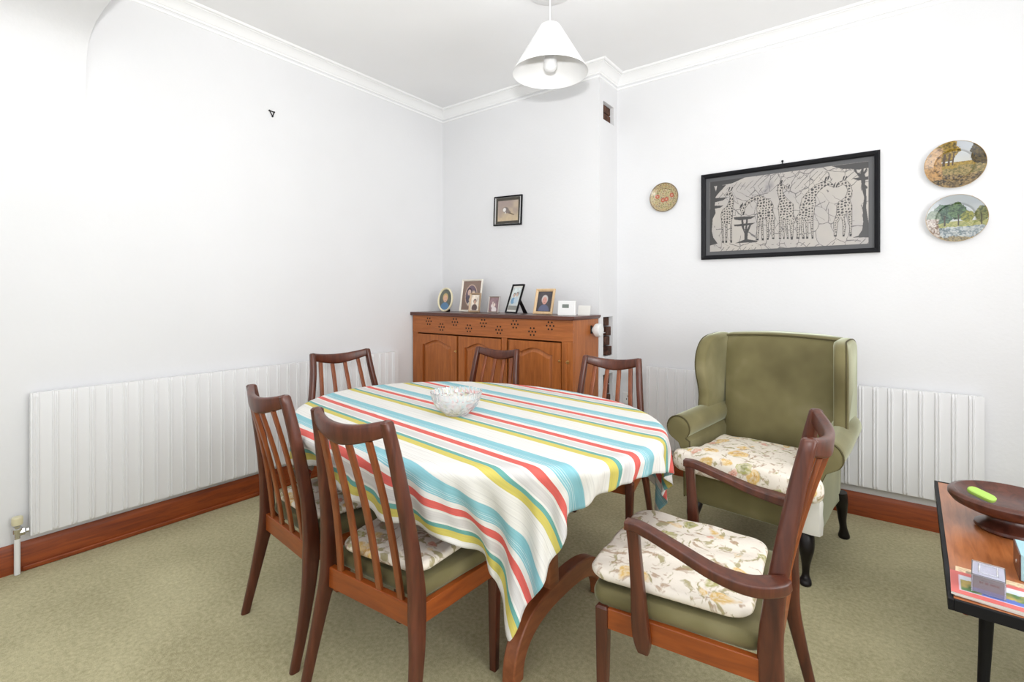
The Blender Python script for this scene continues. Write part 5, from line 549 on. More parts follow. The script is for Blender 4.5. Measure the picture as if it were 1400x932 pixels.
-11,0,-1,-1,0,1,-1,0,0,-1,0,-1,1,0,-1,0,1,6,8,0,1,0,-1,0,0,0,0,0,0,0,0,0,0,0,0,0,0,0,0,0,0,0,0,0,0,0,0,0,0,0,0,0,0,-1,0,1,0,0,0,0,0,0,0,0,0,0,0,0,0,0,0,0,0,0,0,0,4,-6,-7,-5,-1,2,1,-2,1,1,0,0,1,0,1,
-12,0,-1,1,0,-1,0,-1,0,1,-1,0,0,-1,1,-1,-1,1,4,8,4,-1,0,0,0,0,0,0,0,0,0,0,0,0,0,0,0,0,0,0,0,0,0,0,0,0,0,0,0,0,0,0,0,0,0,0,0,0,0,0,0,0,0,0,0,0,0,0,0,0,0,0,1,-1,1,3,-8,-6,-4,-1,1,0,1,0,0,0,1,0,0,1,1,
-12,-1,1,-1,0,-1,0,1,-1,-1,1,0,0,-1,-1,0,1,-1,0,4,7,5,1,0,-1,0,0,0,0,0,0,0,0,0,0,0,0,0,0,0,0,0,0,0,0,0,0,0,0,0,0,0,0,0,0,0,0,0,0,0,0,0,1,0,-1,0,0,0,0,0,0,1,-1,2,0,-7,-6,-4,-1,2,0,0,0,1,0,0,0,1,0,0,0,
-13,1,-1,0,-1,1,-1,0,0,0,-1,0,0,0,0,1,-2,0,0,0,1,6,7,3,0,0,-1,0,0,0,0,0,0,0,0,0,0,0,0,0,0,0,0,0,0,0,0,0,0,0,0,0,0,0,0,0,0,0,0,0,0,0,0,0,0,0,0,0,0,0,1,0,2,-3,-8,-5,-2,-1,2,-1,1,-1,0,1,1,0,0,0,1,0,0,
-12,-1,0,0,-1,0,1,-1,0,0,0,0,-1,0,0,-1,0,0,0,0,-1,1,3,6,7,1,0,-1,0,0,0,0,0,0,0,0,0,0,0,0,0,0,0,0,0,0,0,0,0,0,0,0,1,-1,0,0,0,1,0,-1,0,0,0,0,0,0,0,0,1,0,1,0,-7,-5,-4,-2,0,1,-1,1,0,1,0,0,0,1,0,0,0,0,1,
-13,0,0,-1,1,-1,-1,1,0,0,0,-1,0,0,0,-1,0,0,0,-1,0,0,0,1,4,6,6,2,-1,0,-1,0,0,0,0,0,0,0,0,0,0,0,0,0,0,0,0,1,0,-1,0,0,0,1,-1,0,0,0,0,0,0,0,-1,0,2,-1,1,0,0,2,-4,-7,-4,-4,-1,0,1,1,0,0,0,1,0,0,0,0,0,1,-1,1,0,
-13,-1,0,1,-1,0,0,-1,0,0,0,0,0,0,-1,0,1,-1,0,0,0,-1,0,-1,0,3,3,6,5,2,0,0,-1,0,0,0,0,0,0,0,0,0,0,0,0,0,0,0,0,0,0,0,0,0,0,0,0,0,0,0,0,0,1,-1,0,2,0,1,-3,-7,-5,-4,-1,0,1,0,0,0,1,0,0,0,0,1,0,0,0,0,1,0,0,
-14,1,-1,0,0,0,0,0,0,-1,0,0,0,-1,1,0,-1,0,-1,0,0,0,-1,1,0,-1,0,2,3,6,5,3,1,-1,0,-1,1,-1,0,0,0,0,0,0,0,0,0,0,0,0,0,0,0,0,0,0,0,-1,1,0,0,0,0,2,1,-2,-4,-5,-5,-3,-2,0,0,1,0,1,-1,1,0,1,0,0,1,-1,0,0,1,0,1,0,0,
-13,-1,1,-1,0,0,0,0,-1,0,0,0,-1,1,-1,0,0,0,0,0,-1,0,0,0,-1,0,1,-1,0,0,3,4,5,4,2,2,-1,0,0,0,-1,0,0,0,1,-1,0,-1,0,1,0,0,0,0,0,0,0,1,-1,1,2,1,-2,-3,-5,-4,-3,-4,-1,0,0,2,0,-1,1,-1,1,0,0,0,1,0,0,0,1,0,0,0,0,1,0,
-14,0,-1,0,1,0,0,-1,0,1,-1,-1,1,-1,0,0,-1,0,0,0,0,0,0,0,0,-1,0,0,0,-1,0,0,2,2,4,3,4,3,1,2,0,0,0,-1,-1,1,0,0,0,0,0,0,-1,0,2,1,0,-1,-1,-1,-4,-3,-3,-3,-3,-2,-1,1,0,0,0,0,1,0,0,0,1,0,0,0,0,1,0,1,-1,1,0,0,0,0,1,
-14,0,0,0,-1,0,0,0,0,0,-1,1,-1,0,0,0,0,0,0,-1,0,0,0,-1,0,1,-1,0,0,0,0,0,-1,1,-1,1,1,2,4,1,3,2,2,1,1,1,0,1,-1,0,0,0,0,-1,-2,-2,-1,-2,-1,-3,-3,-3,-1,0,0,1,0,0,0,0,1,-1,1,0,0,0,0,0,1,0,1,-1,1,0,0,0,0,1,0,0,0,
-14,0,0,0,0,0,-1,0,0,0,0,-1,0,0,0,-1,0,0,0,0,-1,0,1,-1,0,0,0,-1,1,0,-1,0,0,0,0,0,0,0,-1,2,1,0,1,2,1,0,1,0,2,0,0,-2,-1,-1,0,-2,-2,0,-1,-1,2,-1,0,0,0,0,0,1,0,0,0,0,0,1,0,1,-1,1,0,0,0,1,-1,1,1,-1,1,-1,0,1,0,
-14,0,0,0,0,-1,0,0,1,-2,0,0,1,-1,0,0,0,0,-1,-1,1,0,-1,1,0,-1,0,0,-1,0,1,0,-1,0,1,-1,0,0,0,0,-1,0,0,1,-1,0,1,0,-1,1,0,0,-1,1,-1,0,1,-1,1,1,-1,0,0,0,1,0,0,-1,1,1,-1,1,0,0,0,0,0,0,1,0,0,0,1,-1,1,1,-1,1,0,-1,0,
-14,0,0,0,-1,0,0,1,-2,1,0,0,-1,0,-1,0,1,-1,-1,1,0,-1,0,0,0,-1,1,0,0,0,-1,0,0,0,0,0,-1,1,0,0,0,0,0,-1,1,0,-1,0,1,-1,1,-1,1,-1,1,0,-1,1,-1,0,0,1,0,0,0,0,1,0,0,0,0,0,0,1,0,0,1,-1,0,1,-1,1,0,1,-1,1,1,-1,1,0,0,]

# ================================================================== ROOM
H = 2.815                       # ceiling
XL, XR, YB, YG, YF = -3.055, 1.45, 3.06, 3.345, -1.35   # left wall, right wall, chimney-side wall, picture wall, wall behind
XS = -1.545                     # step between the two
def wallbox(name, *a, m='wall'):
    return struct(MB().box(*a).build(name, m, smooth=0))
wallbox('floor', XL - .1, XR + .1, YF - .1, YG + .1, -.06, 0, m='carpet')
wallbox('ceiling', XL - .1, XR + .1, YF - .1, YG + .1, H, H + .08, m='ceiling')
wallbox('wall_left', XL - .1, XL, YF - .1, YB + .1, 0, H)
wallbox('wall_back', XL, XS - .3, YB, YB + .08, 0, H)
wallbox('wall_pictures', XS, XR + .1, YG, YG + .1, 0, H)
# return of the step, with the openings knocked in it
holes = [(3.125, 3.272, .79, 1.07), (3.125, 3.272, .30, .665), (3.125, 3.285, 2.455, 2.585)]
mb = MB(); mb.box(XS - .3, XS, YB, 3.12, 0, H); mb.box(XS - .3, XS, 3.29, YG + .1, 0, H)
zs = [0, .30, .665, .79, 1.07, 2.455, 2.585, H]
for z0, z1 in zip(zs[0::2], zs[1::2]): mb.box(XS - .3, XS, 3.12, 3.29, z0, z1)
mb.box(XS - .3, XS - .13, 3.12, 3.29, 0, H)
mb.box(XS - .14, XS - .0005, 3.275, 3.291, .29, 1.08)
struct(mb.build('wall_return', 'wall', smooth=0))
def hole_fill(z0, z1, y0, y1, label, pipes=True, seed=1):
    t = thing('wall_opening', label, 'hole in wall', (XS - .06, (y0 + y1) / 2, z0)); rn = random.Random(seed)
    m = MB(); h = z1 - z0; w = (y1 - y0)
    m.box(-.068, -.05, -w / 2, w / 2, 0, h); m.build('dark_cavity', 'dark', t, smooth=0)
    m = MB(); z = .004
    while z < h - .02:
        bh = min(.062, h - z - .004); x1 = rn.uniform(.03, .054)
        a = -w * (.05 if pipes else .32) + rn.uniform(-.01, .01)
        n = 7; vs = []
        prof = [(a + rn.uniform(-.008, .008), z + bh * k / 4) for k in range(5)]
        poly = prof + [(w / 2 - .003, z + bh), (w / 2 - .003, z)]
        m.prism(poly, -.048, x1, plane='yz'); z += bh + .008
    m.build('brickwork', 'brick', t, smooth=0, bevel=.003)
    if pipes:
        m = MB(); m.tube([(.02, -w * .30, .003), (.02, -w * .30, h - .003)], .009); m.tube([(-.02, -w * .14, .003), (-.02, -w * .14, h - .003)], .006)
        m.build('pipe', 'pipe', t)
        if h < .3: MB().tube([(.03, -w / 2, h * .62), (.036, -w * .1, h * .59), (.032, w * .3, h * .6), (.02, w / 2, h * .63)], .0025).build('wire', 'white', t)
    return t
hole_fill(.79, 1.07, 3.122, 3.274, 'tall slot broken in the white wall beside the cabinet top, brick and pipe inside', True, 2)
hole_fill(.30, .665, 3.122, 3.274, 'lower slot broken in the wall, seen through the chair slats', True, 5)
hole_fill(2.455, 2.585, 3.122, 3.288, 'small square hole with bare brick near the ceiling', False, 8)

# right wall with its window, wall behind the camera with a wide window (both light the room)
def wall_with_window(name, axis, c0, a0, a1, w0, w1, z0, z1, out):
    m = MB()
    def bx(p0, p1, q0, q1):
        if axis == 'x': m.box(min(c0, c0 + out), max(c0, c0 + out), p0, p1, q0, q1)
        else: m.box(p0, p1, min(c0, c0 + out), max(c0, c0 + out), q0, q1)
    bx(a0, w0, 0, H); bx(w1, a1, 0, H); bx(w0, w1, 0, z0); bx(w0, w1, z1, H)
    return struct(m.build(name, 'wall', smooth=0))
wall_with_window('wall_right', 'x', XR, YF - .1, YG, .0, 2.3, .55, 2.45, .12)
wall_with_window('wall_behind', 'y', YF, XL, XR, -1.9, 1.1, .5, 2.5, -.12)
def window(name, axis, c, a0, a1, z0, z1):
    m = MB(); w = .03
    def bx(p0, p1, q0, q1, t=.025):
        if axis == 'x': m.box(c - t, c + t, p0, p1, q0, q1)
        else: m.box(p0, p1, c - t, c + t, q0, q1)
    bx(a0, a0 + .06, z0, z1); bx(a1 - .06, a1, z0, z1); bx(a0 + .06, a1 - .06, z0, z0 + .06); bx(a0 + .06, a1 - .06, z1 - .06, z1)
    mid = (a0 + a1) / 2; bx(mid - .03, mid + .03, z0 + .06, z1 - .06)
    return struct(m.build(name, 'white', smooth=0))
window('window_1', 'x', XR + .08, .001, 2.299, .551, 2.449)
window('window_2', 'y', YF - .08, -1.899, 1.099, .501, 2.499)

# cornice: stepped cove swept round the visible walls
prof = [(0, -.062), (.006, -.062), (.010, -.052), (.014, -.050), (.024, -.036), (.040, -.022), (.056, -.014), (.060, -.014), (.063, -.009), (.070, -.012), (.079, -.010), (.085, -.003), (.086, 0), (0, 0)]
path = [(XL, YF), (XL, YB), (XS, YB), (XS, YG), (XR, YG), (XR, YF), (XL, YF)]
# inward direction is to the right-hand side when walking this path
def sweep_poly(path, prof, z, closed=True):
    n = len(path) - 1; rs = []
    for i in range(n):
        p = Vector(path[i]); a = (Vector(path[i]) - Vector(path[(i - 1) % n])).normalized(); b = (Vector(path[i + 1]) - p).normalized()
        na = Vector((a.y, -a.x)); nb = Vector((b.y, -b.x)); m = (na + nb); m = m / m.dot(na) if m.dot(na) > .01 else na
        rs.append([(p.x + m.x * d, p.y + m.y * d, z + h) for d, h in prof])
    rs.append(rs[0]) if closed else None
    mb = MB()
    for r0, r1 in zip(rs, rs[1:]): mb.rings([r0, r1], cap=(False, False))
    return mb
# second, lower band of the cornice on the wall
prof2 = [(0, -.088), (.004, -.086), (.004, -.075), (0, -.073)]
m = sweep_poly(path, prof, H); m2 = sweep_poly(path, prof2, H); m.add(m2.v, m2.f)
struct(m.build('trim_1', 'cornice', smooth=25))

# soffit coming down the left wall over the near corner
poly = [(0, 2.06), (.004, 2.16), (.012, 2.26), (.028, 2.36), (.055, 2.415), (.10, 2.452), (.18, 2.478), (.30, 2.492), (.55, 2.50), (.55, H), (-.01, H), (-.01, 2.06)]
struct(MB().prism([(XL + x, z) for x, z in poly], YF, .65).build('wall_soffit', 'wall', smooth=40))

# skirting boards
def skirting(name, p0, p1, nrm, h=.125, t=.018):
    p0 = Vector(p0); p1 = Vector(p1); n = Vector(nrm)
    pr = [(0, 0), (t, 0), (t, h - .022), (t - .004, h - .012), (t - .010, h - .004), (t - .012, h), (0, h)]
    r0 = [(p0.x + n.x * d, p0.y + n.y * d, z) for d, z in pr]; r1 = [(p1.x + n.x * d, p1.y + n.y * d, z) for d, z in pr]
    return struct(MB().rings([r0, r1]).build(name, 'skirting', smooth=25))
skirting('baseboard_left', (XL, YF), (XL, YB), (1, 0))
skirting('baseboard_back', (XL + .02, YB), (XS - .3, YB), (0, -1))
skirting('baseboard_right', (XS + .02, YG), (XR, YG), (0, -1))
m = MB(); m.box(XL + .018, XL + .03, .43, 2.6, .0, .022); struct(m.build('trim_2', 'skirting', bevel=.005, smooth=30))

# picture hook on left wall
t = thing('wall_hook', 'tiny dark triangular hook on the bare left wall', 'wall hook', (XL, 1.553, 2.364))
m = MB()
for (a, b) in (((-.016, .014), (.014, .012)), ((.014, .012), (.004, -.018)), ((.004, -.018), (-.016, .014))):
    m.tube([(.004, a[0], a[1]), (.004, b[0], b[1])], .0032, 6)
for p in ((-.016, .014), (.014, .012), (.004, -.018)): m.lathe([(0, 0), (.005, 0), (.005, .006), (0, .007)], 8, (0, p[0], p[1]), axis='x')
m.build('bracket', 'black', t)

# ================================================================== RADIATORS
def radiator(label, length, height, loc, rz, valve):
    """front faces local -y, runs along +x from 0"""
    t = thing('radiator', label, 'radiator', loc, rz)
    pitch = .0645; n = max(1, round(length / pitch)); pitch = length / n
    pr = []
    for k in range(n):
        x = k * pitch
        for dx, d in ((0, .0), (.09, .0), (.13, .006), (.20, .006), (.24, .002), (.30, .002), (.34, .006), (.41, .006), (.45, .0), (.90, .0)):
            pr.append((x + dx * pitch, -d))
    pr.append((length, 0))
    bt = .012
    m = MB()
    f = [[(x, y, z) for x, y in pr] + [(length, .012, z), (0, .012, z)] for z in (bt, height - .016)]
    cx = .005
    # tapered ends of the ribs
    lo = [(x, max(y, -.001) + .001, 0) for x, y in pr] + [(length, .012, 0), (0, .012, 0)]
    hi = [(x, max(y, -.001) + .001, height) for x, y in pr] + [(length, .012, height), (0, .012, height)]
    m.rings([lo, f[0], f[1], hi])
    m.build('front_panel', 'radiator', t, smooth=20)
    m = MB(); m.box(0, length, .012, .032, 0, height); m.build('casing', 'radiator', t, smooth=0, bevel=.003)
    for x in (.25, length / 2, length - .25):
        MB().box(x - .02, x + .02, .0325, .05, height * .2, height * .8).build('wall_bracket', 'white', t, smooth=0)
    if valve:
        v = MB().lathe([(0, .0), (.010, 0), (.010, .024), (.016, .026), (.018, .045), (.012, .05), (.012, .056), (0, .056)], 20, (-.040, .012, .0)).build('valve_body', 'chrome', t)
        MB().lathe([(0, 0), (.0175, 0), (.019, .004), (.019, .030), (.016, .034), (0, .034)], 24, (-.040, .012, .062)).build('valve_cap', 'cream_plastic', t)
        MB().lathe([(0, -.028), (.012, -.028), (.017, -.020), (.017, -.006), (.010, 0), (.010, .008), (0, .008)], 6, (-.012, .012, .028), axis='x').build('union_nut', 'chrome', t)
        MB().tube([(-.040, .012, .0), (-.040, .012, -.155)], .0105, 14).build('supply_pipe', 'white', t)
    return t
radiator('long white ribbed radiator on the left wall beside the table', 2.07, .63, (XL + .053, .452, .157), R(90), True)
radiator('white ribbed radiator on the picture wall behind the armchair', 1.715, .55, (-1.305, YG - .052, .175), 0, False)

# double socket on picture wall behind chair
t = thing('wall_socket', 'white plug socket low on the wall beyond the chair slats', 'socket', (-1.455, YG, .475))
MB().box(-.043, .043, -.009, 0, -.043, .043).build('face_plate', 'white', t, bevel=.004)
m = MB()
for x, z in ((0, .018), (-.011, -.004), (.011, -.004)): m.box(x - .003, x + .003, -.0098, -.0092, z - .005, z + .005)
m.build('pin_holes', 'dark', t, smooth=0)  # flat dark slabs, shade of the pin holes given as colour

# ================================================================== CABINET
def cabinet():
    t = thing('sideboard', 'orange brown wooden cabinet with pierced flower holes and arched doors in the corner', 'cabinet', (-2.2925, 2.705, 0))
    w = .7425; D = .35; z1 = 1.062
    x0, x1 = -.75, w
    m = MB(); m.box(x0, x0 + .02, .02, D, .0, z1); m.box(x1 - .02, x1, .02, D, .0, z1); m.box(x0, x1, .02, D, .06, .08); m.box(x0 + .02, x1 - .02, .33, D, .08, z1)
    m.box(x0 + .02, x1 - .02, .02, .33, .9, .915)
    m.build('carcass', 'cabinet', t, smooth=0)
    MB().prism([(x0 - .01, 1.062), (x1 + .006, 1.062), (x1 + .014, 1.070), (x1 + .02, 1.076), (x1 + .02, 1.088), (x0 - .01, 1.088)], -.02, D + .003).build('worktop', 'cabinet_top', t, smooth=0, bevel=.003)
    m = MB(); m.box(x0, x1, 0, .0195, .925, 1.0615); m.build('fascia', 'cabinet_h', t, smooth=0, bevel=.0015)
    m = MB(); cs = [(-2.856, 1.017), (-2.714, .977), (-2.572, 1.020), (-2.431, .978), (-2.291, 1.021), (-2.146, .978), (-2.007, 1.023), (-1.861, .979), (-1.719, 1.023)]
    for X, z in cs:
        m = MB()
        for dx, dz in [(0, 0)] + [(.0265 * math.cos(R(a)), .0265 * math.sin(R(a))) for a in range(0, 360, 60)]:
            m.lathe([(0, -.0012), (.0062, -.0012), (.0062, .002), (0, .002)], 10, (X + 2.2925 + dx, 0, z + dz), axis='y')
        m.build('flower_hole_shade', 'dark', t)  # flat dark discs on the fascia, painted shade in place of cut holes
    m = MB()
    for a, b in ((x0, x0 + .055), (.168, .214), (.66, x1)): m.box(a, b, .001, .019, .06, .9245)
    m.box(x0, x1, .001, .019, 0, .0595)
    m.build('frame_stile', 'cabinet', t, smooth=0, bevel=.0015)
    def door(a, b, knobx):
        y = -.004; dz0, dz1 = .075, .915; st = .062
        # frame with arched opening made as front face strip mesh
        ix0, ix1 = a + st, b - st; n = 36; iz0 = dz0 + .07
        arch = []
        for k in range(n + 1):
            s = k / n; x = ix1 + (ix0 - ix1) * s; u = abs(2 * s - 1)
            z = .834 + .038 * max(0, .5 + .5 * math.cos(PI * min(1, u / .86))) ** .6
            arch.append((x, z))
        inner = [(ix0, iz0), (ix1, iz0)] + arch
        outer = [(a, dz0), (b, dz0)] + [(b + (a - b) * k / n, dz1) for k in range(n + 1)]
        m = MB(); nn = len(inner)
        of = [(x, y, z) for x, z in outer]; nf = [(x, y, z) for x, z in inner]; ob = [(x, .017, z) for x, z in outer]; nb = [(x, .012, z) for x, z in inner]
        vs = of + nf + ob + nb; fs = []
        for k in range(nn):
            q = (k + 1) % nn
            fs += [(k, q, nn + q, nn + k), (k, q, 2 * nn + q, 2 * nn + k), (nn + k, nn + q, 3 * nn + q, 3 * nn + k)]
        m.add(vs, fs)
        d = m.build('door', 'cabinet', t, smooth=0)
        # raised panel
        g = .008; b2 = .028
        def ins(p, dd):
            cx = (ix0 + ix1) / 2; hw = (ix1 - ix0) / 2
            return (cx + (p[0] - cx) * (1 - dd / hw), p[1] + (-dd if p[1] > .5 else dd))
        r0 = [(x, .011, z) for x, z in inner]; r1 = [(p[0], .009, p[1]) for p in [ins(q, g) for q in inner]]; r2 = [(p[0], .001, p[1]) for p in [ins(q, b2) for q in inner]]
        cxx = (ix0 + ix1) / 2
        m = MB().rings([r0, r1, r2], cap=(False, True)); m.build('panel', 'cabinet', d, smooth=0)
        k = MB().lathe([(0, -.014), (.005, -.013), (.006, -.009), (.003, -.006), (.003, 0), (0, 0)], 12, (knobx, y, .80), axis='y')
        k.lathe([(0, -.002), (.009, -.002), (.009, 0), (0, 0)], 14, (knobx, y, .80), axis='y')
        k.build('handle', 'brass', d)
    door(-.693, -.258, -.268); door(-.240, .165, .157) ; door(.235, .655, .648)
    m = MB(); m.box(.683, .700, -.006, .0, .075, .915); m.build('lit_bevel_strip', 'cabinet', t, smooth=0, bevel=.002)  # raised strip added to stand in for the door's lit bevel
    k = MB(); k.lathe([(0, -.004), (.012, -.004), (.012, 0), (0, 0)], 14, (.705, -.001, .797), axis='y'); k.lathe([(0, -.018), (.005, -.017), (.006, -.012), (.003, -.008), (.003, 0), (0, 0)], 12, (.705, 0, .797), axis='y'); k.build('catch', 'brass', t)
    m = MB(); m.box(x1 + .0004, x1 + .0012, .235, .262, .965, 1.02); m.build('side_slot', 'dark', t, smooth=0)  # thin dark slab, the slot's shade given as colour
    return t
cabinet()
v = thing('thermostat_valve', 'round white radiator valve knob poking out of the cabinet side', 'valve', (-1.5485, 2.975, .988))
MB().lathe([(0, 0), (.018, 0), (.020, .012), (.030, .015), (.040, .02), (.043, .028), (.043, .052), (.040, .060), (.030, .063), (0, .063)], 28, axis='x').build('knob', 'white', v)
m = MB()
for k in range(20):
    a = 2 * PI * k / 20; m.tube([(.026, .0425 * math.cos(a), .0425 * math.sin(a)), (.054, .0425 * math.cos(a), .0425 * math.sin(a))], .0018, 6)
m.build('grip_ribs', 'white', v)

# ================================================================== DINING CHAIRS
def chair_common(t, Hh, a, b, c, e, g, k, s, hw1, fy, carver=False):
    """a,b top half width / back offset; c,e rear foot; g,k rail; front leg half width hw1, y fy; s rail height"""
    lm = 'teak'
    for sg in (-1, 1):
        P = [(sg * c, -e, 0, .0115, .015), (sg * (c - .004), -e + .028, .12, .0125, .018), (sg * (c - .014), -e + .054, .25, .014, .023),
             (sg * g, -k - .002, .345, .015, .0275), (sg * (g - .003), -k - .001, .42, .015, .0265), (sg * (g - .012), -k - .013, .55, .0145, .022),
             (sg * (a + .011), -b + .026, .76, .0150, .0195), (sg * a, -b, Hh - .010, .0150, .0175)]
        post_mb(P, 5).build('rear_post', lm, t, smooth=40)
        F = [(sg * (hw1 - .004), fy + .004, 0, .0115, .0115), (sg * (hw1 - .002), fy + .002, .18, .0145, .0145), (sg * hw1, fy, s - .004, .0175, .0175)]
        post_mb(F, 3, .25).build('front_leg', lm, t, smooth=40)
    # top rail
    n = 16; rs = []
    for i in range(n + 1):
        u = -1 + 2 * i / n; q = 1 - u * u
        y = -b - .034 * q; x = u * (a - .004)
        zt = Hh - .003 - .020 * q; zb = Hh - .048 - .034 * max(0, 1 - abs(u) ** 1.6)
        sl = -2 * u * -.034 / (a)      # slope dy/dx
        ln = math.hypot(1, sl); ax = (-sl / ln, 1 / ln, 0)
        rs.append(rrect((x, y + (zt - zb) * .0 , (zt + zb) / 2), ax, (0, -.10, 1), .0125, (zt - zb) / 2, .75))
    MB().rings(rs).build('top_rail', lm, t, smooth=40)
    # slats
    for j in range(4):
        u = (-1.5 + j) / 2.05
        xt = u * (a - .012) * 1.0; xb = u * (g - .012)
        yt = -b - .034 * (1 - (xt / a) ** 2); yb = -k
        zt = Hh - .055 - .02 * (1 - abs(xt / a)); zb = s - .012
        P = []
        for q in range(5):
            w = q / 4; z = zb + (zt - zb) * w
            P.append((xb + (xt - xb) * w, yb + (yt - yb) * w + .012 * math.sin(PI * w), z, .0112, .0062))
        m = MB(); m.rings([rrect(p[:3], (1, 0, 0), (0, 1, 0), p[3], p[4], .5) for p in cr(P, 4)]); m.build('slat', 'slat', t, smooth=40)
    m = MB(); m.box(-g + .013, g - .013, -k - .010, -k + .012, s - .064, s); m.build('back_rail', 'teak_orange', t, smooth=0, bevel=.003)
    for sg in (-1, 1):
        A = Vector((sg * (g + .002), -k + .022, 0)); B = Vector((sg * (hw1 + .002), fy - .016, 0)); d = (B - A).normalized(); nrm = Vector((d.y, -d.x, 0)) * .0095
        poly = [A + nrm, B + nrm, B - nrm, A - nrm]
        m = MB().rings([[(p.x, p.y, s - .055) for p in poly], [(p.x, p.y, s) for p in poly]]); m.build('side_rail', 'teak_orange', t, smooth=0, bevel=.002)
    m = MB(); m.box(-hw1 + .0176, hw1 - .0176, fy - .010, fy + .010, s - .055, s - .001); m.build('front_rail', 'teak_orange', t, smooth=0, bevel=.002)
    o = outline(g - .004, hw1 + .008, -k + .016, fy + .034, .034, 6, .010)
    pillow(o, s - .004, s + .044, .014, .010).build('seat_pad', 'velvet', t, smooth=60)

def side_chair(label):
    t = thing('dining_chair', label, 'chair', (0, 0, 0), 0, 'armless slat-back dining chairs')
    chair_common(t, .892, .148, .252, .217, .25, .19, .18, .375, .218, .147)
    return t
def carver(label):
    t = thing('dining_armchair', label, 'chair', (0, 0, 0), 0, 'slat-back dining chairs with arms')
    chair_common(t, .892, .179, .274, .255, .262, .236, .199, .375, .258, .205, True)
    for sg in (-1, 1):
        # arm support: mitred down from the arm, widening where it is fixed on the rail
        P = [(sg * .272, .088, .300, .0105, .014), (sg * .274, .090, .325, .0115, .021), (sg * .277, .095, .375, .0115, .0215), (sg * .279, .100, .46, .012, .0175), (sg * .282, .107, .56, .0125, .0150), (sg * .285, .112, .622, .0145, .0155)]
        post_mb(P, 4, .4).build('arm_support', 'teak', t, smooth=40)
        # arm: swings out, dips and widens toward the post
        Q = [(sg * .285, .130, .6255, .0165, .0115), (sg * .284, .090, .624, .0175, .012), (sg * .288, .0, .598, .019, .012), (sg * .294, -.09, .572, .022, .0125),
             (sg * .288, -.165, .563, .027, .0135), (sg * .262, -.215, .566, .024, .014), (sg * .243, -.236, .570, .013, .0125)]
        st = cr(Q, 6); rs = []
        for i, p in enumerate(st):
            q0 = Vector(st[max(i - 1, 0)][:3]); q1 = Vector(st[min(i + 1, len(st) - 1)][:3]); tt = (q1 - q0).normalized()
            side = tt.cross(Vector((0, 0, 1))).normalized(); up = side.cross(tt)
            rs.append(rrect(p[:3], side, up, p[3], p[4], .38))
        MB().rings(rs).build('armrest', 'teak', t, smooth=40)
    return t
A = side_chair('armless slat-back chair nearest the camera, back turned, seat half under the cloth'); A.location = (-1.210, 1.079, 0); A.rotation_euler.z = .07
Cc = dup(A, (-1.709, 1.116, 0), -.10, 'armless slat-back chair at far left front, beside the long radiator')
E_ = dup(A, (-1.93, 2.185, 0), R(184), 'armless chair standing directly in front of the cabinet doors')
F_ = dup(A, (-1.135, 2.205, 0), R(187), 'armless chair behind the table in front of the broken wall slots')
Bc = carver('slat-back chair with arms in right foreground, floral cushion on its olive seat'); Bc.location = (-.413, 1.491, 0); Bc.rotation_euler.z = 1.621
Dc = dup(Bc, (-2.318, 1.722, 0), -1.632, 'chair at the left end of the table, its back against the long radiator')

def chair_cushion(loc, rz, label, dims, seed):
    o = outline(*dims)
    c = pillow(o, 0, .028, .016, .008, wr=.0022, seed=seed).build('seat_cushion', 'floral', None, loc, (0, 0, rz), smooth=70)
    tex = c
    return tag(c, label, 'cushion', 'floral chair cushions')
chair_cushion((-1.205, 1.065, .434), .15, 'floral cushion on the nearest armless chair, partly under the cloth', (.165, .185, -.155, .165, .055), 3)
chair_cushion((-1.706, 1.110, .434), -.08, 'floral cushion glimpsed through the slats of the far left chair', (.165, .185, -.155, .165, .055), 5)
chair_cushion((-.452, 1.470, .434), 1.64, 'large floral cushion lying on the foreground chair with arms', (.215, .235, -.195, .225, .06), 9)

# ================================================================== DINING TABLE
TX, TY, TZ = -1.365, 1.515, .735
t = thing('dining_table', 'oval teak dining table under the striped cloth, arched foot showing', 'table', (TX, TY, 0))
m = MB(); sg = 96
prof = [(-.035, -.026), (-.012, -.024), (-.002, -.014), (0, -.008), (-.004, -.001), (-.010, 0)]
rs = [[((.796 + e) * math.cos(2 * PI * k / sg), (.618 + e) * math.sin(2 * PI * k / sg), TZ + z) for k in range(sg)] for e, z in prof]
m.rings(rs).build('tabletop', 'teak_table', t)
m = MB(); ins = .12
rs = [[((.8 - i) * math.cos(2 * PI * k / sg), (.6 - i) * math.sin(2 * PI * k / sg), TZ + z) for k in range(sg)] for i, z in ((ins + .02, -.085), (ins, -.085), (ins, -.027), (ins + .02, -.027))]
m.rings(rs, cap=(False, False), closed=True).build('apron', 'teak_table', t)
for x, ycs in ((.437, .020), (-.437, -.02)):
    # horseshoe arch
    n = 28; outer = []; inner = []
    for k in range(n + 1):
        a = PI * k / n; ca, sa = math.cos(a), math.sin(a)
        outer.append((ycs - .322 * math.copysign(abs(ca) ** .72, ca), .215 * sa ** .8))
        inner.append((ycs - .268 * math.copysign(abs(ca) ** .72, ca), .142 * sa ** .8))
    vs = []; fs = []
    for y, z in outer: vs += [(x - .024, y, z), (x + .024, y, z)]
    o = len(vs)
    for y, z in inner: vs += [(x - .024, y, z), (x + .024, y, z)]
    for k in range(n):
        a, b = 2 * k, 2 * k + 2; c, d = o + a, o + b
        fs += [(a, b, b + 1, a + 1), (c, d, d + 1, c + 1), (a, b, d, c), (a + 1, b + 1, d + 1, c + 1)]
    fs += [(0, 1, o + 1, o), (2 * n, 2 * n + 1, o + 2 * n + 1, o + 2 * n)]
    MB().add(vs, fs).build('arched_foot', 'teak_table', t, smooth=30, bevel=.005)
    post_mb([(x, ycs - .08, .18, .024, .034), (x, ycs - .08, .42, .020, .026), (x, ycs - .08, .70, .022, .036)], 4, .4).build('pedestal_post', 'teak_table', t)
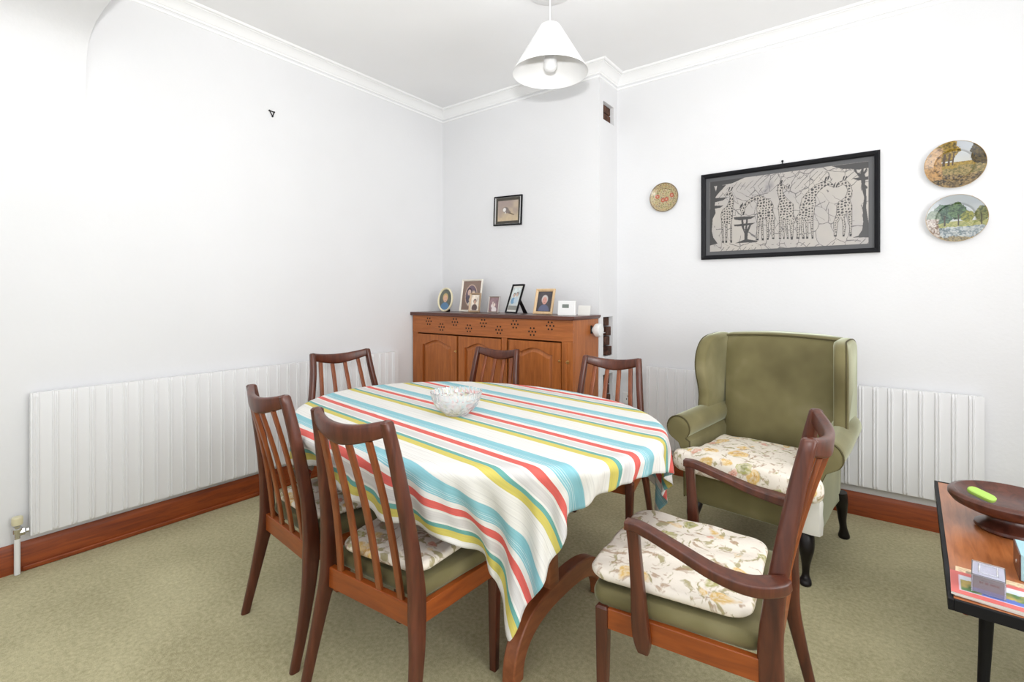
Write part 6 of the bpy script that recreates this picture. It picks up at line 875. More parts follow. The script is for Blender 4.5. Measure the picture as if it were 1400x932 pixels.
post = MB(); post.rings([rrect((x, -.07 * (1 if x > 0 else -1), .30), (0, 1, 0), (0, 0, 1), .014, .03, .4) for x in (-.436, .436)]); post.build('stretcher', 'teak_table', t)

# tablecloth from draped grid
def cloth():
    raw = np.array(CLOTH, dtype=np.int64).reshape(3, NVV + 1, NUU + 1)
    g = np.cumsum(raw, axis=2); g = np.cumsum(g, axis=1) / 1000.
    co = np.stack([g[0], g[1], g[2]], -1).reshape(-1, 3)
    W1 = NUU + 1
    fs = [(j * W1 + i, j * W1 + i + 1, (j + 1) * W1 + i + 1, (j + 1) * W1 + i) for j in range(NVV) for i in range(NUU)]
    me = bpy.data.meshes.new('tablecloth'); me.from_pydata(co.tolist(), [], fs); me.materials.append(M['cloth'])
    uv = me.uv_layers.new(name='uv'); li = np.empty(len(me.loops), dtype=np.int32); me.loops.foreach_get('vertex_index', li)
    u = CU0 + (CU1 - CU0) * (li % W1) / NUU; v = CV0 + (CV1 - CV0) * (li // W1) / NVV
    uv.data.foreach_set('uv', np.stack([u, v], -1).astype(np.float32).ravel())
    me.polygons.foreach_set('use_smooth', [True] * len(me.polygons))
    o = bpy.data.objects.new('tablecloth', me); COL.objects.link(o)
    s = o.modifiers.new('sub', 'SUBSURF'); s.levels = 1; s.render_levels = 1
    s = o.modifiers.new('thick', 'SOLIDIFY'); s.thickness = .0012; s.offset = 1
    return tag(o, 'striped tablecloth in white, aqua, red, grey and yellow hanging off the oval table', 'tablecloth')
cloth()

# cut-glass bowl
BOWLZ = max((v.co.z for v in bpy.data.objects['tablecloth'].data.vertices if math.hypot(v.co.x + 1.352, v.co.y - 1.43) < .07)) + .0016
t = thing('glass_bowl', 'cut-glass bowl standing on the striped tablecloth', 'bowl', (-1.352, 1.43, BOWLZ))
m = MB(); seg = 96; rs = []
P = [(.0, .0), (.045, .0), (.048, .004), (.058, .012), (.074, .026), (.086, .042), (.094, .060), (.098, .074), (.100, .084), (.1015, .092)]
def cut(r, z, k):
    a = 2 * PI * k / seg; d = 0
    if .012 < z < .066:
        u = (a * 12 / (2 * PI) + (z - .01) * 18) % 1; v = (a * 12 / (2 * PI) - (z - .01) * 18) % 1
        d = .0035 * (abs(u - .5) * 2 + abs(v - .5) * 2 - 1)
    elif z >= .066: d = .0022 * math.cos(a * 32)
    rr = r + d; return (rr * math.cos(a), rr * math.sin(a), z + (.0025 * math.cos(a * 32) if z > .09 else 0))
zz = []
for (r0, z0), (r1, z1) in zip(P, P[1:]):
    for q in range(3): zz.append((r0 + (r1 - r0) * q / 3, z0 + (z1 - z0) * q / 3))
zz.append(P[-1])
for r, z in zz[1:]: rs.append([cut(r, z, k) for k in range(seg)])
for r, z in [(.0955, .091), (.092, .074), (.086, .056), (.076, .040), (.06, .024), (.045, .012), (.02, .009), (.0005, .009)]:
    rs.append([(r * math.cos(2 * PI * k / seg), r * math.sin(2 * PI * k / seg), z + (.0025 * math.cos(2 * PI * k / seg * 32) if z > .09 else 0)) for k in range(seg)])
m.rings(rs); m.build('body', 'glass', t, smooth=12)

# ================================================================== WING ARMCHAIR
def armchair():
    t = thing('wing_armchair', 'olive velvet wingback armchair with dark curved legs by the picture wall', 'armchair', (-.455, 2.712, 0), R(173))
    # legs
    for sg in (-1, 1):
        P = [(.235, .262, .215, .033), (.240, .276, .185, .034), (.245, .286, .15, .029), (.243, .280, .11, .0205), (.239, .270, .07, .0155), (.239, .270, .035, .0145), (.241, .282, .018, .022), (.241, .286, .008, .024), (.241, .286, 0, .021)]
        st = cr([(sg * x, y, z, r) for x, y, z, r in P], 4)
        MB().rings([[(p[0] + p[3] * math.cos(2 * PI * k / 14), p[1] + p[3] * 1.05 * math.sin(2 * PI * k / 14), max(0, p[2])) for k in range(14)] for p in st]).build('front_leg', 'blackwood', t, smooth=60)
        P = [(.262, -.262, .24, .036), (.268, -.268, .20, .033), (.272, -.282, .15, .024), (.272, -.290, .10, .0185), (.275, -.296, .06, .0165), (.277, -.302, .03, .021), (.277, -.306, .01, .026), (.277, -.306, 0, .023)]
        st = cr([(sg * x, y, z, r) for x, y, z, r in P], 4)
        MB().rings([[(p[0] + p[3] * math.cos(2 * PI * k / 14), p[1] + p[3] * 1.1 * math.sin(2 * PI * k / 14), max(0, p[2])) for k in range(14)] for p in st]).build('rear_leg', 'blackwood', t, smooth=60)
    # seat base
    n = 14; rs = []
    for (y0, y1, z) in [(-.26, .272, .205), (-.27, .286, .215), (-.27, .290, .25), (-.27, .290, .35), (-.27, .284, .372)]:
        rs.append([(x, y, z) for x, y in outline(.27, .262, y0, y1, .03, 4)])
    MB().rings(rs).build('seat_base', 'velvet', t, smooth=50)
    # back: shell lofted from bottom to top
    def backring(z, hw, yf, yb, bulge):
        pts = []; n = 20
        for k in range(n + 1):
            u = -1 + 2 * k / n; pts.append((u * hw, yf + bulge * (1 - u * u) - .012 * (abs(u) ** 8), z))
        for k in range(n + 1):
            u = 1 - 2 * k / n; pts.append((u * hw, yb - .02 * (1 - u * u) + .02 * abs(u) ** 6, z))
        return pts
    rs = []
    for z, hw, yf, yb, bu in [(.30, .255, -.13, -.26, 0), (.42, .26, -.135, -.275, .012), (.55, .265, -.15, -.30, .022), (.70, .272, -.175, -.325, .026), (.85, .280, -.20, -.342, .022), (.95, .286, -.218, -.352, .014), (.985, .288, -.228, -.352, .010), (1.0, .286, -.240, -.347, .006), (1.006, .28, -.262, -.33, 0)]:
        r = backring(z, hw * .965, yf, yb, bu)
        if z > .9: r = [(x, y, zz + .016 * (1 - (x / .30) ** 2)) for x, y, zz in r]
        rs.append(r)
    MB().rings(rs).build('backrest', 'velvet', t, smooth=60)
    # top piping
    MB().tube([(x, -.224 + .01 * (1 - (x / .285) ** 2), .993 + .016 * (1 - (x / .30) ** 2)) for x in np.linspace(-.274, .274, 17)], .004, 8).build('back_piping', 'piping', t)
    for sg in (-1, 1):
        # wing: curved panel, outline in y-z, thickness in x
        prof = [(-.345, .56), (-.02, .575), (.004, .60), (.004, .63), (.0, .68), (.012, .74), (.030, .80), (.036, .86), (.024, .92), (-.010, .972), (-.06, 1.0), (-.14, 1.010), (-.25, 1.012), (-.335, .990), (-.35, .95), (-.35, .75)]
        pp = cr(prof + [prof[0]], 3)[:-1]
        cy = -.17; cz = .79
        rs = []
        for dx, sc in ((-.030, .90), (-.027, .955), (-.016, .992), (0, 1.0), (.016, .992), (.027, .955), (.030, .90)):
            rs.append([(sg * (.298 + dx + .026 * max(0, (p[0] + .1)) / .15), cy + (p[0] - cy) * sc, cz + (p[1] - cz) * sc) for p in pp])
        MB().rings(rs).build('wing', 'velvet', t, smooth=60)
        edge = [(sg * (.320 + .026 * max(0, (p[0] + .1)) / .15), cy + (p[0] - cy) * .975, cz + (p[1] - cz) * .975) for p in pp[2:40]]
        MB().tube(edge, .0038, 6).build('wing_piping', 'piping', t)
        # arm: rolled top over straight side, swept front to back
        cs = []
        n = 18; cxr, czr, rr = .320, .560, .0585
        for k in range(n + 1):
            a = R(-52) + (R(232) - R(-52)) * k / n
            cs.append((cxr + rr * math.cos(a), czr + rr * 1.02 * math.sin(a)))
        cs = [(.288, .22), (.290, .36), (.296, .44), (.316, .488)] + cs + [(.262, .50), (.260, .40), (.260, .22)]
        def sec(y, sc, lift=0, nar=0): return [(sg * (.31 + (x - .31) * sc - nar), y, .42 + (z - .42) * sc + lift * (1 if z > .5 else 0)) for x, z in cs]
        rs = [sec(-.29, .95, .02, .024), sec(-.27, 1, .018, .022), sec(-.1, 1, .012, .014), sec(.08, 1, .004, .004), sec(.24, 1.0, 0), sec(.272, .995), sec(.285, .975), sec(.290, .94)]
        MB().rings(rs).build('arm', 'velvet', t, smooth=50)
        pts = [(sg * (.31 + (x - .31) * .985), .286, .42 + (z - .42) * .985) for x, z in cs]
        MB().tube(pts, .0042, 6).build('arm_piping', 'piping', t)
    # white fabric piece tucked round the front corner
    o = [(-.268, .2925, .215), (-.222, .2945, .215), (-.222, .2945, .37), (-.268, .2925, .37)]
    pr = []
    m = MB()
    rs = []
    for z, b in ((.222, .006), (.27, .009), (.31, .006), (.355, .008), (.368, .004)):
        rs.append([(x, y, z) for x, y in [(-.291, .24), (-.296 - b, .27), (-.296, .291 + b), (-.27, .297 + b), (-.225, .297 + b), (-.205, .295), (-.205, .291), (-.26, .292), (-.285, .289), (-.290, .24)]])
    m.rings(rs).build('corner_cover', 'paper', t, smooth=60)['label'] = 'white fabric corner cover'
    return t
armchair()
half = [(.10, -.100), (.20, -.100), (.236, -.094), (.243, -.07), (.245, 0), (.247, .10), (.247, .20), (.249, .27), (.254, .300), (.285, .305), (.306, .309), (.318, .325), (.320, .345), (.308, .366), (.28, .374), (.20, .378), (.10, .381)]
half = [tuple(p) for p in cr(half, 3)]
o = [(x, y) for x, y in half] + [(0, .382)] + [(-x, y) for x, y in half[::-1]] + [(0, -.100)]
c = pillow(o, 0, .098, .030, .014, wr=.003, seed=4).build('chair_cushion', 'floral', None, (-.455, 2.712, .3735), (0, 0, R(173)), smooth=70)
tag(c, 'thick floral seat cushion on the olive wingback armchair', 'cushion')

# ================================================================== COFFEE TABLE
CT = thing('coffee_table', 'low coffee table with orange wood top and black edge at right', 'coffee table', (.145, 1.725, 0), R(-2.4))
MB().box(.012, .56, .012, 1.055, .398, .420).build('tabletop', 'coffee', CT, smooth=0)
m = MB(); m.box(0, .0118, 0, 1.067, .392, .4215); m.box(.5602, .572, 0, 1.067, .392, .4215); m.box(.0118, .5602, 0, .0118, .392, .4215); m.box(.0118, .5602, 1.0552, 1.067, .392, .4215); m.box(.0118, .5602, .0118, 1.0552, .392, .3979)
m.build('edging', 'black', CT, smooth=0, bevel=.0015)
for x, y, fx, fy in ((.10, .27, .085, .245), (.472, .27, .487, .245), (.10, .80, .085, .825), (.472, .80, .487, .825)):
    l = MB(); l.rings([[(cx_ + r * math.cos(2 * PI * k / 16), cy_ + r * math.sin(2 * PI * k / 16), z) for k in range(16)] for cx_, cy_, z, r in ((fx, fy, .04, .0125), ((x + fx) / 2, (y + fy) / 2, .2, .0155), (x, y, .3915, .019))])
    lg = l.build('leg', 'black', CT)
    MB().lathe([(0, 0), (.010, 0), (.0122, .03), (.0125, .0398), (0, .0398)], 16, (fx, fy, 0)).build('foot_tip', 'teak_orange', lg)
CZ = .4217
# turned wooden bowl
t = thing('pedestal_bowl', 'dark turned wooden fruit bowl on a stem, on the coffee table', 'bowl', (.352, 2.345, CZ))
MB().lathe([(0, 0), (.082, 0), (.088, .006), (.086, .014), (.074, .021), (.060, .028), (.050, .040), (.050, .050), (.075, .058), (.118, .068), (.146, .082), (.157, .098), (.157, .108), (.150, .116), (.139, .118), (.129, .112), (.110, .098), (.07, .088), (.0, .085)], 56).build('body', 'bowlwood', t, smooth=40)
t = MB().rings([rrect((0, 0, z), (1, 0, 0), (0, 1, 0), hx, hy, .8) for z, hx, hy in ((0, .036, .020), (.004, .038, .022), (.011, .038, .022), (.014, .035, .019))]).build('lime_packet', 'lime', None, (.282, 2.335, CZ + .103), (R(4), R(14), R(-28)), smooth=40)
tag(t, 'small lime green packet lying in the dark wooden bowl', 'packet')
# pale blue box with a dark reflection painted as a brown left side
t = thing('storage_box', 'pale blue box with a painted dark reflection on its side at the right photo edge', 'box', (.314, 1.952, CZ), R(-3))
MB().box(.003, .13, .0, .118, 0, .072).build('body', 'cyan', t, smooth=0, bevel=.001)
MB().box(0, .0028, .0, .118, 0, .072).build('side_reflection', 'bowlwood', t, smooth=0)
MB().lathe([(0, -.001), (.005, -.001), (.005, 0), (0, 0)], 12, (0, .06, .03), axis='x').build('stud', 'white', t)

# pendant lamp
LX, LY = -1.372, 2.158
t = thing('pendant_lamp', 'white cone pendant lampshade hanging from the ceiling', 'pendant lamp', (LX, LY, 0))
MB().lathe([(0, H - .001), (.128, H - .001), (.13, H - .006), (.120, H - .012), (.05, H - .016), (.045, H - .03), (.02, H - .035), (0, H - .036)][::-1], 48).build('ceiling_rose', 'cornice', t)
MB().tube([(0, 0, H - .034), (0, 0, 2.628)], .0035, 10).build('cord', 'white', t)
m = MB(); zb, zt = 2.378, 2.622; rb, rt = .196, .052
m.rings([[(r * math.cos(2 * PI * k / 64), r * math.sin(2 * PI * k / 64), z) for k in range(64)] for r, z in ((rb, zb), (rb + .001, zb), (rt + .001, zt), (rt, zt))], cap=(False, False), closed=True)
m.build('lamp_shade', 'shade', t, smooth=30)
m = MB(); m.tube([(0, 0, 2.627), (0, 0, 2.51)], .017, 16); m.build('lamp_holder', 'white', t)
m = MB()
for a in range(3): m.tube([(0, 0, 2.616), (.052 * math.cos(a * 2.094), .052 * math.sin(a * 2.094), 2.618)], .0015, 6)
m.build('shade_ring', 'white', t)
MB().lathe([(0, 2.43 - .045), (.016, 2.432 - .045), (.028, 2.44 - .045), (.0355, 2.458 - .045), (.0365, 2.475 - .045), (.032, 2.50 - .045), (.022, 2.53 - .045), (.016, 2.555 - .045), (.014, 2.59 - .045), (0, 2.59 - .045)], 28).build('light_bulb', 'bulb', t, smooth=50)

# ================================================================== PRINTS
def inpoly(X, Z, poly):
    r = np.zeros(X.shape, bool); n = len(poly)
    for i in range(n):
        x0, y0 = poly[i]; x1, y1 = poly[(i + 1) % n]
        if y0 == y1: continue
        c = ((y0 > Z) != (y1 > Z)) & (X < (x1 - x0) * (Z - y0) / (y1 - y0) + x0); r ^= c
    return r
def vnoise(X, Y, s, seed=0):
    X = X * s + 57.3 * seed + 500; Y = Y * s + 31.7 * seed + 500
    xi = np.floor(X).astype(np.int64); yi = np.floor(Y).astype(np.int64); fx = X - xi; fy = Y - yi
    fx = fx * fx * (3 - 2 * fx); fy = fy * fy * (3 - 2 * fy)
    def h(a, b):
        v = (a * 374761393 + b * 668265263 + seed * 1442695) & 0x7fffffff; v = ((v ^ (v >> 13)) * 1274126177) & 0x7fffffff
        return ((v ^ (v >> 16)) & 0xffff) / 65535.
    return (h(xi, yi) * (1 - fx) + h(xi + 1, yi) * fx) * (1 - fy) + (h(xi, yi + 1) * (1 - fx) + h(xi + 1, yi + 1) * fx) * fy
def fbm(X, Y, s, seed=0, o=4):
    r = 0; a = .5
    for k in range(o): r = r + a * vnoise(X, Y, s * 2 ** k, seed + k); a *= .5
    return r / (1 - .5 ** o)
def vor(X, Y, s, seed=0):
    X = X * s + 100; Y = Y * s + 100; xi = np.floor(X).astype(np.int64); yi = np.floor(Y).astype(np.int64)
    f1 = np.full(X.shape, 9.); f2 = np.full(X.shape, 9.)
    def h(a, b, q):
        v = (a * 73856093 + b * 19349663 + (q + seed * 7) * 83492791) & 0x7fffffff; v = ((v ^ (v >> 13)) * 1274126177) & 0x7fffffff
        return ((v ^ (v >> 16)) & 0xffff) / 65535.
    for dx in (-1, 0, 1):
        for dy in (-1, 0, 1):
            a = xi + dx; b = yi + dy; d = np.hypot(a + .15 + .7 * h(a, b, 1) - X, b + .15 + .7 * h(a, b, 2) - Y)
            f2 = np.where(d < f1, f1, np.minimum(f2, d)); f1 = np.minimum(f1, d)
    return f1, f2
def lin(c): return np.array(srgb(*c))
def mixc(A, B, t): return A * (1 - t[..., None]) + B * t[..., None]
def grid_mesh(name, xs, zs, col, m, parent=None, yf=None, **kw):
    """xs, zs 1-D; col (nz,nx,3); surface facing -y"""
    nx, nz = len(xs), len(zs); X, Z = np.meshgrid(xs, zs); Y = yf(X, Z) if yf else X * 0
    co = np.stack([X, Y, Z], -1).reshape(-1, 3)
    I = np.arange(nx * nz).reshape(nz, nx); f = np.stack([I[:-1, :-1], I[:-1, 1:], I[1:, 1:], I[1:, :-1]], -1).reshape(-1, 4)
    me = bpy.data.meshes.new(name); me.from_pydata(co.tolist(), [], f.tolist()); me.materials.append(M[m])
    ca = me.color_attributes.new('col', 'FLOAT_COLOR', 'POINT'); ca.data.foreach_set('color', np.concatenate([col.reshape(-1, 3), np.ones((nx * nz, 1))], 1).astype(np.float32).ravel())
    o = bpy.data.objects.new(name, me); COL.objects.link(o)
    if parent: o.parent = parent
    return o
def frame_mesh(w, h, fw, d, mb=None, mi=0, y=0, lip=.004):
    """moulded rectangular frame, front at -d"""
    mb = mb or MB(); pr = [(0, 0), (0, -d), (fw * .35, -d - .002), (fw * .8, -d + .003), (fw, -d + lip + .003), (fw, 0)]
    rs = []
    for sx, sz in ((-1, -1), (1, -1), (1, 1), (-1, 1)):
        rs.append([(sx * (w / 2 - i), y + yy, sz * (h / 2 - i)) for i, yy in pr])
    mb.rings(rs, mi, closed=True); return mb

# ---- batik of five giraffes
def homography(src, dst):
    A = []
    for (x, y), (u, v) in zip(src, dst):
        A.append([x, y, 1, 0, 0, 0, -u * x, -u * y, u]); A.append([0, 0, 0, x, y, 1, -v * x, -v * y, v])
    A = np.array(A, float); h = np.linalg.solve(A[:, :8], A[:, 8]); return np.append(h, 1).reshape(3, 3)
GW, GH = .838, .455
HM = homography([(90, 290), (1254, 118), (1247, 756), (86, 806)], [(0, GH), (GW, GH), (GW, 0), (0, 0)])
def rect(poly):
    out = []
    for x, y in poly:
        q = HM @ np.array([x, y, 1.]); out.append((q[0] / q[2] - GW / 2, q[1] / q[2] - GH / 2))
    return out
def giraffe_art(parent):
    nx, nz = 520, 284
    xs = np.linspace(-GW / 2, GW / 2, nx); zs = np.linspace(-GH / 2, GH / 2, nz); X, Z = np.meshgrid(xs, zs)
    cream = lin((222, 214, 204)); cream2 = lin((206, 200, 196)); dark = lin((74, 72, 72)); blk = lin((50, 48, 50))
    c = mixc(cream * np.ones(X.shape + (3,)), cream2, np.clip(fbm(X, Z, 7, 3) * 2 - .6, 0, 1))
    wx = X + .03 * (fbm(X, Z, 14, 5) - .5); wz = Z + .03 * (fbm(X, Z, 14, 9) - .5)
    f1, f2 = vor(wx * 1.0, wz * .7, 13, 1); ln = ((f2 - f1) < .035) & (fbm(X, Z, 9, 21) > .47)
    f1, f2 = vor(wx + wz * .6, wz * .55, 20, 4); ln |= ((f2 - f1) < .03) & (fbm(X, Z, 8, 33) > .55)
    # slanting brush marks across the top
    dg = np.sin((X - Z * .9) * 190 + 7 * fbm(X, Z, 9, 2)); ln |= (dg > .93) & (Z > .12) & (fbm(X, Z, 20, 8) > .5)
    ln |= (dg > .9) & (Z < -.20) & (fbm(X, Z, 22, 6) > .5)
    c[ln] = lin((128, 124, 124))
    sm = np.clip((fbm(X, Z * 2, 8, 41) - .5) * 5, 0, 1) * np.clip(1 - ((X + .17) / .13) ** 2, 0, 1) * np.clip(1 - ((Z - .15) / .045) ** 2, 0, 1)
    c = mixc(c, lin((110, 112, 124)), np.clip(sm * 1.6, 0, .9))
    trees = [
        [(90, 290), (340, 252), (250, 296), (170, 314), (90, 322)],
        [(90, 410), (210, 402), (180, 425), (130, 438), (90, 440)],
        [(90, 465), (185, 462), (160, 480), (90, 492)],
        [(90, 320), (118, 316), (132, 360), (140, 316), (205, 310), (150, 370), (128, 402), (122, 470), (128, 520), (108, 560), (100, 650), (110, 700), (140, 745), (86, 760)],
        [(255, 552), (320, 545), (412, 542), (380, 562), (300, 574), (262, 568)],
        [(255, 606), (330, 598), (412, 590), (380, 608), (300, 618), (262, 618)],
        [(310, 560), (322, 560), (334, 660), (346, 560), (358, 560), (350, 640), (372, 600), (382, 604), (356, 670), (352, 715), (425, 728), (425, 735), (265, 744), (300, 730), (330, 718), (332, 675), (312, 620)],
        [(970, 160), (1254, 118), (1254, 172), (1215, 176), (1180, 186), (1120, 180), (1060, 182), (1010, 170)],
        [(1125, 252), (1250, 238), (1250, 262), (1180, 268), (1150, 262)],
        [(1140, 180), (1155, 178), (1165, 205), (1190, 215), (1200, 176), (1218, 174), (1215, 205), (1236, 174), (1246, 180), (1224, 220), (1232, 250), (1226, 300), (1246, 320), (1240, 335), (1232, 330), (1236, 420), (1232, 480), (1250, 600), (1250, 708), (1125, 708), (1170, 695), (1200, 650), (1208, 590), (1205, 480), (1218, 400), (1200, 330), (1196, 270), (1170, 225), (1150, 205)],
    ]
    for p in trees: c[inpoly(X, Z, rect(p))] = dark
    legs = fbm(X, Z, 60, 77)
    gir = [
        [(186, 388), (205, 368), (222, 355), (245, 365), (258, 400), (258, 440), (252, 490), (250, 545), (243, 580), (243, 740), (230, 740), (230, 600), (212, 600), (208, 740), (195, 740), (195, 600), (182, 600), (186, 740), (172, 740), (166, 570), (163, 530), (175, 495), (205, 470), (222, 430), (230, 402), (222, 385), (200, 394)],
        [(315, 535), (300, 490), (318, 470), (345, 435), (385, 402), (430, 386), (470, 393), (490, 408), (525, 425), (543, 460), (540, 500), (556, 560), (550, 590), (546, 715), (530, 715), (520, 600), (508, 590), (505, 720), (492, 720), (486, 570), (466, 560), (470, 725), (455, 725), (446, 560), (432, 725), (416, 725), (424, 530), (418, 490), (425, 450), (432, 424), (395, 428), (360, 455), (340, 485), (328, 528)],
        [(572, 305), (600, 298), (630, 312), (660, 325), (646, 338), (612, 338), (612, 360), (635, 400), (660, 425), (688, 450), (692, 490), (686, 530), (706, 575), (692, 600), (682, 720), (666, 720), (660, 610), (642, 600), (652, 715), (638, 715), (630, 600), (622, 715), (610, 715), (606, 590), (600, 570), (596, 715), (580, 715), (580, 520), (573, 480), (586, 430), (572, 370)],
        [(735, 470), (750, 408), (800, 348), (850, 306), (910, 276), (935, 266), (968, 284), (997, 315), (985, 323), (940, 308), (912, 325), (878, 355), (850, 398), (858, 430), (848, 475), (836, 560), (834, 715), (820, 715), (810, 600), (796, 590), (796, 715), (780, 715), (775, 600), (760, 590), (768, 715), (750, 715), (738, 600), (730, 715), (708, 715), (712, 600), (700, 560), (733, 510)],
        [(1003, 316), (1022, 285), (1060, 265), (1092, 272), (1118, 300), (1130, 345), (1127, 390), (1112, 420), (1127, 460), (1127, 580), (1120, 700), (1104, 700), (1100, 600), (1088, 510), (1068, 560), (1078, 620), (1066, 700), (1052, 700), (1052, 610), (1042, 550), (1020, 590), (1006, 700), (986, 700), (982, 590), (1004, 530), (1008, 460), (1025, 430), (1065, 405), (1084, 372), (1090, 342), (1080, 315), (1058, 302), (1018, 324)],
    ]
    for gi, p in enumerate(gir):
        rp = rect(p); msk = inpoly(X, Z, rp)
        er = msk.copy()
        for dx, dz in ((2, 0), (-2, 0), (0, 2), (0, -2)): er &= np.roll(np.roll(msk, dx, 1), dz, 0)
        c[msk] = lin((214, 206, 196)); c[msk & ~er] = lin((128, 123, 120))
        f1, f2 = vor(X, Z, 62, 3 + gi); body = Z > rect([(600, 570)])[0][1]
        c[msk & body & (f2 - f1 > .36)] = lin((78, 75, 76))
        f1, f2 = vor(X, Z * .8, 95, 13 + gi); c[msk & ~body & (f2 - f1 > .36)] = lin((110, 106, 104))
        # hooves, horns
        zmin = min(q[1] for q in rp); c[msk & (Z < zmin + .014)] = blk
    for hx, hy in ((222, 350), (240, 350), (312, 470), (302, 480), (590, 298), (600, 296), (925, 268), (945, 262), (1060, 262), (1078, 262), (990, 318), (1008, 320), (652, 330), (324, 532)):
        q = rect([(hx, hy), (hx + 8, hy - 22)]); a, b = np.array(q[0]), np.array(q[1])
        tt = np.clip(((X - a[0]) * (b - a)[0] + (Z - a[1]) * (b - a)[1]) / ((b - a) @ (b - a)), 0, 1)
        c[np.hypot(X - a[0] - tt * (b - a)[0], Z - a[1] - tt * (b - a)[1]) < .0032] = blk
    return grid_mesh('batik_print', xs, zs, c * .62, 'print', parent)
GC = (-.467, YG, 1.734)
t = thing('framed_batik', 'wide black framed batik picture of five giraffes', 'picture', GC)
W_, H_ = .942, .556
frame_mesh(W_, H_, .026, .024).build('frame', 'black', t, smooth=0)
MB().box(-W_ / 2 + .024, W_ / 2 - .024, -.006, -.002, -H_ / 2 + .024, H_ / 2 - .024).build('grey_mount', mat('grey mount', srgb(84, 84, 86), .6), t, smooth=0)
g = giraffe_art(t); g.location = (0, -.0085, .0)
m = MB(); m.tube([(0, -.005, H_ / 2), (0, -.006, H_ / 2 + .018)], .003, 8); m.lathe([(0, -.012), (.006, -.012), (.006, -.006), (0, -.006)], 10, (0, 0, H_ / 2 + .018), axis='y'); m.build('hanging_nail', 'black', t)

# ---- small bird picture
t = thing('small_picture', 'small square framed picture of a bird above the cabinet', 'picture', (-2.333, YB, 1.887)); t.rotation_euler = (0, R(2.2), 0)
w, h = .272, .232
MB().box(-w / 2 + .012, w / 2 - .012, -.006, -.001, -h / 2 + .012, h / 2 - .012).build('backing', mat('dark mount', srgb(70, 66, 58), .6), t, smooth=0)
frame_mesh(w, h, .010, .016).build('frame', 'black', t, smooth=0)
frame_mesh(w - .021, h - .021, .006, .013).build('silver_slip', mat('silver slip', (.6, .6, .6), .35, .8), t, smooth=0)
xs = np.linspace(-.100, .100, 60); zs = np.linspace(-.080, .080, 50); X, Z = np.meshgrid(xs, zs)
c = mixc(lin((176, 160, 148)) * np.ones(X.shape + (3,)), lin((206, 186, 150)), np.clip(.5 - Z * 7 + X * 2, 0, 1)); c = mixc(c, lin((150, 134, 132)), np.clip(fbm(X, Z, 14, 3) * 2 - .8, 0, .6))
def blob(c, X, Z, x, z, rx, rz, ang, col, soft=.25):
    ca, sa = math.cos(ang), math.sin(ang); u = ((X - x) * ca + (Z - z) * sa) / rx; v = (-(X - x) * sa + (Z - z) * ca) / rz
    return mixc(c, lin(col), np.clip((1 - np.hypot(u, v)) / soft, 0, 1))
c = blob(c, X, Z, -.022, .006, .036, .027, -.3, (116, 106, 104)); c = blob(c, X, Z, -.034, .008, .018, .018, 0, (226, 222, 218)); c = blob(c, X, Z, .004, -.008, .032, .015, -.5, (128, 116, 110))
c = blob(c, X, Z, .036, -.026, .034, .005, -.35, (96, 78, 60)); c = blob(c, X, Z, -.024, -.016, .006, .006, 0, (230, 228, 220))
grid_mesh('print', xs, zs, c, 'print', t).location = (0, -.0065, 0)

# ---- plates on the wall
def plate(name, label, x, z, r, fn, loc_rz=0, group=None, n=110):
    t = thing(name, label, 'plate', (x, YG, z), 0, group)
    # china body
    prof = [(0, -.006), (r * .55, -.006), (r * .60, -.006), (r * .66, -.0120), (r * .97, -.0235), (r, -.0265), (r * .985, -.0225), (r * .64, -.009), (r * .6, -.0015), (0, -.0015)]
    MB().lathe([(a, b) for a, b in prof], 72, axis='y').build('china_body', 'white', t, smooth=40)
    # painted face as polar grid following the front of the plate
    nr, na = 56, 200; rr = np.linspace(0, r * .992, nr); aa = np.linspace(0, 2 * PI, na, endpoint=False)
    def depth(q): return -np.interp(q, [0, r * .60, r * .66, r * .97, r], [.0068, .0068, .0135, .0248, .0272])
    RR, AA = np.meshgrid(rr, aa, indexing='ij'); X = RR * np.cos(AA); Z = RR * np.sin(AA); Y = depth(RR)
    col = fn(X / r, Z / r) * .66
    if name == 'landscape_plate': col = np.where((RR > r * .975)[..., None], lin((190, 150, 84)), col)
    I = np.arange(nr * na).reshape(nr, na); J = np.roll(I, -1, 1)
    f = np.stack([I[:-1], J[:-1], J[1:], I[1:]], -1).reshape(-1, 4)
    me = bpy.data.meshes.new('painted_face'); me.from_pydata(np.stack([X, Y, Z], -1).reshape(-1, 3).tolist(), [], f[na:].tolist() + [[0, int(I[1, k]), int(J[1, k])] for k in range(na)])
    me.materials.append(M['glaze']); me.polygons.foreach_set('use_smooth', [True] * len(me.polygons))
    ca = me.color_attributes.new('col', 'FLOAT_COLOR', 'POINT'); ca.data.foreach_set('color', np.concatenate([col.reshape(-1, 3), np.ones((nr * na, 1))], 1).astype(np.float32).ravel())
    o = bpy.data.objects.new('painted_face', me); COL.objects.link(o); o.parent = t
    m = MB()
    for a in (60, 120, 240, 300):
        x0, z0 = r * math.cos(R(a)), r * math.sin(R(a)); m.tube([(x0 * .97, -.0285, z0 * .97), (x0 * 1.012, -.0275, z0 * 1.012), (x0 * 1.01, -.020, z0 * 1.01), (x0 * .5, -.0008, z0 * .5)], .0009, 6)
    m.build('wire_hanger', 'brass', t)
    return t
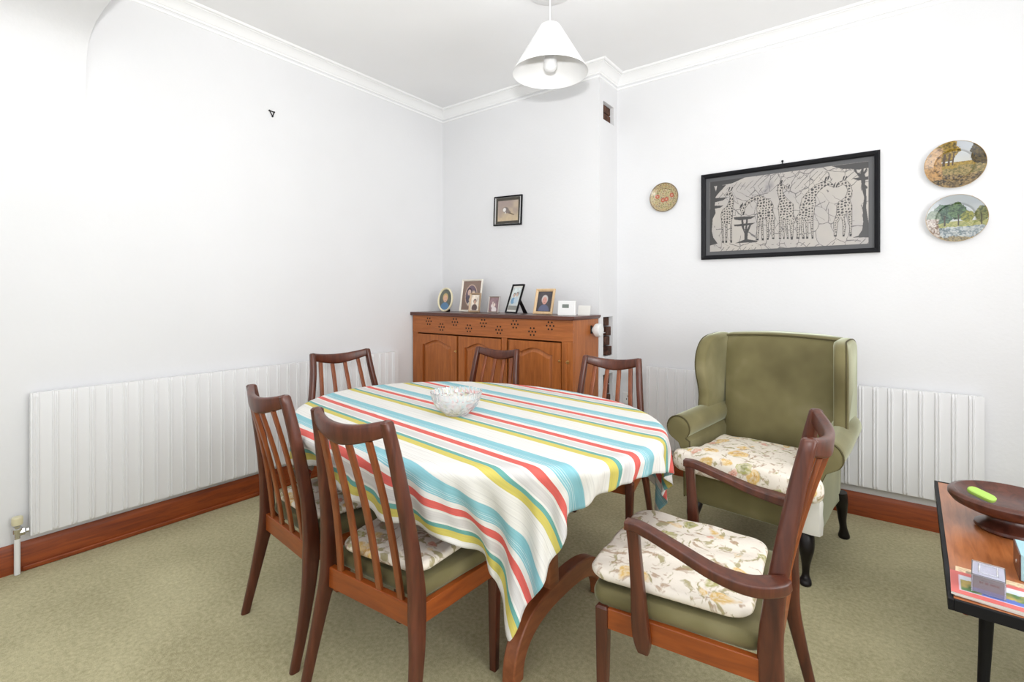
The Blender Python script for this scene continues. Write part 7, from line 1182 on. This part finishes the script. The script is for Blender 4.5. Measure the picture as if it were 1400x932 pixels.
def sc_autumn(X, Z):
    sky = lin((214, 220, 228)); c = mixc(sky * np.ones(X.shape + (3,)), lin((236, 232, 214)), np.clip(.7 - Z, 0, 1))
    n = fbm(X, Z, 7, 2); n2 = fbm(X, Z, 22, 5)
    g = Z < .12 + .03 * (n - .5)
    c[g] = mixc(lin((200, 166, 70)) * np.ones(X.shape + (3,)), lin((140, 116, 48)), np.clip(n2 * 2 - .5, 0, 1))[g]
    f = Z < -.10 + .25 * (n - .5) + .12 * X; c[f] = mixc(lin((112, 108, 58)) * np.ones(X.shape + (3,)), lin((196, 166, 106)), np.clip(n2 * 2.4 - .8, 0, 1))[f]
    f = Z < -.45 + .25 * (n - .5); c[f] = mixc(lin((58, 48, 34)) * np.ones(X.shape + (3,)), lin((180, 150, 98)), np.clip(n2 * 2.6 - .9, 0, 1))[f]
    tr = (np.hypot((X + .42) / .55, (Z - .62) / .62) + .5 * (n - .5) < 1) & (Z > .18); c[tr] = mixc(lin((78, 64, 22)) * np.ones(X.shape + (3,)), lin((196, 160, 60)), np.clip(n2 * 2.6 - .8, 0, 1))[tr]
    for x0, w in ((-.18, .035), (-.05, .025), (-.34, .045)): c[(np.abs(X - x0 - .1 * (Z - .1)) < w) & (Z > -.02) & (Z < .5)] = lin((84, 62, 38))
    tr = (np.hypot((X - .86) / .36, (Z - .42) / .5) + .4 * (n - .5) < 1); c[tr] = mixc(lin((44, 38, 22)) * np.ones(X.shape + (3,)), lin((112, 92, 42)), np.clip(n2 * 2.6 - .8, 0, 1))[tr]
    bk = (X < -.45 + .1 * n) & (Z < .75) & (Z > -.6); c[bk] = mixc(lin((84, 66, 52)) * np.ones(X.shape + (3,)), lin((214, 166, 106)), np.clip(n2 * 2.6 - .7 - .3 * X, 0, 1))[bk]
    return c
def sc_green(X, Z):
    c = mixc(lin((204, 212, 218)) * np.ones(X.shape + (3,)), lin((232, 232, 224)), np.clip(.6 - Z, 0, 1)); n = fbm(X, Z, 7, 12); n2 = fbm(X, Z, 22, 15)
    g = Z < -.12; c[g] = mixc(lin((150, 160, 90)) * np.ones(X.shape + (3,)), lin((208, 200, 130)), np.clip(n2 * 2.4 - .7, 0, 1))[g]
    f = Z < -.36 + .1 * (n - .5); c[f] = mixc(lin((116, 134, 142)) * np.ones(X.shape + (3,)), lin((220, 224, 222)), np.clip(n2 * 2.6 - .8, 0, 1))[f]
    f = Z < -.78 + .2 * (n - .5) + .0 * X; c[f] = mixc(lin((110, 104, 90)) * np.ones(X.shape + (3,)), lin((196, 176, 130)), np.clip(n2 * 2.6 - .8, 0, 1))[f]
    for cx, cz, rx, rz, a, b in ((-.38, .22, .36, .40, (34, 62, 48), (104, 138, 110)), (.05, .3, .30, .36, (38, 66, 42), (108, 140, 92)), (-.72, .12, .22, .25, (84, 104, 84), (150, 166, 140)), (.36, .05, .24, .22, (84, 100, 38), (172, 168, 70)), (.78, .12, .22, .32, (84, 94, 56), (158, 158, 96))):
        tr = (np.hypot((X - cx) / rx, (Z - cz) / rz) + .6 * (n - .5) < 1); c[tr] = mixc(lin(a) * np.ones(X.shape + (3,)), lin(b), np.clip(n2 * 2.6 - .8, 0, 1))[tr]
    for x0, w in ((-.36, .03), (.08, .022), (.78, .018)): c[(np.abs(X - x0) < w) & (Z > -.32) & (Z < .15)] = lin((70, 62, 44))
    bk = (X < -.62 + .15 * n) & (Z < .0); c[bk] = mixc(lin((130, 100, 84)) * np.ones(X.shape + (3,)), lin((236, 226, 214)), np.clip(n2 * 2.6 - .8, 0, 1))[bk]
    return c
def sc_floral(X, Z):
    c = lin((218, 202, 156)) * np.ones(X.shape + (3,)); f1, f2 = vor(X, Z, 9, 2); k = fbm(X, Z, 6, 4)
    c[(f1 < .25)] = lin((196, 132, 90)); c[(f1 < .3) & (k > .55)] = lin((120, 128, 84)); c[(f1 < .28) & (k < .42)] = lin((128, 112, 110))
    f1, f2 = vor(X, Z, 16, 8); c[f1 < .22] = lin((150, 120, 84)); c[(f1 < .2) & (k > .5)] = lin((206, 180, 90))
    r = np.hypot(X, Z); c[(r > .93)] = lin((150, 128, 100)); c[(r > .80) & (r < .84)] = lin((206, 172, 120))
    for x, z in ((-.5, .12), (.5, .12), (.12, -.12), (-.12, -.16)):
        d = np.hypot(X - x, Z - z); c[d < .15] = lin((206, 104, 70)); c[d < .06] = lin((232, 176, 150))
    return c
plate('landscape_plate', 'upper round plate at right painted with an autumn woodland', .3045, 1.884, .1195, sc_autumn, group='landscape plates on the wall')
plate('landscape_plate', 'lower plate at right painted with green trees by water', .3105, 1.612, .1195, sc_green, group='landscape plates on the wall')
plate('patterned_plate', 'small round patterned plate left of the framed batik', -1.187, 1.897, .101, sc_floral)

# ================================================================== THINGS ON THE CABINET
SZ = 1.0885
def portrait(w, h, bg, hair, skin, top, second=None, k=40):
    xs = np.linspace(-w / 2, w / 2, k); zs = np.linspace(-h / 2, h / 2, int(k * h / w)); X, Z = np.meshgrid(xs, zs)
    U = X / (w / 2); V = Z / (h / 2); c = mixc(lin(bg) * np.ones(X.shape + (3,)), lin(tuple(min(255, int(q * 1.25)) for q in bg)), np.clip(fbm(U, V, 2, 3) * 1.6 - .4, 0, 1))
    A_ = h / w
    def person(cx, cz, s, hair, skin, top):
        nonlocal c
        s = s * 1.28
        c = blob(c, U, V * A_, cx, (cz - .95 * s) * 1., .62 * s, .62 * s, 0, top, .12)
        c = blob(c, U, V * A_, cx, cz + .10 * s, .36 * s, .42 * s, 0, hair, .15)
        c = blob(c, U, V * A_, cx, cz - .02 * s, .27 * s, .36 * s, 0, skin, .15)
        c = blob(c, U, V * A_, cx - .1 * s, cz + .05 * s, .045 * s, .03 * s, 0, tuple(int(q * .55) for q in skin), .5)
        c = blob(c, U, V * A_, cx + .1 * s, cz + .05 * s, .045 * s, .03 * s, 0, tuple(int(q * .55) for q in skin), .5)
        c = blob(c, U, V * A_, cx, cz - .19 * s, .09 * s, .025 * s, 0, tuple(int(q * .65) for q in skin), .5)
    person(*(second[0] if second else (0, .15, 1.)), hair, skin, top)
    if second:
        for q in second[1:]: person(*q)
    return xs, zs, c
def photo_frame(label, x, y, w, h, fw, tilt, yaw, fm, art, mount=None, strut=None, group='framed photographs on the cabinet'):
    t = thing('photo_frame', label, 'photo frame', (x, y, SZ), yaw, group)
    tr = Matrix.Rotation(-tilt, 4, 'X')
    fr = frame_mesh(w, h, fw, .012).build('frame', fm, t, smooth=0)
    bk = MB().box(-w / 2 + .002, w / 2 - .002, -.004, .0, -h / 2 + .002, h / 2 - .002).build('back_board', mount or 'paper', t, smooth=0)
    p = grid_mesh('photograph', *art, 'print', t)
    for o, yo in ((fr, 0), (bk, 0), (p, -.0055)):
        o.rotation_euler = (-tilt, 0, 0); o.location = Matrix.Rotation(-tilt, 3, 'X') @ Vector((0, yo, h / 2 + .001)) + Vector((0, .013, .0015))
    # easel strut behind
    top = Matrix.Rotation(-tilt, 3, 'X') @ Vector((0, .001, h * .66)) + Vector((0, .0135, 0)); dp = top.y + (.03 if not strut else strut)
    s = .018 if not strut else .026
    MB().rings([[(-s * .6, top.y, top.z), (s * .6, top.y, top.z), (s * .6, top.y + .003, top.z), (-s * .6, top.y + .003, top.z)], [(-s, dp, .0005), (s, dp, .0005), (s, dp + .003, .0005), (-s, dp + .003, .0005)]]).build('easel_strut', 'black' if strut else 'bowlwood', t, smooth=0)
    return t
M['frame_cream'] = mat('cream frame', srgb(232, 222, 190), .45); M['frame_white'] = mat('off white frame', srgb(236, 230, 218), .45)
M['frame_bronze'] = mat('bronze frame', srgb(176, 150, 122), .4, .2); M['frame_pine'] = wood('pine frame', srgb(206, 172, 130), srgb(226, 196, 156), (30, 30, 5), .45, 0)
M['frame_plum'] = mat('thin clear frame', srgb(190, 182, 176), .3); M['taupe'] = mat('taupe mount', srgb(142, 120, 108), .8); M['m_white'] = mat('white mount', srgb(230, 228, 222), .8)
# oval frame
t = thing('oval_photo_frame', 'cream oval frame with a child in blue, leftmost on the cabinet', 'photo frame', (-2.832, 2.85, SZ), R(0), 'framed photographs on the cabinet')
rx, rz = .082, .098; m = MB(); rs = []
for e, y in ((0, 0), (0, -.010), (.005, -.014), (.010, -.012), (.014, -.006), (.014, 0)):
    rs.append([((rx - e) * math.cos(2 * PI * k / 48), y, (rz - e) * math.sin(2 * PI * k / 48)) for k in range(48)])
fr = m.rings(rs, cap=(False, False), closed=True).build('frame', 'frame_cream', t)
bk = MB().rings([[((rx - .004) * math.cos(2 * PI * k / 48), y, (rz - .004) * math.sin(2 * PI * k / 48)) for k in range(48)] for y in (-.003, -.001)]).build('back_board', 'paper', t)
xs, zs, c = portrait(.136, .168, (88, 92, 84), (206, 176, 120), (222, 178, 150), (92, 130, 166), k=40)
X, Z = np.meshgrid(xs, zs); s_ = np.maximum(1, np.hypot(X / .068, Z / .084)) 
p = grid_mesh('photograph', xs, zs, c, 'print', t)
me = p.data; co = np.empty(len(me.vertices) * 3); me.vertices.foreach_get('co', co); co = co.reshape(-1, 3); q = np.maximum(1, np.hypot(co[:, 0] / .068, co[:, 2] / .084)); co[:, 0] /= q; co[:, 2] /= q; me.vertices.foreach_set('co', co.ravel())
for o, yo in ((fr, 0), (bk, 0), (p, -.0045)): o.rotation_euler = (R(-8), 0, 0); o.location = (0, .02 + yo, rz + .0005)
MB().box(-.012, .012, .024, .060, 0, .02).build('easel_strut', 'black', t, smooth=0)
# large white frame with oval taupe mount
a = portrait(.150, .196, (96, 80, 92), (74, 60, 66), (214, 184, 170), (92, 84, 96), [(-.28, .35, .75), (.34, .15, .62, (190, 172, 150), (220, 196, 180), (206, 196, 184)), (-.1, -.5, .42, (196, 180, 150), (226, 200, 180), (214, 206, 190))], 60)
X, Z = np.meshgrid(a[0], a[1]); q = np.hypot(X / .060, Z / .082); a[2][q > 1] = lin((206, 178, 160)); a[2][q > 1.1] = lin((138, 117, 106))
photo_frame('largest photo frame, off-white with a taupe oval mount, at left of the cabinet', -2.622, 2.915, .222, .262, .014, R(9), R(-2), 'frame_white', a, 'taupe')
a = portrait(.074, .118, (206, 194, 180), (84, 68, 62), (196, 160, 142), (96, 78, 76), k=40)
photo_frame('slim bronze photo frame standing in front of the off-white frame', -2.503, 2.835, .108, .150, .014, R(9), R(0), 'frame_bronze', a, 'm_white')
a = portrait(.084, .104, (128, 104, 108), (110, 90, 96), (228, 206, 196), (226, 216, 212), [(-.25, .35, .5), (.1, -.05, .75, (150, 130, 130), (226, 206, 196), (222, 212, 210))], 36)
photo_frame('smallest photo frame, a faded print of a figure in white', -2.325, 2.85, .102, .124, .005, R(10), R(0), 'frame_plum', a, 'taupe')
a = portrait(.112, .172, (190, 196, 196), (96, 88, 84), (206, 176, 160), (120, 164, 196), [(-.35, .45, .6), (.3, .55, .62, (110, 100, 94), (212, 184, 168), (196, 212, 224))], 44)
a[2][: len(a[1]) // 5] = lin((150, 150, 144))
photo_frame('black photo frame leaning back on its strut, two people standing', -2.145, 2.83, .150, .222, .012, R(19), R(-20), 'black', a, 'm_white', strut=.075)
a = portrait(.118, .138, (66, 62, 64), (196, 190, 186), (206, 152, 140), (96, 100, 126), [(0.05, .12, 1.05), ], 44)
photo_frame('pine photo frame with an elderly man, right of the black frame', -1.868, 2.83, .160, .180, .019, R(14), R(-3), 'frame_pine', a, 'dark')
# thermostat
t = thing('thermostat', 'white digital thermostat standing on the cabinet top at right', 'thermostat', (-1.655, 2.80, SZ), R(6)); 
b = MB(); b.prism([(-.002, 0), (.030, 0), (.026, .094), (.010, .098), (.006, .094)], -.062, .062, plane='yz').build('body', 'white', t, smooth=0, bevel=.003)
s_ = MB().box(-.022, .026, -.0012, 0, -.012, .012).build('display', 'lcd', t, smooth=0); s_.location = (-.008, .0040, .062); s_.rotation_euler = (R(-5), 0, 0)
s_ = MB().lathe([(0, -.002), (.0045, -.002), (.0045, 0), (0, 0)], 12, axis='y').build('button', 'radiator', t); s_.location = (.040, .0042, .062)
t = tag(MB().prism([(-.044, 0), (.044, 0), (.044, .066), (-.044, .066)], 0, .0015).build('folded_card', 'm_white', None, (-1.592, 2.925, SZ), (R(-11), 0, R(5)), smooth=0), 'small white card propped beside the thermostat', 'card')
# printed border of the card
# ================================================================== THINGS ON THE COFFEE TABLE
def flat_print(name, w, d, fn, nx=60):
    xs = np.linspace(0, w, nx); zs = np.linspace(0, d, int(nx * d / w)); X, Z = np.meshgrid(xs, zs); return xs, zs, fn(X, Z)
def sheet(name, label, cat, loc, rz, w, d, th, fn, edge='paper'):
    t = thing(name, label, cat, loc, rz)
    MB().box(0, w, 0, d, 0, th).build('pages', edge, t, smooth=0)
    p = grid_mesh('cover', *flat_print(name, w, d, fn), 'print', t); p.rotation_euler = (R(-90), 0, 0); p.scale = (1, 1, 1); p.location = (0, 0, th + .0006)
    p.rotation_euler = (R(-90), 0, 0)
    return t
def news(X, Z):
    c = lin((232, 208, 172)) * np.ones(X.shape + (3,)); ln = (np.sin(Z * 900) > .2) & (vnoise(X, Z * 0 + np.floor(Z * 143), 220, 3) > .35) & (np.abs((X / .05) % 1 - .5) < .42); c[ln] = lin((186, 160, 128))
    for x0, x1, z0, z1 in ((.165, .215, .02, .055), (.165, .215, .065, .10), (.165, .215, .11, .15), (.02, .09, .14, .17)):
        b = (X > x0) & (X < x1) & (Z > z0) & (Z < z1); n = fbm(X, Z, 60, 4); c[b] = mixc(lin((110, 96, 80)) * np.ones(X.shape + (3,)), lin((196, 172, 140)), np.clip(n * 2 - .5, 0, 1))[b]
    return c
def pinkcover(X, Z):
    c = lin((216, 110, 104)) * np.ones(X.shape + (3,)); n = fbm(X, Z, 50, 9)
    b = (X > .018) & (X < .165) & (Z > .024) & (Z < .118); sky = mixc(lin((178, 200, 226)) * np.ones(X.shape + (3,)), lin((240, 240, 244)), np.clip(n * 2 - .5, 0, 1)); land = mixc(lin((78, 118, 66)) * np.ones(X.shape + (3,)), lin((196, 172, 96)), np.clip(n * 2.4 - .8, 0, 1))
    c[b] = sky[b]; l = b & (Z < .078 + .02 * n); c[l] = land[l]; w = b & (Z < .042 + .012 * n) & (X > .06); c[w] = lin((92, 116, 190))
    e = b & ((X < .021) | (X > .162) | (Z < .027) | (Z > .115)); c[e] = lin((226, 214, 232))
    return c
sheet('newspaper', 'cream newspaper lying under the pink booklet on the coffee table', 'newspaper', (.160, 1.752, CZ), R(-6), .235, .185, .003, news)
sheet('booklet', 'pink booklet with a landscape picture, under the clear plastic box', 'booklet', (.153, 1.748, CZ + .0038), R(-4), .185, .140, .006, pinkcover)
t = thing('card_box', 'small clear plastic box of cards standing on the pink booklet', 'card box', (.196, 1.782, CZ + .0107), R(-7))
m = MB(); w, d, h = .066, .092, .046; k = .0018
m.box(0, w, 0, k, 0, h); m.box(0, w, d - k, d, 0, h); m.box(0, k, k, d - k, 0, h); m.box(w - k, w, k, d - k, 0, h); m.box(0, w, 0, d, h, h + k); 
m.build('clear_case', 'acrylic', t, smooth=0)
xs = np.linspace(.003, w - .003, 50); zs = np.linspace(.001, h - .003, 34); X, Z = np.meshgrid(xs, zs); c = lin((134, 122, 126)) * np.ones(X.shape + (3,)); b = (np.abs(Z - .028 + .05 * (X - .033) * 0) < .0028) & (np.abs(X - .034) < .021) & (vnoise(X, X * 0, 500, 3) > .38); c[b] = lin((112, 40, 56)); b = (np.abs(Z - .0345) < .0014) & (np.abs(X - .030) < .014) & (vnoise(X, X * 0, 600, 7) > .45); c[b] = lin((96, 80, 88)); c[Z < .010] = lin((126, 128, 176))
MB().box(.0022, w - .0022, .004, d - .004, .0004, h - .001).build('card_stack', mat('lilac card', srgb(206, 206, 222), .6), t, smooth=0)
grid_mesh('front_label', xs, zs, c, 'print', t).location = (0, .0036, 0)
frame_mesh(.040, .060, .0035, .0006).build('embossed_rim', 'acrylic', t, (w / 2, d / 2, h + .0019), (R(-90), 0, 0), smooth=0)

# ================================================================== LIGHT, CAMERA
def area(name, loc, rot, sx, sy, power, col=(1, 1, 1)):
    l = bpy.data.lights.new(name, 'AREA'); l.shape = 'RECTANGLE'; l.size = sx; l.size_y = sy; l.energy = power; l.color = col
    o = bpy.data.objects.new(name, l); COL.objects.link(o); o.location = loc; o.rotation_euler = rot; return o
area('daylight_right', (XR + .35, 1.15, 1.55), (0, R(90), 0), 1.8, 2.2, LR, (1, .99, .97))
area('daylight_behind', (-.4, YF - .35, 1.5), (R(90), 0, 0), 2.9, 1.9, LB, (.98, .99, 1))
area('camera_flash', (.0, -.02, 1.50), (R(148), 0, R(36.9)), .16, .10, LF, (1, 1, 1))
w = bpy.data.worlds.new('World'); S.world = w; w.use_nodes = True
w.node_tree.nodes['Background'].inputs[0].default_value = (.85, .92, 1, 1); w.node_tree.nodes['Background'].inputs[1].default_value = 1.2
cam = bpy.data.cameras.new('Camera'); co = bpy.data.objects.new('Camera', cam); COL.objects.link(co); S.camera = co
co.location = (0, 0, 1.22); co.rotation_euler = (R(90), 0, R(36.9))
cam.sensor_width = 36; cam.sensor_fit = 'HORIZONTAL'; cam.lens = 669 / 1400 * 36; cam.shift_y = -62 / 1400; cam.clip_start = .02
S.view_settings.view_transform = 'Standard'; S.view_settings.look = 'None'; S.view_settings.gamma = 1; S.view_settings.use_curve_mapping = False
S.view_settings.exposure = EXPO
